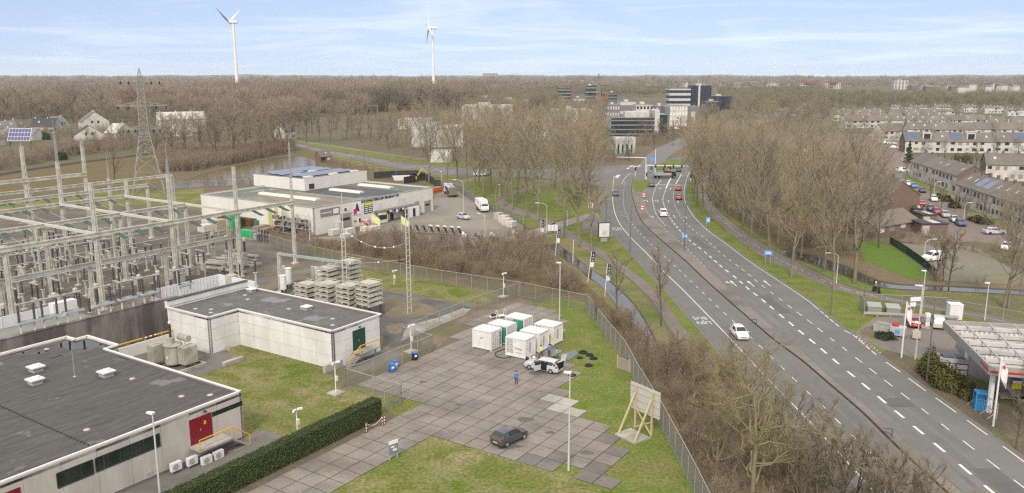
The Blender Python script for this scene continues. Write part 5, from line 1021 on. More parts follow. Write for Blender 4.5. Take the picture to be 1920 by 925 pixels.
for i,(a,c)in enumerate([(397,497),(412,494),(425,489),(440,486),(460,482),(402,507),(450,500),(463,497),(436,512)]):
 p=G(a,c);lb=f'long pale concrete beam lying on the gravel, {nth(i)} from the walkway'
 if bm_ is None:bm_=thing('concrete_beam',lb,'concrete beam',p,PHI-1.35,'concrete beams');MB().box(-3.2,3.2,-.25,.25,.25,.6).build('beam',conc_m,bm_);MB().box(-2.8,-2.4,-.3,.3,0,.25).box(2.4,2.8,-.3,.3,0,.25).build('bearer',conc_m,bm_)
 else:dup(bm_,p,PHI-1.35+random.uniform(-.05,.05),lb,'concrete beams')
cn=None
for i,(a,c)in enumerate([(340,524),(385,513)]):
 lb=['red and white cone on the bare gravel, nearer the white enclosure','red and white cone on the bare gravel, nearer the concrete beams'][i]
 if cn is None:
  cn=thing('traffic_cone',lb,'cone',G(a,c),0,'cones');MB().box(-.25,.25,-.25,.25,0,.06).build('foot',black_m,cn);MB().lathe((0,0,.06),[(.19,0),(.15,.18)],10).lathe((0,0,.06),[(.11,.36),(.04,.75)],10).build('cone',red_m,cn);MB().lathe((0,0,.06),[(.15,.18),(.11,.36)],10).build('white_band',signwhite_m,cn)
 else:dup(cn,G(a,c),.4,lb,'cones')
b=MB()
for u0,u1,w in((-30,30,61.8),(-30,32,77),(-30,30,89.2),(-25,32,100.5)):b.add([X(u0,w-.4,.06),X(u1,w-.4,.06),X(u1,w+.4,.06),X(u0,w+.4,.06),X(u0,w-.4,0),X(u1,w-.4,0),X(u1,w+.4,0),X(u0,w+.4,0)],[(0,1,2,3),(4,5,1,0),(6,7,3,2),(5,6,2,1),(7,4,0,3)])
tag(b.build('cable_trench',mat('trench_lid',(.21,.19,.17),(.16,.145,.13),1,.95)),kind='structure')
sheet('road',[(-30,68.2),(34,68.2),(34,69.8),(-30,69.8)],darkasphalt_m,.02,uw=True);sheet('road',[(-30,79.8),(34,79.8),(34,81.6),(-30,81.6)],darkasphalt_m,.02,uw=True);sheet('road',[(-30,51),(10,55),(34,56.8),(46,56),(46,59),(33,60),(8,58),(-30,55)],oldasphalt_m,.018,uw=True)
lad_m=mat('ladder_mast_grey',(.50,.49,.44),(.42,.41,.37),1,.6)
o=thing('lattice_mast','slender white lattice mast by the dark service road','mast',X(*U(768,588)),PHI);b=MB();ladder(b,16,.45,.10,.85);b.build('ladder_frame',lad_m,o)
o=thing('lattice_mast','white ladder-like mast beside the capacitor racks','mast',X(*U(649,573)),PHI);b=MB();ladder(b,12,.45,.11,.85);b.cyl((0,0,12),(0,0,17.7),.08,.04,6);b.build('ladder_frame',lad_m,o)
o=thing('cable_portal','small green beam portal beside the white building','gantry',X(*U(527,548)),PHI);column_mb(6.7,.5,.4).build('column',beige_m,o);u0,w0=U(527,548);u1,w1=U(649,573);MB().bar((0,0,6.5),(u1-u0,w1-w0,6.9),.3,.4).build('beam',mat('green_beam',(.30,.36,.30),(.25,.30,.25),1,.6),o)
mt,mt2=X(*U(768,588),14.5),X(*U(649,573),10.2);mt3=X(*U(527,548),6.7)
wire(mt2+Vector((0,0,2)),mt-Vector((0,0,3.5)),1.8,'white beaded earth wire from the ladder mast to the slender mast',.03,balls=5);wire(mt3,mt-Vector((0,0,6)),1.2,'white beaded wire from the green portal to the slender mast',.03,balls=4);wire(X(44,64.3,11.5),mt2+Vector((0,0,1)),.8,'wire from the end post of the front gantry to the ladder mast',.03)
cap_m=mat('capacitor_grey',(.50,.48,.41),(.42,.40,.34),1.2,.7,c3=(.33,.31,.25),scale3=.8)
K=None
for i,(a,c,n,z0)in enumerate([(577,563,4,1.2),(616,572,5,1.2),(655,576,5,1.2),(692,572,5,1.9),(617,549,6,1.2),(656,545,7,1.2)]):
 lb=['capacitor rack of stacked trays, low one nearest the white tanks','capacitor rack of stacked trays, second in front','capacitor rack of stacked trays behind the ladder mast','capacitor rack of stacked trays at the end on dark trestles','capacitor rack of stacked trays in the rear, by the white tanks','tallest capacitor rack of stacked trays, in the rear'][i]
 u,w=U(a,c,z0);o=thing('capacitor_rack',lb,'capacitor bank',X(u,w,0),PHI,'capacitor racks')
 for k in range(n):
  z=z0+.1+k*.74;b=MB()
  for q in range(4):b.box(-1.35+q*.69,-1.35+q*.69+.62,-1.3,1.3,z+.14,z+.44)
  for q in(-1.3,0,1.3):b.bar((-1.6,q,z+.07),(1.6,q,z+.07),.14)
  for q in(-1.4,1.4):b.bar((q,-1.5,z+.60),(q,1.5,z+.60),.08)
  b.build('capacitor_tray',cap_m,o)
 b=MB()
 for x in(-1.25,1.25):
  for y in(-1.1,1.1):rib(b,(x,y),.0,z0+.1,.16)
 for x in(-1.3,1.3):
  for y in(-1.2,1.2):b.bar((x,y,z0),(x,y,z0+n*.74-.2),.08)
 b.build('post',beige_m if i!=3 else darkmetal_m,o)
rk=None
for i,(a,c,r_,h)in enumerate([(541,542,.62,2.6),(532,552,.55,2.2),(598,536,.55,2.2),(588,532,.35,2.0),(533,540,.35,2.8)]):
 lb=['biggest white cylindrical reactor beside the green portal','shorter white cylindrical reactor hugging the portal column','white cylindrical reactor behind the capacitor racks','thin grey cylinder behind the capacitor racks','thin grey cylinder beside the biggest white reactor'][i]
 o=thing('reactor',lb,'reactor',G(a,c),0,'reactors');MB().lathe((0,0,.9),[(r_,0),(r_,h),(r_*1.08,h),(r_*1.08,h+.12),(r_*.4,h+.16)],16).build('cylinder',steelw_m if i<3 else galv_m,o)
 b=MB()
 for k in range(3):t=k*2.1;b.cyl((r_*.7*math.cos(t),r_*.7*math.sin(t),0),(r_*.7*math.cos(t),r_*.7*math.sin(t),.9),.09,.09,6)
 b.build('post',brown_m,o)
pyl_m=mat('pylon_steel',(.27,.27,.245),(.22,.22,.20),1,.6)
def pylon(pos,rz,label,h=37.3,base=9.0):
 o=thing('lattice_pylon',label,'pylon',pos,rz,None);b=MB();lattice(b,h*.50,base,2.6,7,.22,0,.11);lattice(b,h*.40,2.6,1.7,10,.18,h*.5,.10);b.build('tower',pyl_m,o);b=MB();lattice(b,h*.10,1.7,.2,3,.14,h*.9,.08);b.build('peak',pyl_m,o)
 for z,hw in((h*.90,5.6),(h*.705,7.0),(h*.52,4.6)):
  a=MB();w=1.1
  for s in(-1,1):
   for y in(-w,w):a.bar((0,y,z),(s*hw,0,z),.17);a.bar((0,y,z+1.5),(s*hw,0,z+.1),.10)
   for k in range(4):
    t0,t1=k/4,(k+1)/4
    for y in(-w,w):a.bar((s*hw*t0,y*(1-t0),z),(s*hw*t1,y*(1-t1),z+1.5*(1-t1)),.07);a.bar((s*hw*t0,y*(1-t0),z+1.5*(1-t0)),(s*hw*t1,y*(1-t1),z),.07)
  a.build('crossarm',pyl_m,o);q=MB()
  for s in(-1,1):
   for x in(.95,.55):
    for y in(-1,1):q.cyl((s*hw*x,y*.2,z-.1),(s*hw*x,y*2.4,z-.9),.13,.13,6)
  q.build('insulator_string',black_m,o)
 return o
pylon(G(281,362),.35,'tall grey lattice pylon beside the switchyard');pylon(G(1121,214),.6,'distant lattice pylon in front of the red brick office')
pylon(G(1442,150.5),.5,'tiny lattice pylon on the skyline among the far turbines',45)
# fences, lamps, signs
pole_m=mat('pale_grey_pole',(.50,.50,.47),(.43,.43,.40),1,.5);darkpole_m=mat('dark_grey_pole',(.13,.135,.13),(.10,.105,.10),1,.5);mesh_m=mat('fence_wire',(.20,.20,.185),None,rough=.5,metal=.2)
fpost_m=mat('fence_post_grey',(.30,.30,.28),(.24,.24,.225),1,.5)
def fence(name,label,pts,h=2.4,st=3.0,cell=.24,wr=.009,m=fpost_m,wm_=mesh_m,rail=True,barbed=False,cat='fence',upright=False):
 o=thing(name,label,cat,(pts[0].x,pts[0].y,0));q0=Vector((pts[0].x,pts[0].y,0));P=[Vector((p.x,p.y,0))-q0 for p in pts];segs=[];r=MB();pm=None;npost=0
 for a,c in zip(P,P[1:]):
  d=c-a;ln=d.length;d.normalize();n=max(1,round(ln/st))
  for i in range(n+(c is P[-1])):
   p=a+d*ln*i/n
   if pm is None:pm=MB().cyl((0,0,0),(0,0,h+.06),.045,.045,6).build('post',m,o,p)
   else:x=pm.copy();COL.objects.link(x);x.parent=o;x.location=p
   npost+=1
  if rail:r.bar(a+Vector((0,0,h)),c+Vector((0,0,h)),.07);r.bar(a+Vector((0,0,.12)),c+Vector((0,0,.12)),.03)
  k=int(ln/cell);run=h-.1
  if upright:
   for i in range(k+1):p=a+d*ln*i/max(1,k);segs.append((p.x,p.y,.1,p.x,p.y,h,wr,wr))
  else:
   for i in range(-int(run/cell),k+1):
    for s in(1,-1):
     s0,s1=i*cell,i*cell+run;z0,z1=.1,.1+run
     if s0<0:z0-=s0;s0=0
     if s1>ln:z1-=s1-ln;s1=ln
     if s1<=s0:continue
     if s<0:z0,z1=h+.1-z0,h+.1-z1
     p,e=a+d*s0,a+d*s1;segs.append((p.x,p.y,z0,e.x,e.y,z1,wr,wr))
 if rail:r.build('rail',m,o)
 c=D.objects.new('wire_mesh',seg_mesh('wire_mesh',segs,3,wm_));COL.objects.link(c);c.parent=o;return o
gl=lambda*px:[G(a,c)for a,c in px]
fence('mesh_fence','long chain link fence between the service road and the brown thicket',gl((470,452),(560,478),(640,497),(800,528),(975,556),(1099,582)),2.4,3,.22,.010)
fence('mesh_fence','slanting chain link fence between the green lawn and the roadside brush',gl((1099,582),(1136,633),(1172,678),(1196,726),(1233,789),(1278,876),(1302,925),(1330,985)),2.6,2.6,.15,.008)
fence('mesh_fence','inner chain link fence between the slab yard and the service road',gl((755,643),(800,622),(890,584),(972,556)),2.2,3,.24,.010)
fence('mesh_fence','inner chain link fence along the edge of the slab yard past the blue bins',gl((649,725),(700,705),(755,682),(811,659)),2.2,3,.24,.010)
fence('fence_gate','braced chain link gate standing open beside the camera pole',gl((755,643),(811,659)),2.2,3,.24,.010,cat='gate')
fence('fence_gate','braced chain link gate standing open at the end of the hedge',gl((649,725),(753,757)),2.2,4,.24,.010,cat='gate')
fence('mesh_fence','short stretch of chain link fence between the hedge end and the open gate',gl((722,772),(753,757)),2.2,3,.24,.010)
fence('mesh_fence','green posted fence curving down the right edge of the warehouse yard',gl((826,350),(862,361),(890,381),(931,400),(981,424),(981,437)),2.3,2.6,.18,.014)
fence('mesh_fence','low wire fence along the curved drive by the display frames',gl((690,438),(740,439),(800,445),(882,450),(936,447),(981,437)),1.1,3,.3,.012)
fence('enclosure_fence','mesh fence enclosing two grey bins behind the filling station',gl((1620,590),(1611,577),(1690,580),(1773,585)),2.2,3,.25,.012)
fence('palisade_fence','long upright bar fence behind the filling station',gl((1773,585),(1800,589),(1840,597),(1920,612),(2000,628)),2.0,2.5,.16,.02,upright=True)
fence('green_fence','dark green fence between the bright lawn and the parking place',gl((1668,458),(1700,478),(1727,498),(1752,520)),1.6,2.2,.13,.025,mat('dark_green_paint',(.02,.05,.03)),mat('dark_green_paint',(.02,.05,.03)),upright=True)
fence('mesh_fence','wire fence running along the pond at the back of the switchyard',gl((-40,385),(60,372),(180,362),(300,355),(400,351),(475,350)),2.2,4,.3,.014)
dk=MB();dpt=gl((700,336),(742,333),(782,332),(798,338),(757,346));o=thing('screen_fence','black screened fence round the digger compound behind the warehouse','fence',dpt[0])
for a,c in zip(dpt,dpt[1:]):dk.bar(a-dpt[0]+Vector((0,0,1.3)),c-dpt[0]+Vector((0,0,1.3)),.08,2.2)
dk.build('screen',darkmetal_m,o);pb=MB()
for p in dpt:pb.cyl(p-dpt[0],p-dpt[0]+Vector((0,0,2.5)),.06)
pb.build('post',galv_m,o)
dk=MB();dpt=gl((799,341),(812,346),(816,352),(826,352));o=thing('screen_fence','short black screened fence beside the tanker lorry','fence',dpt[0])
for a,c in zip(dpt,dpt[1:]):dk.bar(a-dpt[0]+Vector((0,0,1.3)),c-dpt[0]+Vector((0,0,1.3)),.08,2.4)
dk.build('screen',darkmetal_m,o)
def vtop(px,yb,yt):
 p=G(px,yb);lo,hi=0,300
 for _ in range(40):
  z=(lo+hi)/2;dz=z-HC;yy=462.5-FPX*(p.y*ST+dz*CT)/(p.y*CT-dz*ST)
  if yy>yt:lo=z
  else:hi=z
 return lo
def lamp(px,yb,yt,label,arm=None,head='box',m=pole_m,name='street_lamp',h=None):
 p=G(px,yb);h=h or vtop(px,yb,yt);o=thing(name,label,'street lamp',p);b=MB().cyl((0,0,0),(0,0,h*.25),.11,.09,8).cyl((0,0,h*.25),(0,0,h),.085,.06,8)
 if arm:
  v=Vector((arm[0],arm[1],0));pts=[Vector((0,0,h)),v*.35+Vector((0,0,h+.45)),v*.75+Vector((0,0,h+.6)),v+Vector((0,0,h+.6))];b.tube(pts,.05,6);e=pts[-1];d=v.normalized()
 else:e=Vector((0,0,h));d=Vector((-.8,.3,0)).normalized()
 b.build('pole',m,o);q=MB()
 if head=='box':q.bar(e-d*.12,e+d*.55,.34,.18,0,.28,.12)
 else:q.bar(e,e+d*.9,.28,.16,0,.2,.08)
 q.build('lamp_head',signwhite_m if m is pole_m else m,o);return o
lamp(1066,883,699,'white lamp post standing at the edge of the slabs in front of the silver car',head='box')
lamp(1049,601,493,'white lamp post behind the white containers',head='box')
lamp(301,940,775,'white lamp post in front of the cream control building',head='box')
lamp(869,404,342,'curved lamp post beside the silver hatchback in the warehouse yard',(-1.8,.2),'arm')
lamp(909.5,463.5,407,'curved lamp post on the outside of the drive',(-.9,.6),'arm')
lamp(1025,438,386,'curved lamp post beside the white board at the footpath',(-1.8,.2),'arm');lamp(1064,425,397,'small lamp post on the park lawn by the junction path',None,'box');lamp(937,368,346,'thin lamp post on the park lawn by the looping path',None,'box')
lamp(828,347,322,'lamp post with a small sign at the back of the warehouse yard',None,'box');lamp(328.8,381,331,'lamp post on the grass strip behind the switchyard',(-1.0,0),'arm');lamp(581,452,400,'lamp post in front of the grey banner of the warehouse',(-1.2,.2),'arm')
lamp(1136,421,366,'dark lamp post beside the bus stop',(1.0,0),'arm',darkpole_m);lamp(1181,474,387,'grey lamp post between the bus lane and the verge',(.8,0),'arm',darkpole_m);lamp(1283,470,372,'tall dark lamp post rising from the median by the blue sign',(1.2,0),'arm',darkpole_m);lamp(1418,612,590,'short grey post with a flat head on the median',None,'arm',darkpole_m,h=1.0);lamp(1672,822,700,'short grey flat-headed post on the near part of the median',None,'arm',darkpole_m,h=1.0)  # both short median posts are low flat-headed bollards, not lamps
lamp(1557,590,542,'grey pole on the verge where the cycle path nears the road',None,'arm',darkpole_m);lamp(1568,532,481,'curved lamp post beside the leaning poplar on the cycle path',(-1.4,0),'arm');lamp(1621,556,501,'dark lamp post beside the scooter rider',(.8,0),'arm',darkpole_m);lamp(1333,404,368,'lamp post beside the cycle path near the junction',(-.8,0),'arm',darkpole_m)
lamp(1727,591,508,'tall pale pole with floodlights behind the red car',None,'box');lamp(1716,674,536,'tall thin pole with a black foot beside the flagpole',None,'arm');lamp(1737,716,575,'dark grey lamp post in front of the conifer bushes',(1.2,.3),'arm',darkpole_m);lamp(1846,601,531,'white lamp post behind the canopy',None,'box')
lamp(683,308,268,'lamp post beside the branch road',(.8,0),'arm',darkpole_m);lamp(1732,486,455,'white lamp post in the parking place',(1.5,.3),'arm')
for i,(a,c,t)in enumerate([(1500,246,197),(1425,197,183),(1600,300,270),(1540,285,250),(1750,378,345),(1806,420,385),(1690,318,290)]):lamp(a,c,t,f'far lamp post, {nth(i)} outward among the roads and terraces on the right',(.8,0),'arm')
def camera_pole(px,yb,yt,label,slab=True):
 p=G(px,yb);h=vtop(px,yb,yt);o=thing('camera_pole',label,'camera pole',p,PHI);MB().cyl((0,0,0),(0,0,h),.07,.06,8).build('pole',steelw_m,o)
 if slab:MB().box(-.75,.75,-.75,.75,0,.14).build('foot_slab',conc_m,o)
 for s in(-1,1):MB().bar((s*.1,0,h),(s*.6,-.2,h-.02),.18,.18).build('camera',signwhite_m,o)
 MB().box(-.16,.16,-.26,-.07,h*.42,h*.42+.55).build('junction_box',steelw_m,o)
camera_pole(558,815,768,'white camera pole on the lawn behind the hedge',False);camera_pole(630,738,680,'white camera pole on a slab near the concrete wall');camera_pole(771,660,610,'white camera pole on a slab by the black bin');camera_pole(944,557,513,'white camera pole on a slab by the back fence')
camera_pole(739,533,508,'low white post lamp on the grass behind the service road',False)
for i,(a,c,ta,h,fl)in enumerate([(1013,456,1,5.2,1),(1041,481,2,5.6,1),(1073.6,503,0,5.4,0),(1102,530,3,5.6,1),(1134,558,2,5.6,1)]):
 o=thing('flagpole',f'white leaning flagpole at the head of the ditch, {nth(i)} from the drive','flagpole',G(a,c),0,'flagpoles by the ditch');o.rotation_euler.y=R([2,4,1,6,3][i])
 MB().cyl((0,0,0),(0,0,h),.075,.05,8).build('pole',steelw_m,o)
 if fl:
  q=MB()
  for k in range(6):
   z0,z1=h-.1-k*.45,h-.1-(k+1)*.45;y0,y1=.05*math.sin(k*1.3),.05*math.sin(k*1.3+1.3);q.add([(.08,y0,z0),(.66,y0+.06,z0),(.66,y1+.06,z1),(.08,y1,z1)],[(0,1,2,3)],0 if k<4 else 1)
  f_=q.build('banner',[mat('navy_banner',(.035,.035,.07),(.06,.06,.10),3,.8),signwhite_m],o);f_.modifiers.new('s','SOLIDIFY').thickness=.02;z=MB()
  for k in range(3):z.box(.28,.46,-.06,-.03,h-1.75+k*.5,h-1.55+k*.5)
  z.build('banner_print',mat('pale_print',(.5,.5,.52)),f_)
for i,(a,c,t)in enumerate([(1690,671,566),(1862,800,673)]):
 h=vtop(a,c,t);o=thing('flagpole',['white flagpole at the far corner of the filling station bed','white flagpole in front of the canopy'][i],'flagpole',G(a,c));MB().cyl((0,0,0),(0,0,h),.11,.08,10).build('pole',steelw_m,o);q=MB()
 for k in range(5):x0,x1=.12+k*.13,.12+(k+1)*.13;y0,y1=.10*math.sin(k*1.1),.10*math.sin(k*1.1+1.1);d=1.1*k/5;d1=1.1*(k+1)/5;q.add([(x0,y0,h-.1-d),(x1,y1,h-.1-d1),(x1,y1,h-1.9-d1*1.2),(x0,y0,h-1.9-d*1.2)],[(0,1,2,3)])
 f_=q.build('flag',signwhite_m,o);f_.modifiers.new('s','SOLIDIFY').thickness=.02;MB().prism([(.25,h-.6),(.5,h-.85),(.45,h-1.1),(.22,h-.9)],-.02,.02).build('flag_mark',paint('magenta',(.55,.03,.22)),f_,(0,-.09,0)).rotation_euler.x=0
for ob in D.objects:
 if ob.name.startswith('flag_mark'):ob.rotation_euler.x=math.pi/2;ob.location.y=-.10
def facing(p):return math.atan2(-p.x,p.y)
o=thing('billboard','framed white poster stand on the verge by the bus stop','billboard',G(1132,453),.25);MB().box(-.75,.75,-.2,.2,0,.9).build('foot',mat('billboard_foot',(.35,.34,.31)),o);MB().box(-1.35,1.35,-.18,.18,.9,4.2).build('frame',darkmetal_m,o);MB().box(-1.18,1.18,-.20,-.181,1.07,4.03).build('poster',signwhite_m,o)
MB().box(-.4,.5,-.21,-.201,1.5,2.4).build('poster_print',mat('beige_print',(.55,.53,.44)),o)
o=thing('notice_board','white slatted board at the bend of the footpath','board',G(1036,437),.1);MB().box(-1.25,1.25,-.04,.04,.5,1.9).build('panel',signwhite_m,o);b=MB()
for x in(-1.2,-.4,.4,1.2):b.box(x-.05,x+.05,-.1,-.041,0,2.0)
b.build('post',mat('board_grey',(.35,.35,.34)),o)
o=thing('pole_sign','white sign high on a pole behind the bus stop poplar','sign',G(1107,420));MB().cyl((0,0,0),(0,0,5.2),.06).build('pole',darkpole_m,o);MB().box(-.6,.6,-.1,-.06,3.9,5.2).build('panel',signwhite_m,o)
sblue=paint('sign_blue',(.10,.32,.72),.5,.1)
for i,(a,c,w,h,z,lb)in enumerate([(1439,500,1.5,.85,2.2,'blue information sign on two posts beside the cycle path'),(1327,430,.95,1.3,1.5,'blue and white sign beside the bend of the cycle path'),(1283,466,1.2,.85,2.2,'blue sign on the median pole')]):
 p=G(a,c);o=thing('road_sign',lb,'sign',p,facing(p));b=MB()
 for x in(-w*.3,w*.3):b.cyl((x,.06,0),(x,.06,z+h),.04)
 b.build('post',galv_m,o);MB().box(-w/2,w/2,-.03,.03,z,z+h).build('panel',sblue,o);MB().box(-w*.36,w*.36,-.045,-.031,z+h*.30,z+h*.5).box(-w*.3,w*.3,-.045,-.031,z+h*.62,z+h*.78).build('sign_print',signwhite_m,o)
for i,(a,c,lb)in enumerate([(1204,396,'red and white striped bollard sign on the median'),(1207,372,'red and white sign at the nose of the median')]):
 p=G(a,c);o=thing('bollard',lb,'bollard',p,facing(p));b=MB()
 for k in range(5):b.box(-.35,.35,-.2,.2,.15+k*.32,.15+(k+1)*.32,k%2)
 b.build('body',[paint('signal_red',(.60,.06,.05)),signwhite_m],o);MB().box(-.4,.4,-.25,.25,0,.15).build('foot',black_m,o)
def heads(o,pts):
 for p in pts:h=MB().box(p[0]-.25,p[0]+.25,-.3,-.05,p[2]-.6,p[2]+.6).build('signal_head',black_m,o);MB().box(p[0]-.1,p[0]+.1,-.36,-.301,p[2]-.45,p[2]+.45).build('visor',darkmetal_m,h)
def striped(o,h,r=.12,n=5):
 b=MB()
 for k in range(n):b.cyl((0,0,h*k/n),(0,0,h*(k+1)/n),r,r,8,k%2)
 b.build('striped_base',[ink_m,signwhite_m],o)
p,q=G(1212,338),G(1295,340);h=vtop(1212,338,310);d=q-p;o=thing('signal_gantry','white portal with traffic signals over the approach lanes','traffic lights',p,math.atan2(d.y,d.x));b=MB().cyl((0,0,0),(0,0,h),.15,.13).cyl((d.length,0,0),(d.length,0,h),.15,.13).bar((0,0,h),(d.length,0,h),.25,.3);b.build('portal',steelw_m,o);heads(o,[(x*d.length,0,h-.2)for x in(.20,.41,.60,.79)]+[(0,0,h*.38),(d.length,0,h*.35)]);striped(o,1.6)
p=G(1210,336);h=vtop(1210,336,296);o=thing('signal_mast','white mast with a long arm over the exit lanes','traffic lights',p,R(178));MB().cyl((0,0,0),(0,0,h),.18,.14).bar((0,0,h),(10.0,0,h+.2),.25,.3,0,.14,.16).build('mast',steelw_m,o);heads(o,[(0,0,h*.3)]);striped(o,1.6)
p=G(1228,326);h=vtop(1228,326,279);o=thing('camera_mast','tall white mast with a blue sign at the junction','mast',p,facing(p));MB().cyl((0,0,0),(0,0,h),.17,.12).build('mast',steelw_m,o);MB().box(-1.9,-.15,-.06,0,h*.50,h*.64).build('sign_panel',sblue,o);striped(o,2.2)
for i,(a,c,h)in enumerate([(1191,338,4.2),(1244,326,2.0),(1257,324,2.2),(1253,328,3.2),(1221,324,2.0)]):o=thing('signal_post',f'short striped traffic signal post at the junction, {nth(i)} from the grass island','traffic lights',G(a,c),0,'signal posts');MB().cyl((0,0,1.2),(0,0,h),.1).build('pole',steelw_m,o);striped(o,1.2,.11,3);heads(o,[(0,0,h-.3)])
for i,(a0,a1,c,t)in enumerate([(1418,1450,219,205),(1447,1480,205,191),(1460,1500,193,183)]):
 p,q=G(a0,c),G(a1,c);h=vtop(a0,c,t);d=q-p;o=thing('sign_gantry',f'white sign portal across the far carriageway, {nth(i)} away from the junction','sign gantry',p,math.atan2(d.y,d.x),'far sign portals');MB().cyl((0,0,0),(0,0,h),.3).cyl((d.length,0,0),(d.length,0,h),.3).bar((0,0,h),(d.length,0,h),.6,.7).build('portal',steelw_m,o)
 if i==0:MB().box(d.length-8,d.length-1.5,-.4,-.31,h-1.5,h+2.2).build('sign_panel',sblue,o)
# containers
cont_m=mat('container_white',(.61,.60,.585),(.55,.54,.525),.8,.5,c3=(.66,.64,.60),scale3=.5,stretch=(1,1,.4));greenpan_m=mat('container_green',(.02,.22,.14),(.03,.28,.18),1,.45);navy_m=mat('navy_letter',(.05,.03,.22));grey_ink=mat('grey_letter',(.13,.13,.13))
def container(u,w,label):
 o=thing('container',label,'container',X(u,w,.05),PHI,'white containers');lx,ly,h=2.44,3.05,2.62;b=MB()
 for x in(0,lx-.14):
  for y in(0,ly-.14):b.box(x,x+.14,y,y+.14,0,h)
 for z0,z1 in((.12,.28),(h-.16,h-.02)):
  b.box(.14,lx-.14,0,.12,z0,z1);b.box(.14,lx-.14,ly-.12,ly,z0,z1);b.box(0,.12,.14,ly-.14,z0,z1);b.box(lx-.12,lx,.14,ly-.14,z0,z1)
 b.build('frame',cont_m,o);s=MB()
 def corr(p,q,n):
  p,q=Vector(p),Vector(q);d=q-p;nn=Vector((d.y,-d.x,0)).normalized();prev=p
  for i in range(n):
   a=p+d*i/n;c=p+d*(i+1)/n;m=d/n;pts=[a,a+m*.3-nn*0,a+m*.42-nn*.045,a+m*.88-nn*.045,c]
   for e,g in zip(pts,pts[1:]):s.add([(e.x,e.y,.28),(g.x,g.y,.28),(g.x,g.y,h-.16),(e.x,e.y,h-.16)],[(0,1,2,3)])
 corr((.06,ly-.14,0),(.06,.14,0),10);corr((lx-.06,.14,0),(lx-.06,ly-.14,0),10);corr((lx-.14,ly-.06,0),(.14,ly-.06,0),8)
 s.build('side_panel',cont_m,o);MB().box(.02,lx-.02,.02,ly-.02,h-.03,h).build('roof',cont_m,o);MB().box(.14,lx-.14,.14,ly-.14,.14,.2).build('floor_plate',cont_m,o)
 return o,lx,ly,h
def doors(o,lx,h,m=cont_m):
 for x0,x1 in((.15,lx/2-.01),(lx/2+.01,lx-.15)):
  d=MB().box(x0,x1,.02,.08,.29,h-.17).build('door',m,o);b=MB()
  for x in(x0+.28,x1-.28):b.cyl((x,-.01,.32),(x,-.01,h-.2),.022,.022,6);b.box(x-.08,x+.08,-.03,.02,1.05,1.1);b.box(x-.05,x+.05,-.03,.02,.34,.44);b.box(x-.05,x+.05,-.03,.02,h-.34,h-.24)
  b.build('lock_bar',galv_m,d)
def corr_end(o,lx,h):
 b=MB();n=8;d=(lx-.28)/n
 for i in range(n):x=.14+i*d;b.add([(x,.05,.28),(x+d*.35,.05,.28),(x+d*.35,.05,h-.16),(x,.05,h-.16),(x+d*.45,.09,.28),(x+d*.9,.09,.28),(x+d*.9,.09,h-.16),(x+d*.45,.09,h-.16),(x+d,.05,.28),(x+d,.05,h-.16)],[(0,1,2,3),(1,4,7,2),(4,5,6,7),(5,8,9,6)])
 b.build('end_panel',cont_m,o)
PX,PY=(math.pi/2,0,-math.pi/2),(math.pi/2,0,0)
VERT=Matrix(((0,0,-1),(0,0,0),(0,0,0)))
def vtext(s,size,m,o,x,z,width):
 t=text(s,size,m,o,(x,-.035,z),(math.pi/2,-math.pi/2,0),'lettering',.004,width);return t
def legs(o,lx,ly):
 b=MB()
 for x in(.05,lx-.2):
  for y in(.05,ly-.2):b.box(x,x+.15,y,y+.15,-.14,.0)
 b.build('corner_foot',cont_m,o)
c1=container(22.3,3.65,'white container with dark purple vertical lettering on its doors');doors(c1[0],2.44,2.62);vtext('voet',.95,navy_m,c1[0],1.98,1.35,1.8);MB().box(-.02,.02,1.2,1.75,1.65,2.0).build('plate',mat('plate_grey',(.6,.59,.57)),c1[0]);MB().box(-.025,.02,1.55,1.72,1.5,1.55).build('slot',ink_m,c1[0])
for k,(u,w,lb)in enumerate([(25.45,3.35,'white container with a narrow green door, in the middle of the back row'),(29.4,3.2,'white container with two green doors, farthest of the back row')]):
 o,lx,ly,h=container(u,w,lb);doors(o,lx,h);MB().box(-.03,.10,.25,.95,.25,h-.25).build('green_door',greenpan_m,o)
 if k:MB().box(-.03,.10,1.08,1.75,.25,h-.25).build('green_door',greenpan_m,o)
 MB().box(-.02,.06,.14,.22,.3,h-.2).build('door_gap',black_m,o);MB().box(-.03,.06,1.9,2.85,1.9,2.3).build('louvre',galv_m,o)
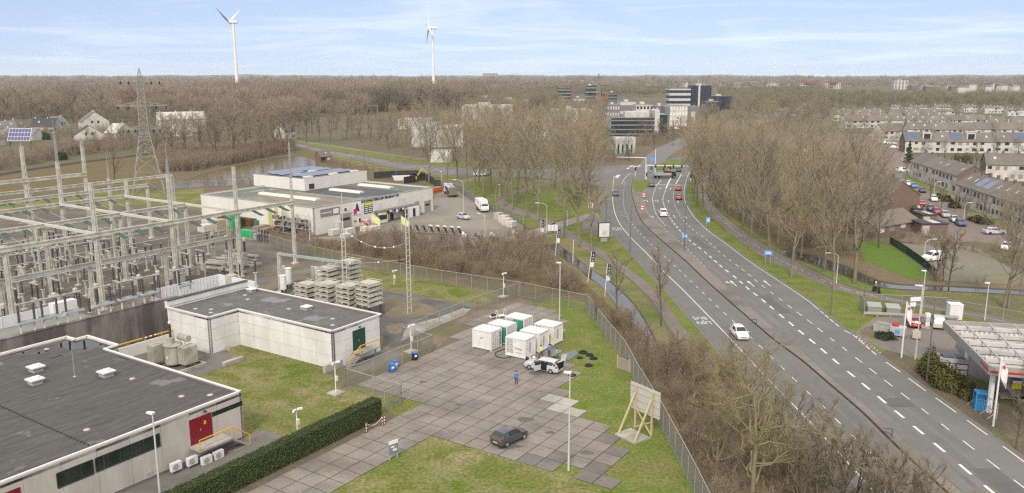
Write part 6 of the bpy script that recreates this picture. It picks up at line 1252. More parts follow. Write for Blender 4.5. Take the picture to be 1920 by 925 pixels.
for k,(u,w,lb)in enumerate([(22.0,-1.8,'white container with six battery symbols on its side, nearest the silver car'),(25.2,-1.9,'white container between the battery symbol one and the corner one'),(28.8,-1.9,'white container at the lamp post, with a yellow label on its corner')]):
 o,lx,ly,h=container(u,w,lb);corr_end(o,lx,h);vtext('E-Charge',.36,grey_ink,o,1.0,1.45,1.15);MB().box(1.14,1.20,.02,.046,.7,2.1).build('text_column',mat('pale_grey_print',(.5,.48,.47)),o);MB().box(1.75,1.79,.02,.046,.9,2.1).build('text_column',MC['pale_grey_print'],o);MB().box(.42,.7,.02,.046,1.2,1.7).build('label',mat('label_grey',(.35,.35,.35)),o);MB().box(.45,.67,.015,.02,1.23,1.67).build('label_face',cont_m,o)
 b=MB()
 for c in range(2):
  for r_ in range(3):
   y,z=2.62-c*.48,.62+r_*.62
   for yy in(y-.15,y+.15):b.box(-.012,.01,yy-.014,yy+.014,z,z+.42)
   for zz in(z,z+.42):b.box(-.012,.01,y-.15,y+.15,zz-.014,zz+.014)
   b.box(-.012,.01,y-.05,y+.05,z+.43,z+.47);b.box(-.012,.01,y-.015,y+.015,z+.12,z+.30)
 b.build('battery_symbol',grey_ink,o);MB().box(-.012,.01,1.55,1.6,2.06,2.22).box(-.0125,.0105,1.5,1.65,2.12,2.16).build('plus_symbol',grey_ink,o)
 text('E-Charge',.3,grey_ink,o,(-.02,1.05,1.28),PX,width=1.05);text('www',.16,MC['pale_grey_print'],o,(-.02,1.05,.8),PX,width=.8)if False else MB().box(-.012,.01,.6,1.5,.72,.80).build('small_print',MC['pale_grey_print'],o)
 if k==2:MB().box(-.02,.01,-.01,.28,.9,1.3).build('yellow_label',mat('label_yellow',(.7,.6,.02)),o);MB().box(-.012,.01,.6,1.6,1.0,1.1).build('dark_label',ink_m,o)
b=MB();cpt=[Vector((24.2,2.6,.08)),Vector((22.4,2.9,.08)),Vector((21.3,2.3,.08)),Vector((20.9,1.3,.08)),Vector((21.4,.4,.08)),Vector((22.4,.4,.08))];b.tube([X(p.x,p.y,.09)for p in smooth_line(cpt,5)],.06,6);tag(b.build('power_cable',black_m),'black cable looped on the slabs between two containers','cable')
def wheelie(px,py,lid,body,label,rz):
 o=thing('wheelie_bin',label,'bin',G(px,py),rz,'wheelie bins');b=MB();b.add([(-.24,-.28,.12),(.24,-.28,.12),(.24,.24,.12),(-.24,.24,.12),(-.29,-.36,.98),(.29,-.36,.98),(.29,.32,.98),(-.29,.32,.98)],[(3,2,1,0),(4,5,6,7),(0,1,5,4),(1,2,6,5),(2,3,7,6),(3,0,4,7)]);b.build('body',body,o)
 MB().box(-.31,.31,-.39,.34,.98,1.05).box(-.28,.28,-.34,.30,1.05,1.09).build('lid',lid,o);MB().cyl((-.33,.26,.12),(-.25,.26,.12),.12,.12,12).cyl((.25,.26,.12),(.33,.26,.12),.12,.12,12).build('wheel',black_m,o);MB().box(-.16,.16,-.345,-.32,.55,.85).build('label',signwhite_m,o);MB().cyl((-.25,.38,.95),(.25,.38,.95),.025).build('handle',body,o)
wheelie(735,698,blue_m,blue_m,'blue wheelie bin in front of its white lettered neighbour',.5);wheelie(740,692,blue_m,paint('blue_white_bin',(.25,.36,.55)),'blue lidded wheelie bin with a pale body, behind the all blue one',.9);wheelie(778,676,blue_m,black_m,'black wheelie bin with a blue lid by the camera pole',.5)
p=G(752,858);o=thing('site_sign','small grey information board on two legs at the lawn edge','sign',G(738,862),PHI-.25);MB().bar((-.42,0,0),(-.42,0,1.9),.09).bar((.42,0,0),(.42,0,1.9),.09).build('leg',galv_m,o);MB().box(-.5,.5,-.06,-.046,.55,1.6).build('panel',mat('board_dark',(.17,.19,.20)),o);MB().box(-.5,.5,-.07,-.03,1.6,1.95).build('header',signwhite_m,o);MB().box(-.3,.1,-.075,-.061,1.25,1.4).box(-.1,.35,-.075,-.061,.9,1.1).build('notice',signwhite_m,o)
for i,(a,c)in enumerate([(687,811),(717,798),(721,796)]):
 o=thing('chain_post',f'red and white chain post beside the hedge, {nth(i)} from the near end','bollard',G(a,c),0,'chain posts');b=MB()
 for k in range(6):b.cyl((0,0,.05+k*.17),(0,0,.05+(k+1)*.17),.05,.05,8,(k+1)%2)
 b.build('post',[red_m,signwhite_m],o);MB().lathe((0,0,0),[(.2,0),(.2,.05),(.1,.08)],10).build('foot',black_m,o)
p,q=G(687,811)+Vector((0,0,1)),G(717,798)+Vector((0,0,1));wire(p,q,.55,'slack red and white chain between the posts by the hedge',.03,'chain','plastic_chain',None,mat('pink_chain',(.55,.28,.26),(.7,.66,.62),9,.5))
K=None
for i,(a,c)in enumerate([(1093,662),(1105.5,667),(1087,672),(1113,673.5),(1104,686.5),(1073,705)]):
 lb=f'flat black tyre lying on the grass, {nth(i)} from the blue tarpaulin' if i<5 else 'flat black tyre lying at the edge of the slabs behind the lamp head'
 if K is None:
  K=thing('tyre',lb,'tyre',G(a,c),0,'tyres on the grass');b=MB();v=[];n=20
  for k in range(n):
   t=6.283*k/n
   for j in range(8):s=6.283*j/8;rr=.42+.16*math.cos(s);v.append((rr*math.cos(t),rr*math.sin(t),.12+.12*math.sin(s)))
  b.add(v,[(k*8+j,((k+1)%n)*8+j,((k+1)%n)*8+(j+1)%8,k*8+(j+1)%8)for k in range(n)for j in range(8)]);b.build('tread',black_m,K,smooth=True);MB().lathe((0,0,.02),[(.27,0),(.27,.05),(.2,.05)],14).build('rim',darkmetal_m,K)if False else None
 else:dup(K,G(a,c),random.random()*3,lb,'tyres on the grass',random.uniform(.72,.9))
o=thing('hoarding','white hoarding propped by timber struts on a pale base plate','billboard',X(10.2,-23.2),PHI-R(90)+.10);timber_m=mat('timber',(.48,.41,.25),(.41,.34,.21),2,.8)
MB().box(-2.0,2.0,1.0,3.1,0,.16).build('base_plate',conc_m,o)if False else None
o.rotation_euler.z=0;a0,a1=G(1195,806),G(1220,818);d=(a1-a0);o.location=((a0.x+a1.x)/2,(a0.y+a1.y)/2,0);o.rotation_euler.z=math.atan2(d.y,d.x);hl=d.length/2
MB().box(-2.05,2.05,-.04,.04,2.1,4.9).build('panel',mat('panel_back_white',(.46,.44,.42),(.41,.39,.37),1,.7),o);b=MB()
for z in(2.45,3.2,3.95,4.6):b.box(-2.0,2.0,-.09,-.041,z,z+.1)
b.build('batten',timber_m,o);b=MB()
for x in(-1.15,1.15):b.bar((x,-.15,0),(x,-.15,4.7),.16)
b.build('post',timber_m,o)
for x in(-1.15,1.15):MB().bar((x,-2.4,.15),(x,-.25,4.0),.15).build('strut',timber_m,o)
MB().bar((-1.15,-.26,2.6),(1.15,-.26,.3),.10).bar((1.15,-.3,1.6),(-1.15,-.3,.3),.10).build('cross_brace',timber_m,o);MB().box(-1.4,1.4,-2.7,-.5,0,.16).build('base_plate',conc_m,o)
o=thing('timber_stack','old board leaning against the slanting fence','boards',G(1170,694),-.9);MB().box(-1.2,1.2,-.06,.06,0,1.4).build('board',mat('old_timber',(.30,.26,.21),(.24,.20,.17),2,.9),o);MB().bar((-1.0,-.1,0),(-1.0,-.1,1.7),.1).bar((1.0,-.1,0),(1.0,-.1,1.7),.1).build('stake',timber_m,o)
o=thing('pallet_trolley','grey metal trolleys standing behind the back row of containers','trolley',G(925,597),.4);b=MB()
for x in(0,1.3):b.box(x-.6,x+.5,-.4,.4,.25,.32);[b.cyl((x+sx*.45-.05,sy*.35,0),(x+sx*.45-.05,sy*.35,.25),.05)for sx in(-1,1)for sy in(-1,1)];b.bar((x+.5,-.4,.3),(x+.6,-.4,1.1),.05);b.bar((x+.5,.4,.3),(x+.6,.4,1.1),.05);b.bar((x+.6,-.4,1.1),(x+.6,.4,1.1),.05)
b.build('frame',steelw_m,o);MB().box(-.3,.3,-.25,.25,.32,.7).build('tray',darkmetal_m,o)
for i,(a,c,m,s,lb)in enumerate([(987,675,black_m,.26,'black bag at the foot of the battery container'),(1001,673,signwhite_m,.24,'white bag at the foot of the battery container'),(994,674,mat('pink_bag',(.5,.36,.33)),.2,'pinkish bag between the black and the white bag')]):
 o=thing('tool_bag',lb,'bag',G(a,c));MB().lathe((0,0,0),[(s*.8,0),(s,s*.5),(s*.9,s*1.2),(s*.4,s*1.7)],10).build('sack',m,o,smooth=True);MB().bar((-s*.3,0,s*1.7),(s*.3,0,s*1.75),.05).build('handle',m,o)
o=thing('floor_box','black case on the slabs behind the silver car','case',G(1032,674),.3);MB().box(-.7,.7,-.25,.25,0,.28).build('case',black_m,o);MB().bar((-.1,-.27,.14),(.1,-.27,.14),.04).build('handle',galv_m,o)
o=thing('folding_seat','pale folding panel standing behind the open boot of the silver car','panel',G(1056,678),.6);MB().add([(-.4,0,0),(.4,0,0),(.4,-.25,1.0),(-.4,-.25,1.0),(-.4,.05,0),(.4,.05,0),(.4,-.2,1.0),(-.4,-.2,1.0)],[(0,1,2,3),(7,6,5,4),(0,4,5,1),(3,2,6,7),(1,5,6,2),(0,3,7,4)]).build('panel',signwhite_m,o);MB().bar((-.3,.4,0),(-.3,-.1,.7),.04).bar((.3,.4,0),(.3,-.1,.7),.04).build('prop',galv_m,o)
# vehicles
ST_={'hatch':[(2.0,.60,.34,.52,.56,.52),(1.92,.76,.22,.66,.70,.66),(1.5,.84,.19,.80,.86,.74),(.95,.86,.19,.88,.98,.76),(.2,.86,.19,.92,1.43,.60),(-.6,.86,.19,.95,1.48,.61),(-1.4,.86,.19,.98,1.42,.59),(-1.86,.82,.24,.98,1.04,.70),(-2.0,.74,.32,.72,.78,.66)],'wagon':[(2.4,.62,.34,.54,.58,.52),(2.3,.80,.22,.68,.72,.68),(1.8,.89,.19,.80,.88,.78),(1.15,.91,.19,.88,1.00,.80),(.35,.91,.19,.92,1.44,.63),(-.6,.91,.19,.95,1.49,.64),(-1.75,.90,.19,.98,1.44,.62),(-2.25,.86,.24,.98,1.06,.74),(-2.4,.78,.32,.72,.78,.70)],'sedan':[(2.2,.60,.34,.54,.58,.52),(2.1,.78,.22,.68,.72,.66),(1.6,.86,.19,.80,.87,.76),(.95,.88,.19,.87,.98,.78),(.25,.88,.19,.90,1.40,.60),(-.7,.88,.19,.93,1.43,.60),(-1.45,.88,.19,.95,1.06,.74),(-2.05,.82,.24,.94,1.00,.70),(-2.2,.74,.32,.70,.76,.66)],'mpv':[(2.1,.60,.34,.58,.62,.52),(2.0,.78,.22,.74,.80,.66),(1.6,.87,.19,.88,.96,.76),(1.2,.88,.19,.95,1.08,.78),(.35,.88,.19,1.0,1.58,.66),(-.6,.88,.19,1.02,1.64,.66),(-1.7,.88,.19,1.04,1.58,.64),(-1.98,.84,.24,1.04,1.10,.74),(-2.1,.76,.32,.76,.84,.70)],'van':[(2.2,.64,.34,.60,.66,.56),(2.1,.82,.22,.80,.86,.70),(1.7,.89,.19,.94,1.04,.80),(1.3,.90,.19,1.02,1.16,.82),(.65,.90,.19,1.08,1.78,.76),(-.6,.90,.19,1.1,1.86,.78),(-1.95,.90,.19,1.1,1.84,.78),(-2.15,.88,.24,1.08,1.20,.80),(-2.2,.84,.32,.80,.90,.78)]}
plate_m=paint('number_plate_yellow',(.70,.52,.03),.5,.05);lampw_m=mat('headlamp',(.62,.64,.66),None,rough=.1,spec=.6);lampr_m=mat('tail_lamp',(.30,.010,.012),None,rough=.2,spec=.6);tyre_m=black_m;rim_m=mat('alloy_rim',(.42,.43,.44),(.34,.35,.36),4,.35,.5);carglass_m=mat('car_glass',(.016,.020,.024),None,rough=.05,spec=.8);cabin_m=mat('car_interior',(.012,.012,.013),None)
def carpaint(name,c):return mat('car_'+name,c,tuple(v*.93 for v in c),1,.32,coat=.5,spec=.5)
CARCOL={'white':(.72,.72,.71),'silver':(.46,.47,.48),'grey':(.16,.165,.17),'dark grey':(.055,.060,.064),'black':(.022,.023,.025),'red':(.36,.016,.018),'crimson':(.34,.015,.045),'navy':(.025,.045,.13),'blue':(.05,.19,.38),'light grey':(.33,.34,.35)}
def car(kind,col,px,py,hd,label,sc=1.0,cat='car',group=None,name='parked_car',detail=True,pos=None):
 """hd: world heading of the bonnet in radians"""
 st=[tuple(v*1.0 for v in s)for s in ST_[kind]];p=pos or G(px,py);o=thing(name,label,cat,(p.x,p.y,p.z if pos else.045),hd,group);o.scale=(sc,sc,sc);m=carpaint(col,CARCOL[col]);b=MB();v=[]
 for x,w,zb,zt,top,wt in st:h=[(0,zb),(w*.9,zb),(w,zb+.16),(w*1.0,zb+(zt-zb)*.62),(w*.97,zt),(wt,top),(wt*.6,top+.035),(0,top+.05)];v+=[(x,y,z)for y,z in h]+[(x,-y,z)for y,z in h[-2:0:-1]]
 k=14;n=len(st);f=[(i*k+j,i*k+(j+1)%k,(i+1)*k+(j+1)%k,(i+1)*k+j)for i in range(n-1)for j in range(k)]+[tuple(range(k-1,-1,-1)),tuple(range((n-1)*k,n*k))]
 bo=MB().add(v,f).build('body',m,o,smooth=False);g=MB()
 L_=lambda a,c,t:tuple(a[i]+(c[i]-a[i])*t for i in range(3))
 cab=[i for i in range(3,n-1)]
 last=7 if kind!='sedan' else 6
 for s in(1,-1):
  for i in range(3,last):
   if kind=='van' and i>4:continue
   a,c=st[i],st[i+1];b0,b1=(a[0],s*(a[1]*.97),a[3]),(c[0],s*(c[1]*.97),c[3]);t0,t1=(a[0],s*a[5],a[4]),(c[0],s*c[5],c[4])
   lo,hi=.10,.86;x0,x1=(.30,.97)if i==3 else(.04,.96)if i<last-1 else(.04,.62)
   q=[L_(L_(b0,b1,x0),L_(t0,t1,x0),lo),L_(L_(b0,b1,x1),L_(t0,t1,x1),lo),L_(L_(b0,b1,x1),L_(t0,t1,x1),hi),L_(L_(b0,b1,x0),L_(t0,t1,x0),hi)]
   q=[(e[0],e[1]+s*.012,e[2]+.004)for e in q];g.add(q,[(0,1,2,3)])
 def pane(i,j,lo,hi,off):
  a,c=st[i],st[j];q=[]
  for t,s in((lo,1),(lo,-1),(hi,-1),(hi,1)):w=(a[5]+(c[5]-a[5])*t)*.90;q.append((a[0]+(c[0]-a[0])*t+off,s*w,a[4]+(c[4]-a[4])*t+.055))
  g.add(q,[(0,1,2,3)])
 pane(3,4,.08,.93,.02);pane(last,last-1,.12,.9,-.02)
 g.build('window',carglass_m,o)
 L2=st[0][0];wh=L2*.62;wr=.32 if kind!='van' else.33
 for x in(wh,-wh*.98):
  for s in(1,-1):
   y=s*(st[4][1]-.10);w=MB().cyl((x,y-s*.10,wr),(x,y+s*.115,wr),wr,wr,14).build('wheel',tyre_m,o)
   if detail:MB().cyl((x,y+s*.10,wr),(x,y+s*.122,wr),wr*.62,wr*.6,10).build('rim',rim_m,w)
 if detail:
  x,w,z=st[1][0],st[1][1],st[1][3]
  for s in(1,-1):
   MB().add([(x-.02,s*w*.99,z-.02),(x+.05,s*w*.62,z-.02),(x+.02,s*w*.62,z+.06),(x-.12,s*w*.99,z+.08),(x-.2,s*w*.9,z),(x-.2,s*w*.62,z)],[(0,1,2,3),(0,3,4),(1,5,2),(2,5,4,3),(0,4,5,1)]).build('headlight',lampw_m,o)
   xr,wr_,zr=st[-2][0],st[-2][1],st[-2][3];MB().box(xr-.06,xr+.14,min(s*wr_*1.01,s*wr_*.72),max(s*wr_*1.01,s*wr_*.72),zr-.18,zr+.04).build('tail_light',lampr_m,o)
   xm=st[3][0]-.12;MB().cbox((xm,s*(st[3][1]+.10),st[3][3]+.06),(.10,.2,.13)).build('mirror',m,o)
  MB().box(st[-1][0]-.02,st[-1][0]+.01,-.26,.26,.50,.61).box(st[0][0]-.01,st[0][0]+.02,-.26,.26,.40,.50).build('number_plate',plate_m,o)
  MB().box(st[0][0]-.05,st[0][0]+.012,-.42,.42,.50,.56).build('grille',black_m,o)
 return o
def hd(a,c):d=G(*c)-G(*a);return math.atan2(d.y,d.x)
def along(line,p,rev=False):
 i=min(range(1,len(line)-1),key=lambda i:(line[i]-p).length);d=line[i+1]-line[i-1];return math.atan2(d.y,d.x)+(math.pi if rev else 0)
car('hatch','dark grey',955,828,hd((938,836),(976,818)),'dark grey hatchback parked on the slabs near the bottom of the yard')
cs=car('wagon','silver',1019,694,hd((1044,698),(996,688)),'silver estate car with an open rear door and boot beside the containers')
MB().box(-.95,-.15,.90,.925,.32,1.36).build('door_opening',cabin_m,cs);od=MB().box(-.02,.03,0,.95,.30,.95).build('rear_door',carpaint('silver',CARCOL['silver']),cs,(-.12,.90,0),R(-28));MB().box(-.01,.02,.1,.85,.97,1.36).build('door_window',carglass_m,od)
MB().box(-2.44,-2.25,-.62,.62,.62,1.36).build('boot_opening',cabin_m,cs);MB().bar((-2.2,0,1.5),(-2.7,0,1.66),1.15,.05).build('tailgate',carpaint('silver',CARCOL['silver']),cs)
sl_=smooth_line(solidL,1)
car('hatch','white',1386,632,along(solidL,G(1386,632)),'white hatchback driving towards the drone beside the bus lane',name='moving_car')
car('van','white',1243,405,along(R1,G(1243,405),True),'white van driving away on the approach lanes',cat='van',name='moving_van')
car('hatch','crimson',1272.6,374,along(R2,G(1272,374),True),'dull red car on the outer approach lane, nearer of two',name='moving_car');car('hatch','red',1271.5,357,along(R2,G(1271,357),True),'bright red car at the stop line of the outer lane',name='moving_car')
car('hatch','dark grey',1222,350,along(R1,G(1222,350),True),'dark car waiting at the stop line beside the grass island',name='moving_car');car('sedan','black',1272.5,322,along(R1,G(1260,345),True),'black car crossing the junction under the signals',name='moving_car');car('sedan','navy',1154,367,along(solidL,G(1154,367)),'dark blue car leaving the junction along the bus lane line',name='moving_car')
car('hatch','silver',868.6,411,hd((856,408),(880,413)),'silver hatchback parked in the warehouse yard')
car('hatch','crimson',1713,610,hd((1713,612),(1710,600)),'crimson hatchback parked behind the filling station');car('mpv','silver',1757,612,hd((1758,614),(1752,601)),'silver people carrier parked beside the crimson hatchback')
dn=hd((1690,335),(1745,378));ST2=hd((1740,385),(1800,420))
for col,kd,a,c,h,lb in[('grey','hatch',1688,341,0,'grey hatchback at the far end of the terrace street'),('white','hatch',1704,348,0,'white car behind the blue car in the terrace street'),('blue','hatch',1713,352,0,'light blue hatchback in the terrace street'),('black','hatch',1729,361,0,'black hatchback below the light blue one'),('white','mpv',1750,377,0,'white car parked nose in before the front gardens'),('red','hatch',1727.6,386,3.1,'red car alone in the middle of the terrace street'),('navy','hatch',1745,395,0,'dark blue car parked before the red estate'),('red','wagon',1757,401,0,'red estate between the dark blue and the pale car'),('light grey','wagon',1771.5,407,0,'pale grey estate behind the red estate'),('silver','hatch',1789,416,0,'silver hatchback second from the near end of the street row'),('navy','wagon',1800.5,423,0,'navy estate at the near end of the street row'),('silver','wagon',1864,439,1.9,'silver estate in front of the near terrace'),('white','hatch',1886,468,-.4,'white car half hidden behind the bare bushes'),('silver','hatch',1700,393,0,'silver car half hidden beside the garage roofs'),('white','wagon',1672,271,1.5,'white estate in the far parking row by the terraces'),('white','mpv',1656,270,1.5,'small white car in the far parking row'),('white','hatch',1676,279,1.5,'white car in the near side of the far parking row'),('white','sedan',1512,286,1.5,'white car seen through the poplars'),('white','hatch',1504,325,1,'white hatchback glimpsed under the poplars'),('light grey','hatch',1518,347,1,'pale car glimpsed under the poplars, nearer than the white one')]:
 car(kd,col,a,c,(dn if h==0 else dn+h),lb,detail=False)
car('van','white',1692,323,dn+2.0,'white van crosswise at the end of the terrace',cat='van',name='parked_van',detail=False);car('van','white',1748,489,hd((1768,486),(1730,490)),'white van in the parking place by the green fence',cat='van',name='parked_van')
car('sedan','white',899,330,0.2,'white car on the crossing road behind the park trees',detail=False,name='moving_car');car('van','white',1488,218,1.2,'white van on the far carriageway by the blue sign',cat='van',name='moving_van',detail=False)
for i,(a,c,col)in enumerate([(1458,198,'white'),(1468,205,'silver'),(1452,210,'grey'),(1478,196,'white'),(1183,268,'white'),(1268,243,'white'),(1255,246,'silver'),(1281,240,'grey'),(1411,217,'white')]):car('hatch',col,a,c,1.1+i,f'distant {col} car, {nth(i)} along the far roads behind the junction',detail=False,group='distant cars')
def wheels(o,xs,y,r=.48):
 for x in xs:
  for s in(1,-1):w=MB().cyl((x,s*(y-.25),r),(x,s*y,r),r,r,14).build('wheel',tyre_m,o);MB().cyl((x,s*(y-.01),r),(x,s*(y+.02),r),r*.55,r*.5,10).build('rim',rim_m,w)
def lorry_cab(o,x0,m,w=1.1,h=2.5,l=1.9,z=.55):
 v=[(x0,z),(x0+l,z),(x0+l+.12,z+.6),(x0+l-.05,z+1.15),(x0+l-.55,h),(x0,h)];b=MB();n=len(v);b.add([(a,-w,c)for a,c in v]+[(a,w,c)for a,c in v],[tuple(range(n)),tuple(range(2*n-1,n-1,-1))]+[((i+1)%n,i,n+i,n+(i+1)%n)for i in range(n)]);c=b.build('cab',m,o)
 MB().add([(x0+l-.06,-w*.88,z+1.2),(x0+l-.06,w*.88,z+1.2),(x0+l-.52,w*.85,h-.08),(x0+l-.52,-w*.85,h-.08)],[(0,1,2,3)]).build('windscreen',carglass_m,c,(.03,0,.02))
 for s in(1,-1):MB().box(x0+.6,x0+l-.45,min(s*w,s*(w+.015)),max(s*w,s*(w+.015)),z+1.05,h-.35).build('side_window',carglass_m,c);MB().box(x0+l-.02,x0+l+.13,s*.75-.2,s*.75+.2,z+.25,z+.45).build('headlight',lampw_m,o)
p=G(904,396);o=thing('box_truck','white box truck with a red stripe parked by the yard fence','truck',p,hd((893,388),(912,399)));wm2=carpaint('white',CARCOL['white']);lorry_cab(o,1.3,wm2,1.0,2.3,1.7);MB().box(-3.2,1.2,-1.1,1.1,.85,3.2).build('cargo_box',mat('box_white',(.74,.74,.72),(.68,.68,.66),.6,.5),o);MB().box(1.2,2.0,-1.05,1.05,2.35,3.1).build('wind_deflector',wm2,o);MB().box(-3.2,2.8,-.5,.5,.5,.85).build('chassis',darkmetal_m,o)
MB().add([(-3.2,-1.11,.9),(1.0,-1.11,.9),(-3.2,-1.11,1.5)],[(0,1,2)]).add([(-3.2,1.11,.9),(1.0,1.11,.9),(-3.2,1.11,1.5)],[(0,2,1)]).build('red_stripe',red_m,o);wheels(o,(2.1,-2.0),1.02,.40);MB().box(-1.2,.6,-1.115,-1.101,2.35,2.6).box(-1.2,.6,1.101,1.115,2.35,2.6).build('box_lettering',mat('label_grey',(.35,.35,.35)),o)
p=G(844,366);o=thing('tank_truck','silver and blue bulk lorry with a dirty rear standing beside the warehouse','truck',p,hd((853,373),(829,352)));lorry_cab(o,3.2,wm2,1.2,3.1,2.0);b=MB();n=14
b.add([(x,1.2*math.cos(6.283*k/n),2.2+1.05*math.sin(6.283*k/n))for x in(-4.6,2.9)for k in range(n)],[(k,(k+1)%n,n+(k+1)%n,n+k)for k in range(n)]+[tuple(range(n-1,-1,-1)),tuple(range(n,2*n))]);b.build('tank',mat('tank_silver',(.50,.50,.49),(.42,.42,.40),.8,.4,.3),o);MB().box(-3.0,2.0,-1.23,-1.19,1.7,2.6).box(-3.0,2.0,1.19,1.23,1.7,2.6).build('blue_panel',navy_m,o);MB().box(-4.6,2.9,-.5,.5,3.2,3.35).build('top_walkway',galv_m,o)
MB().box(-5.4,-4.6,-1.15,1.15,.7,2.9).build('rear_equipment',mat('grimy_metal',(.13,.115,.10),(.20,.18,.16),3,.8),o);MB().box(-5.2,5,-.5,.5,.6,1.0).build('chassis',darkmetal_m,o);wheels(o,(4.3,2.6,-2.0,-3.3,-4.4),1.2,.5)
p=G(1247,334);o=thing('flatbed_truck','flatbed lorry with pale green sideboards turning across the junction','truck',p,R(6));lorry_cab(o,2.0,carpaint('black',CARCOL['black']),1.1,2.4,1.6);bm2=mat('sideboard_green',(.30,.36,.31));b=MB()
b.box(-4.4,1.9,-1.15,1.15,1.0,1.12).box(-4.4,1.9,-1.2,-1.15,1.0,1.9).box(-4.4,1.9,1.15,1.2,1.0,1.9).box(-4.45,-4.4,-1.2,1.2,1.0,1.9).build('load_bed',bm2,o);MB().box(-.5,1.7,-.4,.4,1.12,2.6).build('crane',doorred_m,o);MB().box(-4.2,3.2,-.5,.5,.6,.98).build('chassis',darkmetal_m,o);wheels(o,(2.9,-1.9,-3.1),1.1,.45)
p=G(775,341);o=thing('excavator','yellow digger in the screened compound behind the warehouse','excavator',p,R(20));MB().box(-1.6,1.6,-1.3,-.7,0,.8).box(-1.6,1.6,.7,1.3,0,.8).box(-.8,.8,-.7,.7,.4,.95).build('track',darkmetal_m,o);MB().box(-1.8,1.0,-1.2,1.2,.95,1.9).build('upper_body',yellow_m,o);MB().box(-.2,1.1,.2,1.2,1.9,3.0).build('cab',carglass_m,o);MB().bar((1,-.2,1.6),(3.2,-.2,4.4),.4).bar((3.2,-.2,4.4),(5.4,-.2,2.6),.32).build('boom',yellow_m,o);MB().prism([(5.1,-.6),(5.9,-.6),(5.9,.3),(5.1,.3)],1.7,2.7).build('bucket',darkmetal_m,o)
for i,(a,c,w,m,lb)in enumerate([(752,338,3,'white','white skip full of rubble in the digger compound'),(790,337,3,'blue','blue container in the digger compound')]):o=thing('skip',lb,'skip',G(a,c),.3);MB().add([(-w+.6,-1,0),(w-.6,-1,0),(w-.6,1,0),(-w+.6,1,0),(-w,-1.1,1.5),(w,-1.1,1.5),(w,1.1,1.5),(-w,1.1,1.5)],[(3,2,1,0),(0,1,5,4),(1,2,6,5),(2,3,7,6),(3,0,4,7)]).build('hull',carpaint(m,CARCOL[m]),o);MB().box(-w+.2,w-.2,-.95,.95,.9,1.1).build('rubble',dirt_m,o)
o=thing('skip','orange skip beside the tanker lorry','skip',G(817,361),.9);om=paint('skip_orange',(.52,.14,.04));MB().add([(-1.8,-1,0),(1.8,-1,0),(1.8,1,0),(-1.8,1,0),(-2.3,-1.1,1.6),(2.3,-1.1,1.6),(2.3,1.1,1.6),(-2.3,1.1,1.6)],[(3,2,1,0),(0,1,5,4),(1,2,6,5),(2,3,7,6),(3,0,4,7),(4,5,6,7)]).build('hull',om,o);MB().box(-2.3,2.3,-1.2,-1.1,.7,.85).build('rib',om,o)
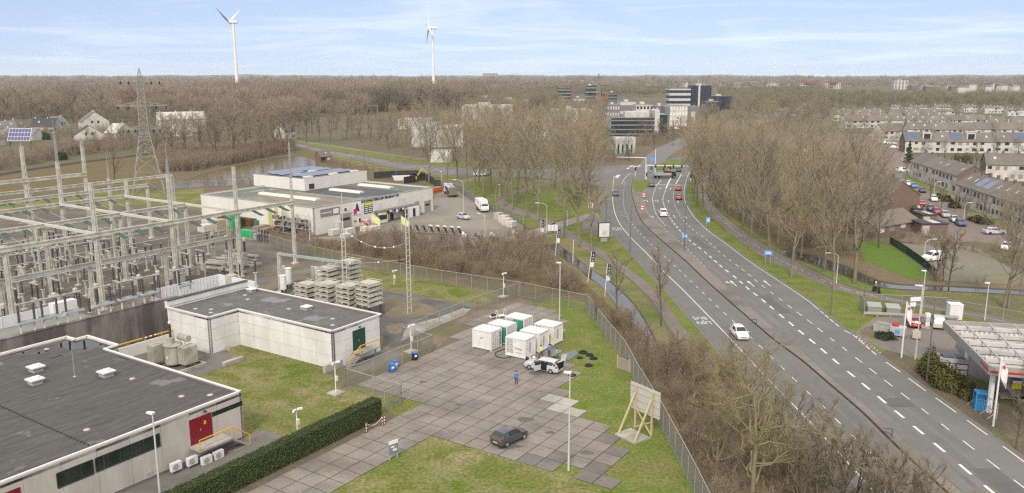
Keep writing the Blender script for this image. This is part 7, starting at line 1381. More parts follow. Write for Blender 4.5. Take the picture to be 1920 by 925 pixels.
# people
def person(pos,rz,label,top,legs_,hair=(.05,.035,.025),pose='stand',h=1.78,vest=False,sit=False):
 o=thing('person',label,'person',(pos.x,pos.y,.05),rz);s=h/1.78;sw=.16 if pose=='walk' else.03;V=[];E_=[];Rr=[]
 def add(p,r,par=None):
  V.append((p[0]*s,p[1]*s,p[2]*s));Rr.append((r if isinstance(r,tuple)else(r,r)));
  if par is not None:E_.append((par,len(V)-1))
  return len(V)-1
 pel=add((0,0,.95),(.155,.115));sp=add((0,0,1.14),(.145,.11),pel);ch=add((0,0,1.34),(.175,.12),sp);nk=add((0,.0,1.49),.058,ch);hb=add((0,.015,1.58),(.075,.085),nk);ht=add((0,.01,1.69),(.078,.09),hb);nose=add((0,.115,1.61),.016,hb)
 hands=[]
 for sd in(-1,1):
  sh=add((sd*.18,0,1.41),.062,ch)
  if pose=='reach':el,wr,hn=(sd*.24,.10,1.18),(sd*.18,.30,1.16),(sd*.17,.38,1.17)
  else:el,wr,hn=(sd*.25,-.02+sw*sd*.3,1.14),(sd*.27,.06+sw*sd*.7,.91),(sd*.27,.08+sw*sd*.75,.83)
  e=add(el,.046,sh);w=add(wr,.030,e);hd_=add(hn,(.020,.034),w);hands.append(hn);hv=Vector(hn)-Vector(wr);hv.normalize()
  for k,ln in enumerate((.065,.08,.075,.06)):
   b0=Vector(hn)+Vector((0,(k-1.5)*.018,0));f1=add(tuple(b0+hv*ln*.5),.009,hd_);add(tuple(b0+hv*ln+Vector((-sd*.015,0,0))),.008,f1)
  t1=add(tuple(Vector(hn)+Vector((-sd*.01,.035,.02))),.010,hd_);add(tuple(Vector(hn)+Vector((-sd*.015,.05,-.015))),.009,t1)
  hp=add((sd*.09,0,.88),.085,pel)
  kn=add((sd*.105,.03+sw*-sd*.8,.49),.062,hp);an=add((sd*.11,-.02-sw*sd*1.5,.09+(.05 if sw>.1 and sd>0 else 0)),.042,kn);add((sd*.12,.13-sw*sd*1.5,.045),(.040,.035),an)
 me=D.meshes.new('body');me.from_pydata(V,E_,[]);bo=D.objects.new('body',me);COL.objects.link(bo)
 sk=bo.modifiers.new('skin','SKIN');bo.modifiers.new('sub','SUBSURF').levels=1
 for i,r in enumerate(Rr):me.skin_vertices[0].data[i].radius=(r[0]*s,r[1]*s)
 me.skin_vertices[0].data[0].use_root=True
 dg=bpy.context.evaluated_depsgraph_get();m2=D.meshes.new_from_object(bo.evaluated_get(dg));D.objects.remove(bo);D.meshes.remove(me)
 ms=[mat('skin',(.45,.28,.20)),top,legs_,black_m]
 m2.materials.clear();[m2.materials.append(q)for q in ms]
 for f in m2.polygons:
  c=f.center/s;near=any((Vector(hh)-c).length<.13 for hh in hands)and abs(c.x)>.14;f.use_smooth=True
  f.material_index=3 if c.z<.10 else 0 if near or c.z>1.47 else 1 if(c.z>.90 or abs(c.x)>.2)else 2
 m2.name='body';b=D.objects.new('body',m2);COL.objects.link(b);b.parent=o
 MB().lathe((0,-.012*s,1.615*s),[(.104*s,0),(.108*s,.06*s),(.085*s,.13*s),(.03*s,.165*s)],12).build('hair',mat('hair_dark',hair),o,smooth=True)
 q=MB()
 for sd in(-1,1):q.cbox((sd*.035*s,.098*s,1.635*s),(.018,.012,.012))
 q.build('eyes',black_m,o);q=MB();q.cbox((0,.098*s,1.565*s),(.05,.01,.012));q.build('mouth',mat('lips',(.30,.12,.10)),o)
 if vest:MB().lathe((0,0,1.0*s),[(.172*s,0),(.19*s,.2*s),(.20*s,.33*s),(.17*s,.42*s)],14).build('vest',mat('hi_vis_yellow',(.62,.72,.06),None),o);MB().lathe((0,0,1.12*s),[(.188*s,0),(.192*s,.05*s)],14).build('reflective_band',signwhite_m,o)
 return o
bluej=mat('blue_jacket',(.07,.22,.55),(.055,.18,.46),4,.8);darkt=mat('dark_trousers',(.018,.020,.028));greyt=mat('grey_trousers',(.10,.095,.09));
person(G(968,722.5),R(15),'person in a blue jacket standing alone on the slabs, seen from behind',bluej,darkt);person(G(1014.5,672),R(70),'person in a yellow vest walking beside the containers',mat('yellow_sleeves',(.55,.62,.10)),darkt,pose='walk',vest=True)
person(G(1029.5,670.5),R(-20),'person in a blue jacket standing behind the silver car, next to the vest wearer',bluej,darkt,pose='reach');person(G(1044.5,677),R(60),'person in a light blue top and grey trousers behind the open boot',mat('light_blue_top',(.16,.36,.70)),greyt,h=1.72)
person(G(672.5,287.5),R(100),'person in a pale coat walking on the cycle path by the branch road',mat('pale_coat',(.5,.48,.42)),darkt);person(G(1731,420),R(10),'person in dark clothes beside the little garages',mat('dark_coat',(.03,.03,.035)),darkt)
p=G(1643,549);o=thing('scooter','black motor scooter on the cycle path','scooter',p,hd((1635,545),(1655,551)));
for x in(.62,-.55):
 MB().cyl((x,-.06,.26),(x,.06,.26),.26,.26,14).build('wheel',black_m,o)
MB().box(-.75,-.05,-.17,.17,.45,.78).bar((-.05,0,.35),(.45,0,.35),.30,.10).bar((.42,0,.32),(.58,0,1.05),.32,.10).build('body',darkmetal_m,o);MB().bar((.5,-.33,1.08),(.5,.33,1.08),.05).build('handlebar',black_m,o);MB().box(-.7,-.1,-.15,.15,.78,.88).build('seat',black_m,o)
def rider():
 q=thing('person','person in a grey jacket and helmet riding the black scooter','person',(p.x,p.y,.05),o.rotation_euler.z-math.pi/2);V=[(0,-.35,.92),(0,-.33,1.15),(0,-.27,1.36),(0,-.24,1.48),(0,-.22,1.62)];E_=[(0,1),(1,2),(2,3),(3,4)];Rr=[.16,.16,.17,.06,.10]
 for sd in(-1,1):
  for par,ch in((2,[((sd*.19,-.24,1.38),.065),((sd*.27,.05,1.2),.05),((sd*.29,.38,1.12),.035),((sd*.29,.46,1.10),.03)]),(0,[((sd*.11,-.28,.90),.09),((sd*.16,.14,.86),.075),((sd*.14,.12,.48),.05),((sd*.14,.26,.42),.045)])):
   a=par
   for c,r in ch:V.append(c);Rr.append(r);E_.append((a,len(V)-1));a=len(V)-1
   if par==2:
    for k in range(5):V.append((sd*(.25+.02*k),.50,1.09));Rr.append(.010);E_.append((a,len(V)-1))
 me=D.meshes.new('body');me.from_pydata(V,E_,[]);bo=D.objects.new('body',me);COL.objects.link(bo);bo.modifiers.new('skin','SKIN');bo.modifiers.new('s','SUBSURF').levels=1
 for i,r in enumerate(Rr):me.skin_vertices[0].data[i].radius=(r,r)
 me.skin_vertices[0].data[0].use_root=True;m2=D.meshes.new_from_object(bo.evaluated_get(bpy.context.evaluated_depsgraph_get()));D.objects.remove(bo);D.meshes.remove(me);m2.materials.clear();[m2.materials.append(x)for x in(mat('grey_jacket',(.22,.22,.20)),darkt,mat('skin',(.45,.28,.20)))]
 for f in m2.polygons:f.material_index=1 if f.center.z<.98 and f.center.y<.3 else 2 if f.center.z>1.5 else 0
 b=D.objects.new('body',m2);COL.objects.link(b);b.parent=q;MB().lathe((0,-.22,1.56),[(.13,0),(.15,.10),(.12,.2),(.04,.25)],12).build('helmet',signwhite_m,q)
rider()
# filling station
z0=5.0;A4=[G(1770,604,z0+.6),G(1857,690,z0+.6),G(2120,712,z0+.6),G(2040,618,z0+.6)]
cano=thing('station_canopy','big flat filling station canopy on white columns with a red stripe on its edge','canopy',(A4[1].x,A4[1].y,0));q0=Vector((A4[1].x,A4[1].y,0));C4=[p-q0 for p in A4];C4=[Vector((p.x,p.y,0))for p in C4]
cw=mat('canopy_white',(.48,.455,.43),(.41,.39,.365),.6,.6,c3=(.34,.32,.295),scale3=.25);fas=mat('canopy_fascia',(.30,.28,.265),(.26,.245,.23),1,.5)
MB().prism([(p.x,p.y)for p in C4][::-1],z0,z0+.2).build('soffit',fas,cano)
b=MB()
def lerpq(s,t):return(C4[1].lerp(C4[0],s)).lerp(C4[2].lerp(C4[3],s),t)
b.add([(*lerpq(0,0).xy,z0+.35),(*lerpq(1,0).xy,z0+.35),(*lerpq(1,1).xy,z0+.35),(*lerpq(0,1).xy,z0+.35)],[(0,3,2,1)]);b.build('roof',cw,cano)
b=MB()
for i in range(4):p,q=C4[i],C4[(i+1)%4];b.bar(p+Vector((0,0,z0+.33)),q+Vector((0,0,z0+.33)),.25,.95)
b.build('fascia',fas,cano);b=MB()
for s in(.15,.32,.5,.68,.85):b.bar(Vector((*lerpq(s,.02).xy,z0+.65)),Vector((*lerpq(s,.98).xy,z0+.65)),.45,.40)
b.build('roof_girder',cw,cano);b=MB()
for t in(.12,.3,.48,.66,.84):b.bar(Vector((*lerpq(.05,t).xy,z0+.95)),Vector((*lerpq(.95,t).xy,z0+.95)),.12,.12)
for k in range(5):
 for m_ in range(4):b.bar(Vector((*lerpq([.15,.32,.5,.68,.85][k],.12+.18*m_).xy,z0+.5)),Vector((*lerpq([.32,.5,.68,.85,.98][k],.30+.18*m_).xy,z0+.5)),.06)
b.build('roof_bracing',galv_m,cano);b=MB()
for s in(.22,.76):
 for k in range(26):c=lerpq(s,.06+k*.035);b.lathe((c.x,c.y,z0+.36),[(.28,0),(.24,.25),(.1,.4)],7)
b.build('roof_cowl',cw,cano)
for s,t in((.12,.05),(.62,.04),(.12,.55),(.62,.55)):c=lerpq(s,t+.03);MB().cyl((c.x,c.y,0),(c.x,c.y,z0),.28,.28,12).build('column',steelw_m,cano);
e01=(C4[0]-C4[1]).normalized();e12=(C4[2]-C4[1]).normalized();n12=Vector((e12.y,-e12.x,0));n01=Vector((-e01.y,e01.x,0))
b=MB();b.bar(C4[1]+n12*.14+Vector((0,0,z0+.22)),C4[1]+e12*18+n12*.14+Vector((0,0,z0+.22)),.03,.22);b.bar(C4[1]+n01*.14+Vector((0,0,z0+.25)),C4[1]+e01*2.6+n01*.14+Vector((0,0,z0+.42)),.03,.22);b.build('red_stripe',red_m,cano)
t=text('total',.85,paint('sign_red',(.65,.03,.03)),cano,tuple(C4[1]+e12*4.3+n12*.17+Vector((0,0,z0+.36))),(math.pi/2,0,math.atan2(e12.y,e12.x)),'lettering',.02)
for i,(a,c)in enumerate([(1902,745),(1935,752)]):
 p=G(a,c);o=thing('fuel_pump',['fuel pump with a yellow panel under the canopy','fuel pump behind the one with the yellow panel'][i],'fuel pump',p,math.atan2(e12.y,e12.x));MB().box(-1.6,1.6,-.8,.8,0,.16).build('island',conc_m,o);MB().box(-.5,.5,-.35,.35,.16,2.1).build('cabinet',mat('pump_grey',(.16,.16,.16)),o);MB().box(-.45,.45,-.37,-.351,1.1,1.7).build('yellow_panel',mat('label_yellow',(.7,.6,.02)),o);MB().box(-.45,.45,-.37,-.351,1.75,2.05).build('price_panel',signwhite_m,o);MB().cyl((.56,-.2,.6),(.56,-.2,1.6),.05).build('hose',black_m,o)
p=G(1783,716);o=thing('price_kiosk','pale kiosk with solar panels on its roof and big white price letters','kiosk',p,math.atan2(e12.y,e12.x));MB().box(-1.5,1.5,-.8,.8,0,2.6).build('body',mat('kiosk_dark',(.17,.16,.15),(.14,.13,.12),1,.7),o);MB().box(-1.6,1.6,-.9,.9,2.6,3.1).build('header',mat('kiosk_header',(.36,.34,.32)),o)
b=MB();b.box(-1.3,-.05,-.75,.75,3.15,3.22);b.box(.1,1.35,-.75,.75,3.15,3.22);b.build('solar_panel',pv_m,o);text('20',1.2,signwhite_m,o,(-.55,-.82,2.0),(math.pi/2,0,0));text('DEUTZ',.34,signwhite_m,o,(.85,-.82,2.2),(math.pi/2,0,0))if False else MB().box(.25,1.35,-.82,-.801,1.9,2.4).box(.25,1.3,-.82,-.801,1.2,1.7).build('price_lines',signwhite_m,o)
p=G(1839,768);o=thing('cage_bin','blue wire cage container under the canopy edge','cage',p,math.atan2(e12.y,e12.x));b=MB();bl=paint('cage_blue',(.04,.25,.50))
for x in(-.7,.7):
 for y in(-.6,.6):b.bar((x,y,0),(x,y,2.0),.09)
for z in(.1,.7,1.3,1.95):
 for y in(-.6,.6):b.bar((-.7,y,z),(.7,y,z),.06)
 for x in(-.7,.7):b.bar((x,-.6,z),(x,.6,z),.06)
for k in range(10):
 for y in(-.6,.6):b.bar((-.65+k*.145,y,.1),(-.65+k*.145,y,1.95),.035)
b.build('cage',bl,o);MB().box(-.6,.6,-.5,.5,.12,1.2).build('content',mat('blue_crates',(.05,.17,.33),(.08,.25,.45),3,.6),o);MB().box(-.72,.72,-.62,.62,1.98,2.05).build('lid',bl,o)
fz=[G(1831,759),G(1868,787)];dd=fz[1]-fz[0];o=thing('barrier_frame','grey metal bicycle rail on the planting bed','barrier',fz[0],math.atan2(dd.y,dd.x));b=MB();ln=dd.length
for k in range(4):
 x=ln*k/3;b.bar((x,0,0),(x,0,1.7 if k%3==0 else 1.2),.06);b.bar((x,0,.9),(x,-1.0,0),.05)
b.bar((0,0,1.7),(ln,0,1.7),.06);b.bar((0,0,.9),(ln,0,.6),.05);b.bar((0,0,1.2),(ln,0,.5),.05);b.build('frame',galv_m,o)
o=thing('skip','open grey skip behind the juniper','skip',G(1662,622),-.75);MB().add([(-1.5,-.8,0),(1.5,-.8,0),(1.5,.8,0),(-1.5,.8,0),(-1.6,-.85,1.1),(1.6,-.85,1.1),(1.6,.85,1.1),(-1.6,.85,1.1)],[(3,2,1,0),(0,1,5,4),(1,2,6,5),(2,3,7,6),(3,0,4,7)]).build('hull',mat('skip_grey',(.38,.38,.36),(.32,.32,.30),1,.6),o);MB().box(-1.4,1.4,-.7,.7,.6,.7).build('waste',darkmetal_m,o)
o=thing('waste_container','pale green grey waste container with a blue mark and red cloth on top','skip',G(1683,630),-.6);MB().box(-.95,.95,-.65,.65,.2,1.35).build('body',mat('container_grey_green',(.42,.44,.42),(.37,.39,.37),1,.6),o);MB().box(-.3,.3,-.665,-.651,.5,1.0).build('blue_mark',sblue,o);MB().lathe((-.4,.1,1.35),[(.5,0),(.45,.25),(.2,.45)],9).build('red_cloth',red_m,o);MB().cyl((-.8,-.66,.1),(-.8,.66,.1),.1).cyl((.8,-.66,.1),(.8,.66,.1),.1).build('castor',black_m,o)
o=thing('water_bowser','small beige service box on wheels in the forecourt','trolley',G(1717,636),-.3);MB().box(-.5,.5,-.35,.35,.15,1.1).build('body',mat('beige_box',(.45,.40,.33)),o);MB().lathe((0,0,1.1),[(.3,0),(.28,.2),(.1,.28)],8).build('top',mat('beige_box',(.45,.40,.33)),o);MB().cyl((-.35,-.36,.12),(-.35,.36,.12),.12).cyl((.35,-.36,.12),(.35,.36,.12),.12).build('wheel',black_m,o)
o=thing('air_pump','grey and white tyre pump on a round base between the two parked cars','pump',G(1737,614),0);MB().lathe((0,0,0),[(1.0,0),(1.0,.14),(.9,.16)],18).build('base',conc_m,o);MB().box(-.3,.3,-.25,.25,.15,1.6).build('cabinet',mat('pump_pale',(.45,.44,.43)),o);MB().box(-.31,.31,-.26,.26,1.6,2.1).box(-.31,.31,-.26,-.251,.3,.8).build('head',signwhite_m,o)
o=thing('sign_board','white double panel sign on a post behind the flagpole','sign',G(1712,598),.1);MB().cyl((0,0,0),(0,0,3.4),.05).build('post',galv_m,o);MB().box(-.7,.9,-.05,.05,2.7,3.3).box(-.7,.2,-.05,.05,1.9,2.5).build('panel',signwhite_m,o)
for i,(a,c)in enumerate([(1638,585),(1673,588)]):o=thing('storage_bin',['lidded grey bin in the mesh enclosure, farther from the cars','lidded grey bin in the mesh enclosure, nearer the cars'][i],'bin',G(a,c),-.25);MB().box(-.95,.95,-.8,.8,0,1.0).build('body',mat('bin_grey',(.24,.235,.22)),o);MB().add([(-1,-.85,1.0),(1,-.85,1.0),(1,.85,1.35),(-1,.85,1.35),(-1,.85,1.0),(1,.85,1.0)],[(0,1,2,3),(0,3,4),(1,5,2),(3,2,5,4)]).build('lid',mat('bin_lid',(.30,.30,.29)),o)
gr=[G(1620,594),G(1796,602)];dd=gr[1]-gr[0];o=thing('guard_rail','pale guard rail in front of the mesh enclosure','guard rail',gr[0],math.atan2(dd.y,dd.x));MB().box(0,dd.length,-.05,.05,.45,.78).build('rail',galv_m,o);b=MB()
for k in range(8):b.box(dd.length*k/7-.06,dd.length*k/7+.06,.05,.15,0,.75)
b.build('post',galv_m,o)
o=thing('utility_cabinet','tall white utility cabinet at the corner of the enclosure','cabinet',G(1788,597),-.15);MB().box(-.9,.9,-.8,.8,0,2.2).build('body',steelw_m,o);MB().box(-.95,.95,-.85,.85,2.2,2.3).build('roof',signwhite_m,o);MB().box(-.8,-.02,-.82,-.801,.15,2.05).box(.02,.8,-.82,-.801,.15,2.05).build('door',cont_m,o)
# builders' goods round the warehouse
for i in range(11):
 a,c=[(770,434),(781,435),(794,437),(806,438),(818,439),(831,440.5),(844,442),(857,443.5),(812,447),(825,444),(838,446)][i]
 if i>7:continue
 a=768+i*13.2;c=437+i*.85;p=G(a,c);o=thing('display_frame',f'slanted paving sample frame along the yard fence, {nth(i)} from the shop door','display frame',p,PHI+1.25,'sample frames');tl=MB().add([(-.5,-.8,0),(.5,-.8,0),(.5,0,1.9),(-.5,0,1.9),(-.5,-.74,0),(.5,-.74,0),(.5,.06,1.9),(-.5,.06,1.9)],[(0,1,2,3),(7,6,5,4),(0,4,5,1),(3,2,6,7),(1,5,6,2),(0,3,7,4)])
 tl.build('sample_board',[mat('sample_grey',(.09,.085,.08),(.06,.058,.055),6,.8),mat('sample_red',(.18,.075,.055),(.12,.05,.04),6,.8),mat('sample_brown',(.13,.09,.07),(.09,.065,.05),6,.8)][(i*2)%3],o);MB().bar((-.45,.9,0),(-.45,0,1.85),.09).bar((.45,.9,0),(.45,0,1.85),.09).bar((-.45,-.8,.05),(-.45,.9,.05),.08).bar((.45,-.8,.05),(.45,.9,.05),.08).build('stand',darkmetal_m,o)
 if i>2:MB().box(-.5,.5,-.22,.16,1.9,2.15).build('header',signwhite_m,o)
def pallet(px,py,dims,m,label,rz=PHI,group=None,wrap=None,rows=(2,2,2)):
 o=thing('pallet_stack',label,'pallet',G(px,py),rz,group);x,y,z=dims;MB().box(-x/2,x/2,-y/2,y/2,.08,.15).box(-x/2,-x/2+.12,-y/2,y/2,0,.08).box(x/2-.12,x/2,-y/2,y/2,0,.08).build('pallet',timber_m,o);b=MB();nx,ny,nz=rows;g=.015
 for i in range(nx):
  for j in range(ny):
   for k in range(nz):b.box(-x/2+x*i/nx+g,-x/2+x*(i+1)/nx-g,-y/2+y*j/ny+g,-y/2+y*(j+1)/ny-g,.15+z*k/nz+g,.15+z*(k+1)/nz-g)
 b.build('load',m,o);return o
wrapm=mat('white_wrapped_bags',(.55,.53,.50),(.45,.43,.41),1.5,.6);pinkm=mat('pink_wrapped_blocks',(.48,.38,.35),(.56,.52,.48),2,.6);redm=mat('red_printed_boxes',(.34,.05,.05),(.55,.48,.44),2.2,.6,lo=.45,hi=.5);greenc=mat('green_crate',(.05,.36,.16),(.04,.30,.13),3,.5);brownb=mat('brown_timber_stack',(.15,.075,.035),(.10,.05,.025),4,.8);slabm=mat('stacked_slabs',(.29,.22,.19),(.22,.18,.16),2,.9)
for i,(a,c,d,m,lb,rw)in enumerate([(691,428,(3.4,1.6,1.9),redm,'red and white printed pallet in front of the warehouse',(3,1,3)),(684,434,(1.6,1.6,1.0),wrapm,'white wrapped pallet at the near corner of the red printed one',(2,2,2)),(700,433,(3,1.5,1.0),pinkm,'pinkish wrapped pallet below the red printed one',(3,1,1)),(636,434,(1.5,1.5,2.2),wrapm,'tall white pallet of bags by the roller door',(2,1,5)),(627,441,(2.4,1.5,1.2),wrapm,'lower white pallet of bags before the tall one',(3,1,3)),(655,440,(2.6,1.5,1.3),wrapm,'white pallet of bags right of the tall one',(3,1,3)),(648,446,(2.2,1.4,.8),wrapm,'smallest white pallet of bags nearest the fence',(2,2,2)),(945,417,(2.2,2.0,1.6),pinkm,'pink wrapped pallet against the yard fence, upper of three',(2,2,2)),(951,422,(2.2,2.0,1.5),pinkm,'pink wrapped pallet against the yard fence, middle of three',(2,2,2)),(959,426,(2.2,1.8,1.3),wrapm,'grey wrapped pallet against the yard fence, lowest of three',(2,2,2)),(935,411,(2.2,1.6,1.5),mat('grey_wrapped',(.28,.28,.29),(.45,.45,.45),2,.6),'grey wrapped goods against the yard fence behind the truck',(2,2,2)),(438,430,(2.4,2.4,4.2),greenc,'tall stack of green crates beside the gantry leg',(2,2,4)),(459,446,(1.6,1.4,1.7),greenc,'green crate, first in the low row by the fence',(1,1,2)),(467,447,(1.6,1.4,1.7),greenc,'green crate, second in the low row by the fence',(1,1,2)),(475,448.5,(1.6,1.4,1.6),greenc,'green crate, third in the low row by the fence',(1,1,2)),(482,450,(1.1,1.4,1.3),wrapm,'white box at the end of the green crate row',(1,1,1)),(464,424,(6.4,2.4,1.9),brownb,'long dark brown timber stack against the warehouse wall',(1,5,6)),(424,420,(3.0,2.2,2.2),brownb,'brown timber stack beside the green crates',(1,4,6)),(492,431,(4.0,2.0,.9),slabm,'stack of pinkish paving slabs, nearest the dark timber',(3,2,3)),(505,434,(4.0,2.0,.8),slabm,'stack of pinkish paving slabs, nearest the green stripes',(3,2,3)),(484,426,(2.2,1.6,1.6),mat('teal_sheet',(.05,.16,.13),(.07,.2,.16),1,.6),'goods under a teal sheet beside the dark timber',(1,1,1)),(404,418,(3,2.4,1.8),wrapm,'grey white pallet goods left of the timber',(2,2,2)),(394,424,(3,2.4,1.6),wrapm,'pale pallet goods behind the walkway',(2,2,2)),(412,432,(3.0,2.2,2.4),mat('tan_blocks',(.40,.34,.22),(.33,.28,.19),2,.8),'tan block pallet beside the green crates',(2,2,3)),(387,434,(3,2.4,1.5),wrapm,'white pallet goods at the corner of the switchyard fence',(2,2,2)),(583,437,(3.4,1.4,1.2),mat('grey_steel_goods',(.22,.22,.22),(.32,.32,.32),2,.5),'grey steel goods under the warehouse banner',(3,1,2)),(600,434,(2.4,1.4,1.4),mat('grey_steel_goods',(.22,.22,.22)),'grey steel goods beside the roller door',(3,1,2)),(617,431,(1.6,1.3,1.5),darkmetal_m,'dark barrels beside the roller door',(2,2,1))]):pallet(a,c,d,m,lb,PHI+(0 if i!=16 else math.pi/2-.1),None,None,rw)
for i,(a,c)in enumerate([(487,452),(492,453),(497,454)]):o=thing('stillage',f'black steel post rack at the fence, {nth(i)} after the green crates','rack',G(a,c),PHI);b=MB();[b.bar((x,y,0),(x,y,2.4),.12)for x in(-.4,.4)for y in(-.5,.5)];b.bar((-.4,-.5,1.2),(.4,-.5,1.2),.1).bar((-.4,.5,1.2),(.4,.5,1.2),.1);b.build('rack',black_m,o);MB().box(-.3,.3,-.4,.4,.9,1.3).build('load',navy_m,o)
for i,w in enumerate((82.9,86.6,90.3)):
 o=thing('cantilever_rack',f'tall storage rack loaded with goods along the white warehouse side, {nth(i)} from the corner','rack',X(64.6,w+.1),PHI,'racks along the warehouse');b=MB()
 for y in(0,3.5):
  for x in(-.5,.5):b.bar((x,y,0),(x,y,4.8),.09)
  for z in(.6,2.2,3.8):b.bar((-.5,y,z),(.5,y,z+1.0),.05)
 b.bar((-.5,0,4.7),(-.5,3.5,4.7),.07);b.build('upright',galv_m,o);s_=MB()
 for z in(.15,1.6,3.0):s_.box(-.55,.55,0,3.5,z,z+.1)
 s_.build('shelf',mat('rack_shelf',(.40,.36,.30)),o);g=MB();rg_=random.Random(i)
 for z in(.25,1.7,3.1):
  y=.1
  while y<3.0:dy=rg_.uniform(.4,.9);g.box(-.5,.45,y,y+dy,z,z+rg_.uniform(.25,.8),rg_.randrange(3));y+=dy+.06
 g.build('goods',[darkmetal_m,mat('terracotta_goods',(.22,.11,.08)),mat('grey_goods',(.22,.21,.20))],o)
for i,(a,c,m_)in enumerate([(868,443,0),(892,446,1),(921,444,0),(963,440,0)]):
 o=thing('garden_statue',['small white stone ornament at the end of the sample frames','dark heap of plants on the drive kerb','pale stone figure group on the drive kerb','pale stone figure by the yard gate'][i],'ornament',G(a,c));MB().lathe((0,0,0),[(.5,0),(.42,.2),(.3,.25)],8).build('base',conc_m,o);MB().lathe((0,0,.25),[(.3,0),(.4,.3),(.25,.6),(.1,.8)],8).lathe((.7,.1,0),[(.3,0),(.35,.3),(.15,.5)],7).build('figure',signwhite_m if m_==0 else ever_m,o)
for i,(a,c,t)in enumerate([(698,446,400),(753,446,404)]):
 h=vtop(a,c,t);o=thing('flagpole',['flagpole with a lime flag before the red printed pallet','flagpole with a lime flag before the shop entrance'][i],'flagpole',G(a,c));MB().cyl((0,0,0),(0,0,h),.07,.05,8).build('pole',steelw_m,o);q=MB()
 for k in range(5):x0,x1=.08+k*.36,.08+(k+1)*.36;q.add([(x0,.1*math.sin(k),h-.1-.25*k),(x1,.1*math.sin(k+1),h-.1-.25*(k+1)),(x1,.1*math.sin(k+1),h-1.9-.2*(k+1)),(x0,.1*math.sin(k),h-1.9-.2*k)],[(0,1,2,3)])
 f_=q.build('flag',mat('lime_flag',(.50,.62,.20),(.60,.68,.35),2,.8),o);f_.modifiers.new('s','SOLIDIFY').thickness=.02
# houses, offices and the far town
hw_m=mat('white_render',(.54,.515,.475),(.465,.445,.41),.5,.7,c3=(.36,.34,.305),scale3=.2);hb_m=mat('brick_wall',(.175,.120,.096),(.145,.10,.082),1.2,.9);tile_m=mat('dark_roof_tile',(.125,.108,.095),(.155,.135,.118),.9,.85,c3=(.17,.15,.125),scale3=.12);slate_m=mat('slate_roof',(.040,.042,.048),(.058,.060,.066),.8,.7);win_m=mat('dark_window',(.030,.033,.036),None,rough=.12,spec=.6);dn_m=mat('dark_navy_cladding',(.022,.028,.045),(.030,.037,.058),.2,.35);lg_m=mat('light_grey_cladding',(.48,.47,.44),(.42,.41,.385),.2,.7);mg_m=mat('mid_grey_cladding',(.17,.17,.17),(.14,.14,.14),.2,.7)
def house(p,q,dp,eave,ridge,label,cat='house',wm=hw_m,rm=tile_m,n=1,gm=None,dorm=(),name='house',pv=(),floors=2,grp=None,gab=False):
 """front wall from p to q (photo pixels), depth dp away from the drone, ridge along the front"""
 p,q=G(*p),G(*q);d=q-p;ln=d.length;an=math.atan2(d.y,d.x);gm=gm or wm
 if gab:p,ln,dp,an=q,dp,ln,an+math.pi/2
 o=thing(name,label,cat,p,an,grp)
 b=MB();b.quad((0,0,0),(ln,0,0),(ln,0,eave),(0,0,eave));b.quad((ln,dp,0),(0,dp,0),(0,dp,eave),(ln,dp,eave))
 for x,r in((0,1),(ln,0)):v=[(x,0,0),(x,0,eave),(x,dp/2,ridge),(x,dp,eave),(x,dp,0)];b.add(v if r else v[::-1],[(0,1,2,3,4)],1)
 b.build('wall',[wm,gm],o);e=.35;sl=(ridge-eave)/(dp/2);r=MB()
 for s in(0,1):y0,y1=(-e,dp/2)if not s else(dp+e,dp/2);r.add([(-.2,y0,eave-e*sl+.12),(ln+.2,y0,eave-e*sl+.12),(ln+.2,y1,ridge+.12),(-.2,y1,ridge+.12),(-.2,y0,eave-e*sl-.03),(ln+.2,y0,eave-e*sl-.03),(ln+.2,y1,ridge-.03),(-.2,y1,ridge-.03)],[(0,1,2,3),(7,6,5,4),(0,4,5,1),(0,3,7,4),(1,5,6,2)])
 if gab:
  for y in(dp*.36,dp*.58):MB().box(-.03,.02,y,y+dp*.08,eave*.85,eave*.85+1.5).build('window',win_m,o)
 rf=r.build('roof',rm,o);u=ln/n;rr=random.Random(int(abs(p.x*7+p.y*3)))
 for i in range(n):
  for f in range(floors):
   z=.9+f*2.7;k=2 if u>4 else 1
   for j in range(k):
    x=i*u+u*(j+.5)/k;hwid=u/k*rr.uniform(.2,.34)
    if z+1.3<eave:MB().box(x-hwid,x+hwid,-.03,.02,z+rr.choice([0,0,.3]),z+1.35).build('window',rr.choice([win_m,win_m,mat('blind_window',(.22,.215,.20),None,rough=.3),mat('pale_blind',(.52,.52,.50))]),o)
  if n>1 or ln>6:MB().box(i*u+u*.2-.3,i*u+u*.2+.3,dp/2-.3,dp/2+.3,ridge-.2,ridge+.9).build('chimney',gm if gm is hb_m else wm,rf)
  if i in dorm:dm=MB().box(i*u+u*.2,i*u+u*.8,dp*.1,dp*.42,eave+.4,ridge-.1).build('dormer',hw_m,rf);MB().box(i*u+u*.28,i*u+u*.72,dp*.1-.03,dp*.1,eave+.9,ridge-.5).build('window',win_m,dm)
  if i in pv:
   a=.12;z0,z1=eave+(ridge-eave)*.18+.2,eave+(ridge-eave)*.82+.2;MB().add([(i*u+u*.08,dp*.09,z0),(i*u+u*.92,dp*.09,z0),(i*u+u*.92,dp*.41,z1),(i*u+u*.08,dp*.41,z1)],[(0,1,2,3)]).build('solar_panel',pv_m,rf)
  elif rr.random()<.5:x=i*u+u*.6;z0,z1=eave+(ridge-eave)*.4+.18,eave+(ridge-eave)*.62+.18;MB().add([(x-.4,dp*.2,z0),(x+.4,dp*.2,z0),(x+.4,dp*.31,z1),(x-.4,dp*.31,z1)],[(0,1,2,3)]).build('skylight',lg_m,rf)
 return o
T_='terrace'
house((1705,331),(1791,364),9,5.6,8.6,'long white terrace with a brick gable facing the parked cars, farther of two','terrace',hw_m,tile_m,7,hb_m,name=T_)
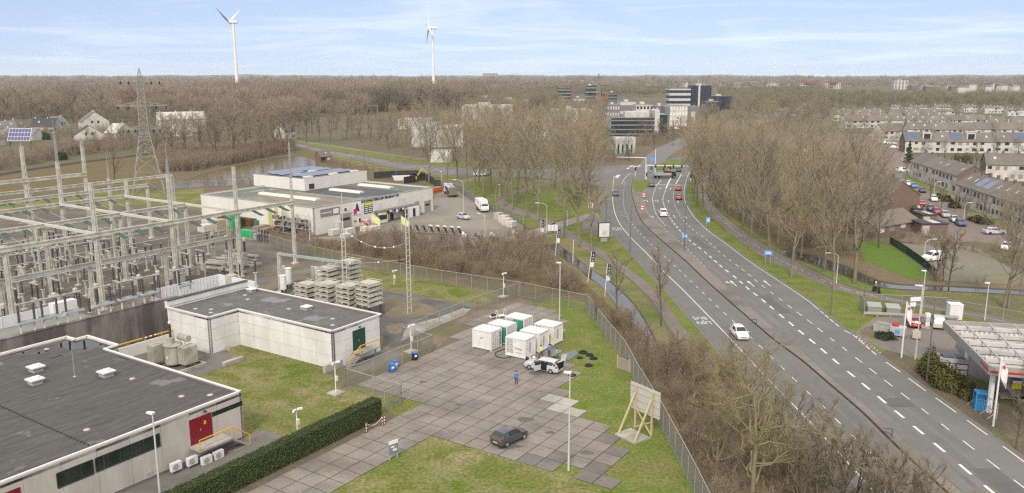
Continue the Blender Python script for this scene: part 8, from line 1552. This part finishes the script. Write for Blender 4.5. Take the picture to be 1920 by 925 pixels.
house((1789,381),(1960,447),9,5.6,8.8,'long white terrace with blue solar panels on its roof, nearer of two','terrace',hw_m,tile_m,11,hb_m,(),T_,(2,3))
house((1696,286),(1861,288),9,5.4,9.2,'white terrace with dormers and dark roof patches behind the brick backed gardens','terrace',hw_m,tile_m,6,hb_m,(1,4),T_,(0,3))
house((1862,287),(1960,289),9,5.4,9.2,'white terrace at the picture edge with a dark square of solar panels','terrace',hw_m,tile_m,3,hb_m,(),T_,(1,))
house((1846,338),(1935,341),9,5.6,9.0,'brick gabled house row with a wide white balcony front','terrace',hw_m,tile_m,3,hb_m,(),T_)
house((1700,259),(1826,261),9,5.2,9,'brown roofed terrace just behind the dormer row','terrace',hw_m,tile_m,6,hw_m,(),T_);house((1826,259),(1950,261),9,5.2,9,'brown roofed terrace with a white gable at the picture edge, second row back','terrace',hw_m,tile_m,6,hw_m,(),T_)
house((1655,264),(1698,263),9,5.2,9,'white fronted house row beside the far parked cars','terrace',hw_m,tile_m,2,hw_m,(),T_);house((1586,241),(1694,240),9,5.2,9,'brown terrace with a white gable at the back of the poplars','terrace',hw_m,tile_m,5,hw_m,(),T_)
house((1700,240),(1775,241),9,5.2,9,'dark roofed terrace, third row back before the big evergreen','terrace',hw_m,tile_m,4,hw_m,(),T_);house((1854,246),(1950,247),9,5.2,9,'dark roofed terrace, third row back at the picture edge','terrace',hw_m,tile_m,4,hw_m,(),T_)
house((1562,227),(1660,226),9,5.2,9,'dark roofed terrace with small dark vents, fourth row back','terrace',hw_m,tile_m,5,hw_m,(),T_);house((1672,226),(1760,226),9,5.2,9,'low roofed terrace with white gables, fourth row back','terrace',hw_m,tile_m,5,hw_m,(),T_)
house((1780,240),(1850,239),9,5.2,8.6,'white walled terrace behind the tall bare street trees','terrace',hw_m,tile_m,3,hw_m,(),T_)
for i,(a,c,y)in enumerate([(1674,1690,212),(1708,1738,212),(1754,1783,211),(1808,1832,211),(1846,1882,213),(1700,1716,219),(1746,1790,221),(1890,1920,218)]):house((a,y),(c,y),8,5.2,7,f'white block of houses at the foot of the far trees, {nth(i)} from the terraces','house',hw_m,tile_m,3,hw_m,grp='white blocks')
house((1528,318),(1652,402),9,5.4,8.6,'terrace with white window bands half hidden by the poplars, right of two','terrace',hw_m,tile_m,9,hb_m,(),T_);house((1478,322),(1600,408),9,4.4,7.4,'terrace glimpsed under the poplars, left of two','terrace',hw_m,tile_m,9,hb_m,(),T_)
house((1640,446),(1722,432),9,2.4,4.6,'brown roofed brick house beside the little garages','house',hb_m,mat('brown_roof',(.175,.145,.120),(.15,.122,.10),.8,.9),2,hb_m,floors=1)
for i,(a,c,d)in enumerate([((1726,441),(1776,441),5.2),((1728,423),(1755,423),5.0),((1712,410),(1729,411),4.5)]):
 p,q=G(*a),G(*c);l=(q-p).length;o=thing('garage',f'small brick garage with a flat dark roof, {nth(i)} from the parking place','garage',p,math.atan2((q-p).y,(q-p).x),'garages');MB().box(0,l,0,d,0,2.5).build('wall',hb_m,o);MB().box(-.2,l+.2,-.2,d+.2,2.5,2.75).build('roof',slate_m,o);MB().box(l*.4,l*.7,-.1,d*.8,2.76,2.84).build('roof_patch',lg_m,o);MB().box(.3,1.8,-.04,.01,0,2.1).build('door',lg_m,o)
V=[((58,250),(103,250),9,4.2,9,'white villa with a dark slate roof and three chimneys',slate_m),((110,243),(131,241),9,3.4,8.4,'small white gabled villa behind the slate roofed one',tile_m),((142,264),(196,262),9,3.2,8,'low white villa with a dark roof in front of the pale gable',slate_m),((155,250),(207,248),10,7,13,'tall pale villa with two dark gable windows',tile_m),((-8,252),(34,250),9,3.6,7.6,'grey roofed villa at the picture edge',mat('grey_roof',(.14,.14,.145),(.17,.17,.17),.8,.7)),((36,249),(56,247),9,3,7.8,'dark steep roofed house beside the slate roofed villa',tile_m),((218,260),(254,257),9,3,8,'white gabled house close to the pylon',hw_m),((-16,277),(11,272),9,4,8.4,'white house at the picture edge below the grey roof',tile_m),((0,262),(62,264),8,2.8,6.4,'low dark roofed house in front of the villas',mat('grey_roof',(.14,.14,.145)))]
for p,q,d,e,r,lb,m in V:house(p,q,d,e,r,lb,'villa',hw_m,m,2 if q[0]-p[0]>40 else 1,hw_m,name='villa',gab='gabl' in lb)
house((300,257),(388,254),12,10,14,'big white villa behind the trees beside the pylon','villa',hw_m,mat('pale_roof',(.50,.47,.43),(.42,.39,.36),.5,.8),3,hw_m,name='villa',floors=1);house((533,262),(556,260),8,5,8,'pale house among the trees behind the pond','house',hw_m,tile_m,1);house((670,179),(697,178),12,7,14,'white gabled farmhouse far behind the railway portals','house',hw_m,hb_m,1)
house((601,306),(622,304),3.4,2.8,4.8,'small brick pump house with a tiled roof by the pond','pump house',hb_m,tile_m,1,hb_m,name='pump_house',floors=1)
def office(x0,x1,yb,yt,dp,label,wm=lg_m,bm=win_m,bands=4,kind='band',rot=0.0,roofm=mg_m,name='office_building',cat='office',grp=None,cols=6,base=0.0,rk=True,fh=.5):
 p,q=G(x0,yb),G(x1,yb);d=q-p;ln=d.length;h=vtop((x0+x1)/2,yb,yt);o=thing(name,label,cat,p,math.atan2(d.y,d.x)+rot,grp)
 MB().box(0,ln,0,dp,0,h).build('wall',wm,o);MB().box(.4,ln-.4,.4,dp-.4,h,h+.25).build('roof',roofm,o);b0=h*base;st=(h-b0)/bands if bands else 1
 for i in range(bands):
  z0=b0+i*st+st*(1-fh)/2;z1=z0+st*fh;b=MB()
  if kind=='band':b.box(-.06,ln+.06,-.06,dp+.06,z0,z1)
  else:
   for k in range(cols):x=ln*(k+.5)/cols;MB().box(x-ln/cols*.27,x+ln/cols*.27,-.06,.02,z0,z1).build('window',bm,o)
   for k in range(3):y=dp*(k+.5)/3;MB().box(-.06,.02,y-dp/11,y+dp/11,z0,z1).build('window',bm,o)
  if b.v:b.build('window',bm,o)
 if rk:MB().box(ln*.3,ln*.55,dp*.3,dp*.6,h+.25,h+2.2).build('roof_plant',lg_m,o)
 return o,ln,h
lgw=mat('teal_glass_band',(.20,.225,.22),(.16,.185,.18),.2,.3,spec=.6)
o,l,h=office(1145,1226,256,222,22,'dark glass office with pale green window bands at the junction',win_m,lgw,4,fh=.28,rk=False);MB().box(l*.35,l*.9,5,16,h+.26,h+3.6).build('penthouse',hw_m,o);MB().box(l+.1,l+3,-.5,20,0,h+4.5).build('stair_tower',lg_m,o);MB().box(l+3.1,l+8,2,18,0,h+2).build('side_wing',mat('dark_green_glass',(.03,.045,.042),None,rough=.1),o)
o,l,h=office(1255,1288,238,199,18,'white office with rows of pale windows between grey side wings',hw_m,mat('pale_window',(.62,.62,.60),None,rough=.3),4,'grid',cols=6,rk=False);MB().box(-3.5,-.1,1,18,0,h-.5).build('side_wing',mg_m,o);MB().box(l+.1,l+9,3,18,0,h-.3).build('side_wing',mg_m,o);MB().box(l+3,l+6,2.4,2.99,0,h-4).build('stair_tower',hw_m,o);MB().box(l*.42,l*.50,-.3,-.05,h*.4,h*.46).build('sign_panel',MC['dark_green_paint'],o)
office(1192,1224,228,197,20,'cream office with square windows behind the dark glass office',hw_m,win_m,3,'grid',cols=5);office(1228,1250,232,200,16,'dark grey office joined to the cream one',mg_m,lg_m,3,'grid',cols=3);office(1138,1162,220,197,20,'grey office with two rows of narrow windows',mg_m,lg_m,2,'grid',cols=5);office(1163,1192,214,192,24,'wide pale grey office block behind the narrow windowed one',lg_m,mg_m,1)
office(1254,1294,207,167,18,'office with bold black and white horizontal stripes',lg_m,dn_m,4,fh=.52,rk=False);o,l,h=office(1295,1332,207,161,20,'tall dark blue office tower with a white vertical strip',dn_m,win_m,8,fh=.3,roofm=dn_m);MB().box(l*.34,l*.44,-.5,-.08,0,h+1).build('white_strip',hw_m,o);MB().cyl((l*.4,8,h),(l*.4,8,h+7),.3).cyl((l*.55,8,h),(l*.55,8,h+5),.3).build('antenna',lg_m,o)
office(1331,1372,206,181,20,'low dark blue office beside the tower',dn_m,win_m,4,fh=.3,roofm=dn_m);office(1322,1352,213,191,16,'small black glass block in front of the tower',dn_m,win_m,2)
o,l,h=office(1046,1070,191,166,16,'green glass office framed by brick fins',mat('dark_green_glass',(.03,.045,.042)),lgw,4,fh=.35,rk=False);MB().box(-1.2,-.1,-1,18,0,h+5).build('brick_fin',hb_m,o);MB().box(l+.1,l+4,-1,18,0,h+4).build('brick_fin',hb_m,o)
office(1073,1097,191,184,14,'low pale link between the two glass offices',mg_m,lg_m,1);o,l,h=office(1098,1117,193,161,16,'green glass office nearest the far pylon',mat('dark_green_glass',(.03,.045,.042)),lgw,4,fh=.3);office(1104,1140,193,174,14,'red brick office behind the far pylon',mat('red_brick_office',(.24,.095,.07),(.20,.08,.06),.4,.9),win_m,2,'grid',cols=7);office(1140,1157,191,174,14,'dark glass block at the end of the red brick office',mat('dark_green_glass',(.03,.045,.042)),lgw,3,fh=.3)
for a in[(1066,1094,161,151,40,'long white hall at the foot of the skyline, first from the far pylon'),(1096,1144,161,153,40,'long white hall at the foot of the skyline, second from the far pylon'),(1146,1168,161,151,40,'long white hall at the foot of the skyline, third from the far pylon'),(1155,1232,166,161,40,'low pale depot behind the bare park trees'),(1212,1233,166,159,30,'grey green block at the end of the low depot'),(1421,1468,163,155,40,'long low white building with bands, right of the tower'),(1372,1420,163,158,40,'pale low houses left of the long white building'),(1175,1186,153,143.5,30,'orange brick flats on the skyline, first of two'),(1193,1201,155,144,30,'orange brick flats on the skyline, second of two'),(1319,1341,152,142,40,'reddish flats on the skyline behind the tower'),(905,934,147,137.5,60,'wide orange flats on the skyline')]:office(*a,wm=mat('orange_brick',(.38,.22,.15))if 'range' in a[5]or 'red' in a[5]else hw_m,bands=2 if a[3]<156 else 1,fh=.3,roofm=mg_m,rk=False)
o,l,h=office(1676,1702,168,151,16,'pale grey tower of flats with dark balcony columns',lg_m,win_m,7,'grid',cols=4,rk=True,name='apartment_tower',cat='flats');o,l,h=office(1500,1540,168,157,20,'white apartment block under a wide dark red roof',hw_m,win_m,3,'grid',cols=9,rk=False,name='apartment_block',cat='flats');MB().lathe((l/2,10,h+.3),[(l*.55,0),(l*.3,5),(1,5.4)],4).build('red_roof',mat('dark_red_roof',(.16,.04,.04)),o)
o,l,h=office(1546,1576,167,156,20,'smaller white apartment block under a dark red roof',hw_m,win_m,3,'grid',cols=7,rk=False,name='apartment_block',cat='flats');MB().lathe((l/2,10,h+.3),[(l*.55,0),(l*.3,4),(1,4.4)],4).build('red_roof',MC['dark_red_roof'],o)
for a in[(746,806,243,225,26,'white industrial hall nearest the branch road, behind the poplars'),(772,868,276,240,30,'long white industrial hall behind the front poplars'),(806,846,305,287,14,'low white wall hall at the branch road'),(866,962,238,200,40,'pale industrial hall in the middle of the estate'),(868,914,203,181,30,'pale concrete hall with a flat roof farther back'),(922,990,206,188,40,'white hall with a long roof by the bare wood'),(940,1040,262,228,30,'white hall hidden by the park poplars'),(1030,1110,240,207,30,'pale hall left of the dark glass office'),(826,846,171,163,30,'grey shed right of the second turbine, first of two'),(854,872,171,163,30,'grey shed right of the second turbine, second of two')]:office(*a,wm=hw_m,bands=1,kind='band',fh=.10,bm=lg_m,name='industrial_hall',cat='hall',roofm=lg_m,rk=a[4]>26)
p,q=G(1155,288),G(1188,288);d=q-p;o=thing('loading_dock','row of white and green arched pillars of a loading dock','loading dock',p,math.atan2(d.y,d.x));l=d.length;b=MB();g=MB()
for k in range(5):x=l*k/4;b.cyl((x,0,3),(x,0,6.5),.7,.6,10);g.cyl((x,0,0),(x,0,3),.7,.7,10)
b.build('pillar_top',hw_m,o);g.build('pillar_foot',mat('pale_green_pillar',(.30,.42,.33)),o);MB().box(-1,l+1,1.2,8,0,7.2).build('hall',lg_m,o);MB().box(0,l,1.1,1.19,0,4).build('dock_door',win_m,o)
for i,(a,c,yb,yt)in enumerate([(655,669,212,202),(689,708,214,198),(728,746,205,192),(760,778,199,188),(792,806,195,185)]):p,q=G(a,yb),G(c,yb);d=q-p;h=vtop(a,yb,yt);o=thing('railway_portal',f'steel railway portal beyond the poplars, {nth(i)} away','railway portal',p,math.atan2(d.y,d.x),'railway portals');MB().cyl((0,0,0),(0,0,h),.2).cyl((d.length,0,0),(d.length,0,h),.2).build('post',galv_m,o);MB().bar((0,0,h),(d.length,0,h),.35).build('beam',galv_m,o)
rg=random.Random(11);k=0
for a0,a1,y0,y1,n,ww,wh in((1210,1500,147,158,46,12,'on the skyline behind the office towers'),(1560,1900,148,160,44,14,'in the far town round the tower of flats'),(1260,1480,158,166,26,10,'in front of the long banded building'),(30,290,147,152,20,16,'on the skyline above the villas'),(330,640,148,153,10,16,'on the skyline between the turbines'),(960,1210,146,152,16,14,'on the skyline above the far pylon'),(1700,1900,166,176,20,8,'among the trees behind the terraces'),(640,900,147,150,6,20,'on the skyline by the pale turbine')):
 for i,a in enumerate(sorted(rg.uniform(a0,a1)for _ in range(n))):
  y=rg.uniform(y0,y1);p=G(a,y);w,d,h=rg.uniform(1.0,3.0)*ww,rg.uniform(10,16),rg.uniform(8,15);mi=rg.randrange(4);m=[hw_m,hw_m,lg_m,hb_m][mi];o=thing('distant_house',f'small {["white", "white", "grey", "brown"][mi]} building {wh}, {nth(i)} from the left','house',p,rg.uniform(-.4,.4),'distant buildings');MB().box(0,w,0,d,0,h).build('wall',m,o);MB().add([(-.3,-.3,h),(w+.3,-.3,h),(w+.3,d+.3,h),(-.3,d+.3,h),(0,d/2,h+3),(w,d/2,h+3)],[(0,1,5,4),(2,3,4,5),(1,2,5),(3,0,4)]).build('roof',rg.choice([tile_m,tile_m,mg_m]),o)
def turbine(px,yhub,hub,label,yaw,spin,grp=None,bl=42,r=2.4,pitch=0):
 dx,k=(px-960)/FPX,(142.1-yhub)/FPX;y=(hub-HC)/max(1e-6,k);dd=(CT+(462.5-yhub)/FPX*ST);t=y/dd if False else None;d=Vector((dx,CT+(462.5-yhub)/FPX*ST,-ST+(462.5-yhub)/FPX*CT));s=(hub-HC)/d.z;p=d*s;o=thing('wind_turbine',label,'wind turbine',(p.x,p.y,0),yaw,grp)
 MB().cyl((0,0,0),(0,0,hub-1.5),r,r*.55,16).build('tower',turb_m,o,smooth=False);MB().cyl((0,3.5,hub),(0,-6,hub),2.0,1.5,10).cyl((0,3.5,hub),(0,5.4,hub),1.6,.5,10).build('nacelle',turb_m,o)
 for j in range(3):
  a=spin+j*2.0944;e=Vector((math.sin(a),0,math.cos(a)));z=Vector((0,4.6,hub));n_=Vector((0,1,0));c=(e.cross(n_)*.55+n_*.83);n_=c.cross(e);pts=[(0,.9,.9),(.2,1.9,.5),(.5,1.3,.3),(1,.25,.1)];v=[]
  for t_,w_,th in pts:v+=[z+e*bl*t_-c*w_*.4,z+e*bl*t_+n_*th,z+e*bl*t_+c*w_,z+e*bl*t_-n_*th]
  MB().add(v,[(i*4+q,i*4+(q+1)%4,i*4+4+(q+1)%4,i*4+4+q)for i in range(3)for q in range(4)]+[(12,13,14,15)]).build('blade',turb_m,o)
turb_m=mat('turbine_white',(.72,.72,.69),(.66,.66,.63),.05,.5)
turbine(437,42,98,'tall white wind turbine on the left, behind the wood',R(78),R(-62),bl=31);turbine(811,53,98,'tall pale wind turbine in the middle, with one blade pointing up',R(106),R(10),bl=32)
for i,(a,y)in enumerate([(1247,131),(1287.6,129.5),(1327,129),(1367.5,128.5),(1407,128.5),(1446.7,127.7),(1453.7,119.5),(1489.6,127.5),(1503,121.6),(1530.6,127.7),(1572.6,128),(1616,128),(1660,127)]):turbine(a,y,100,f'tiny white wind turbine on the skyline, {nth(i)} from the dark tower',R(20*i%160-80),i*.7,'far wind turbines',45,3.0)
# haze
hb=MB().box(-15000,15000,-400,15000,-1,175);hm=D.materials.new('haze');hm.use_nodes=True;t=hm.node_tree;t.nodes.clear();pv_=t.nodes.new('ShaderNodeVolumePrincipled');pv_.inputs['Density'].default_value=5.5e-5;pv_.inputs['Color'].default_value=(.86,.93,1,1);pv_.inputs['Anisotropy'].default_value=0.2
om_=t.nodes.new('ShaderNodeOutputMaterial');t.links.new(pv_.outputs[0],om_.inputs['Volume']);tag(hb.build('haze',hm),'thin pale haze over the whole plain','haze',kind='stuff');SC.cycles.volume_bounces=1
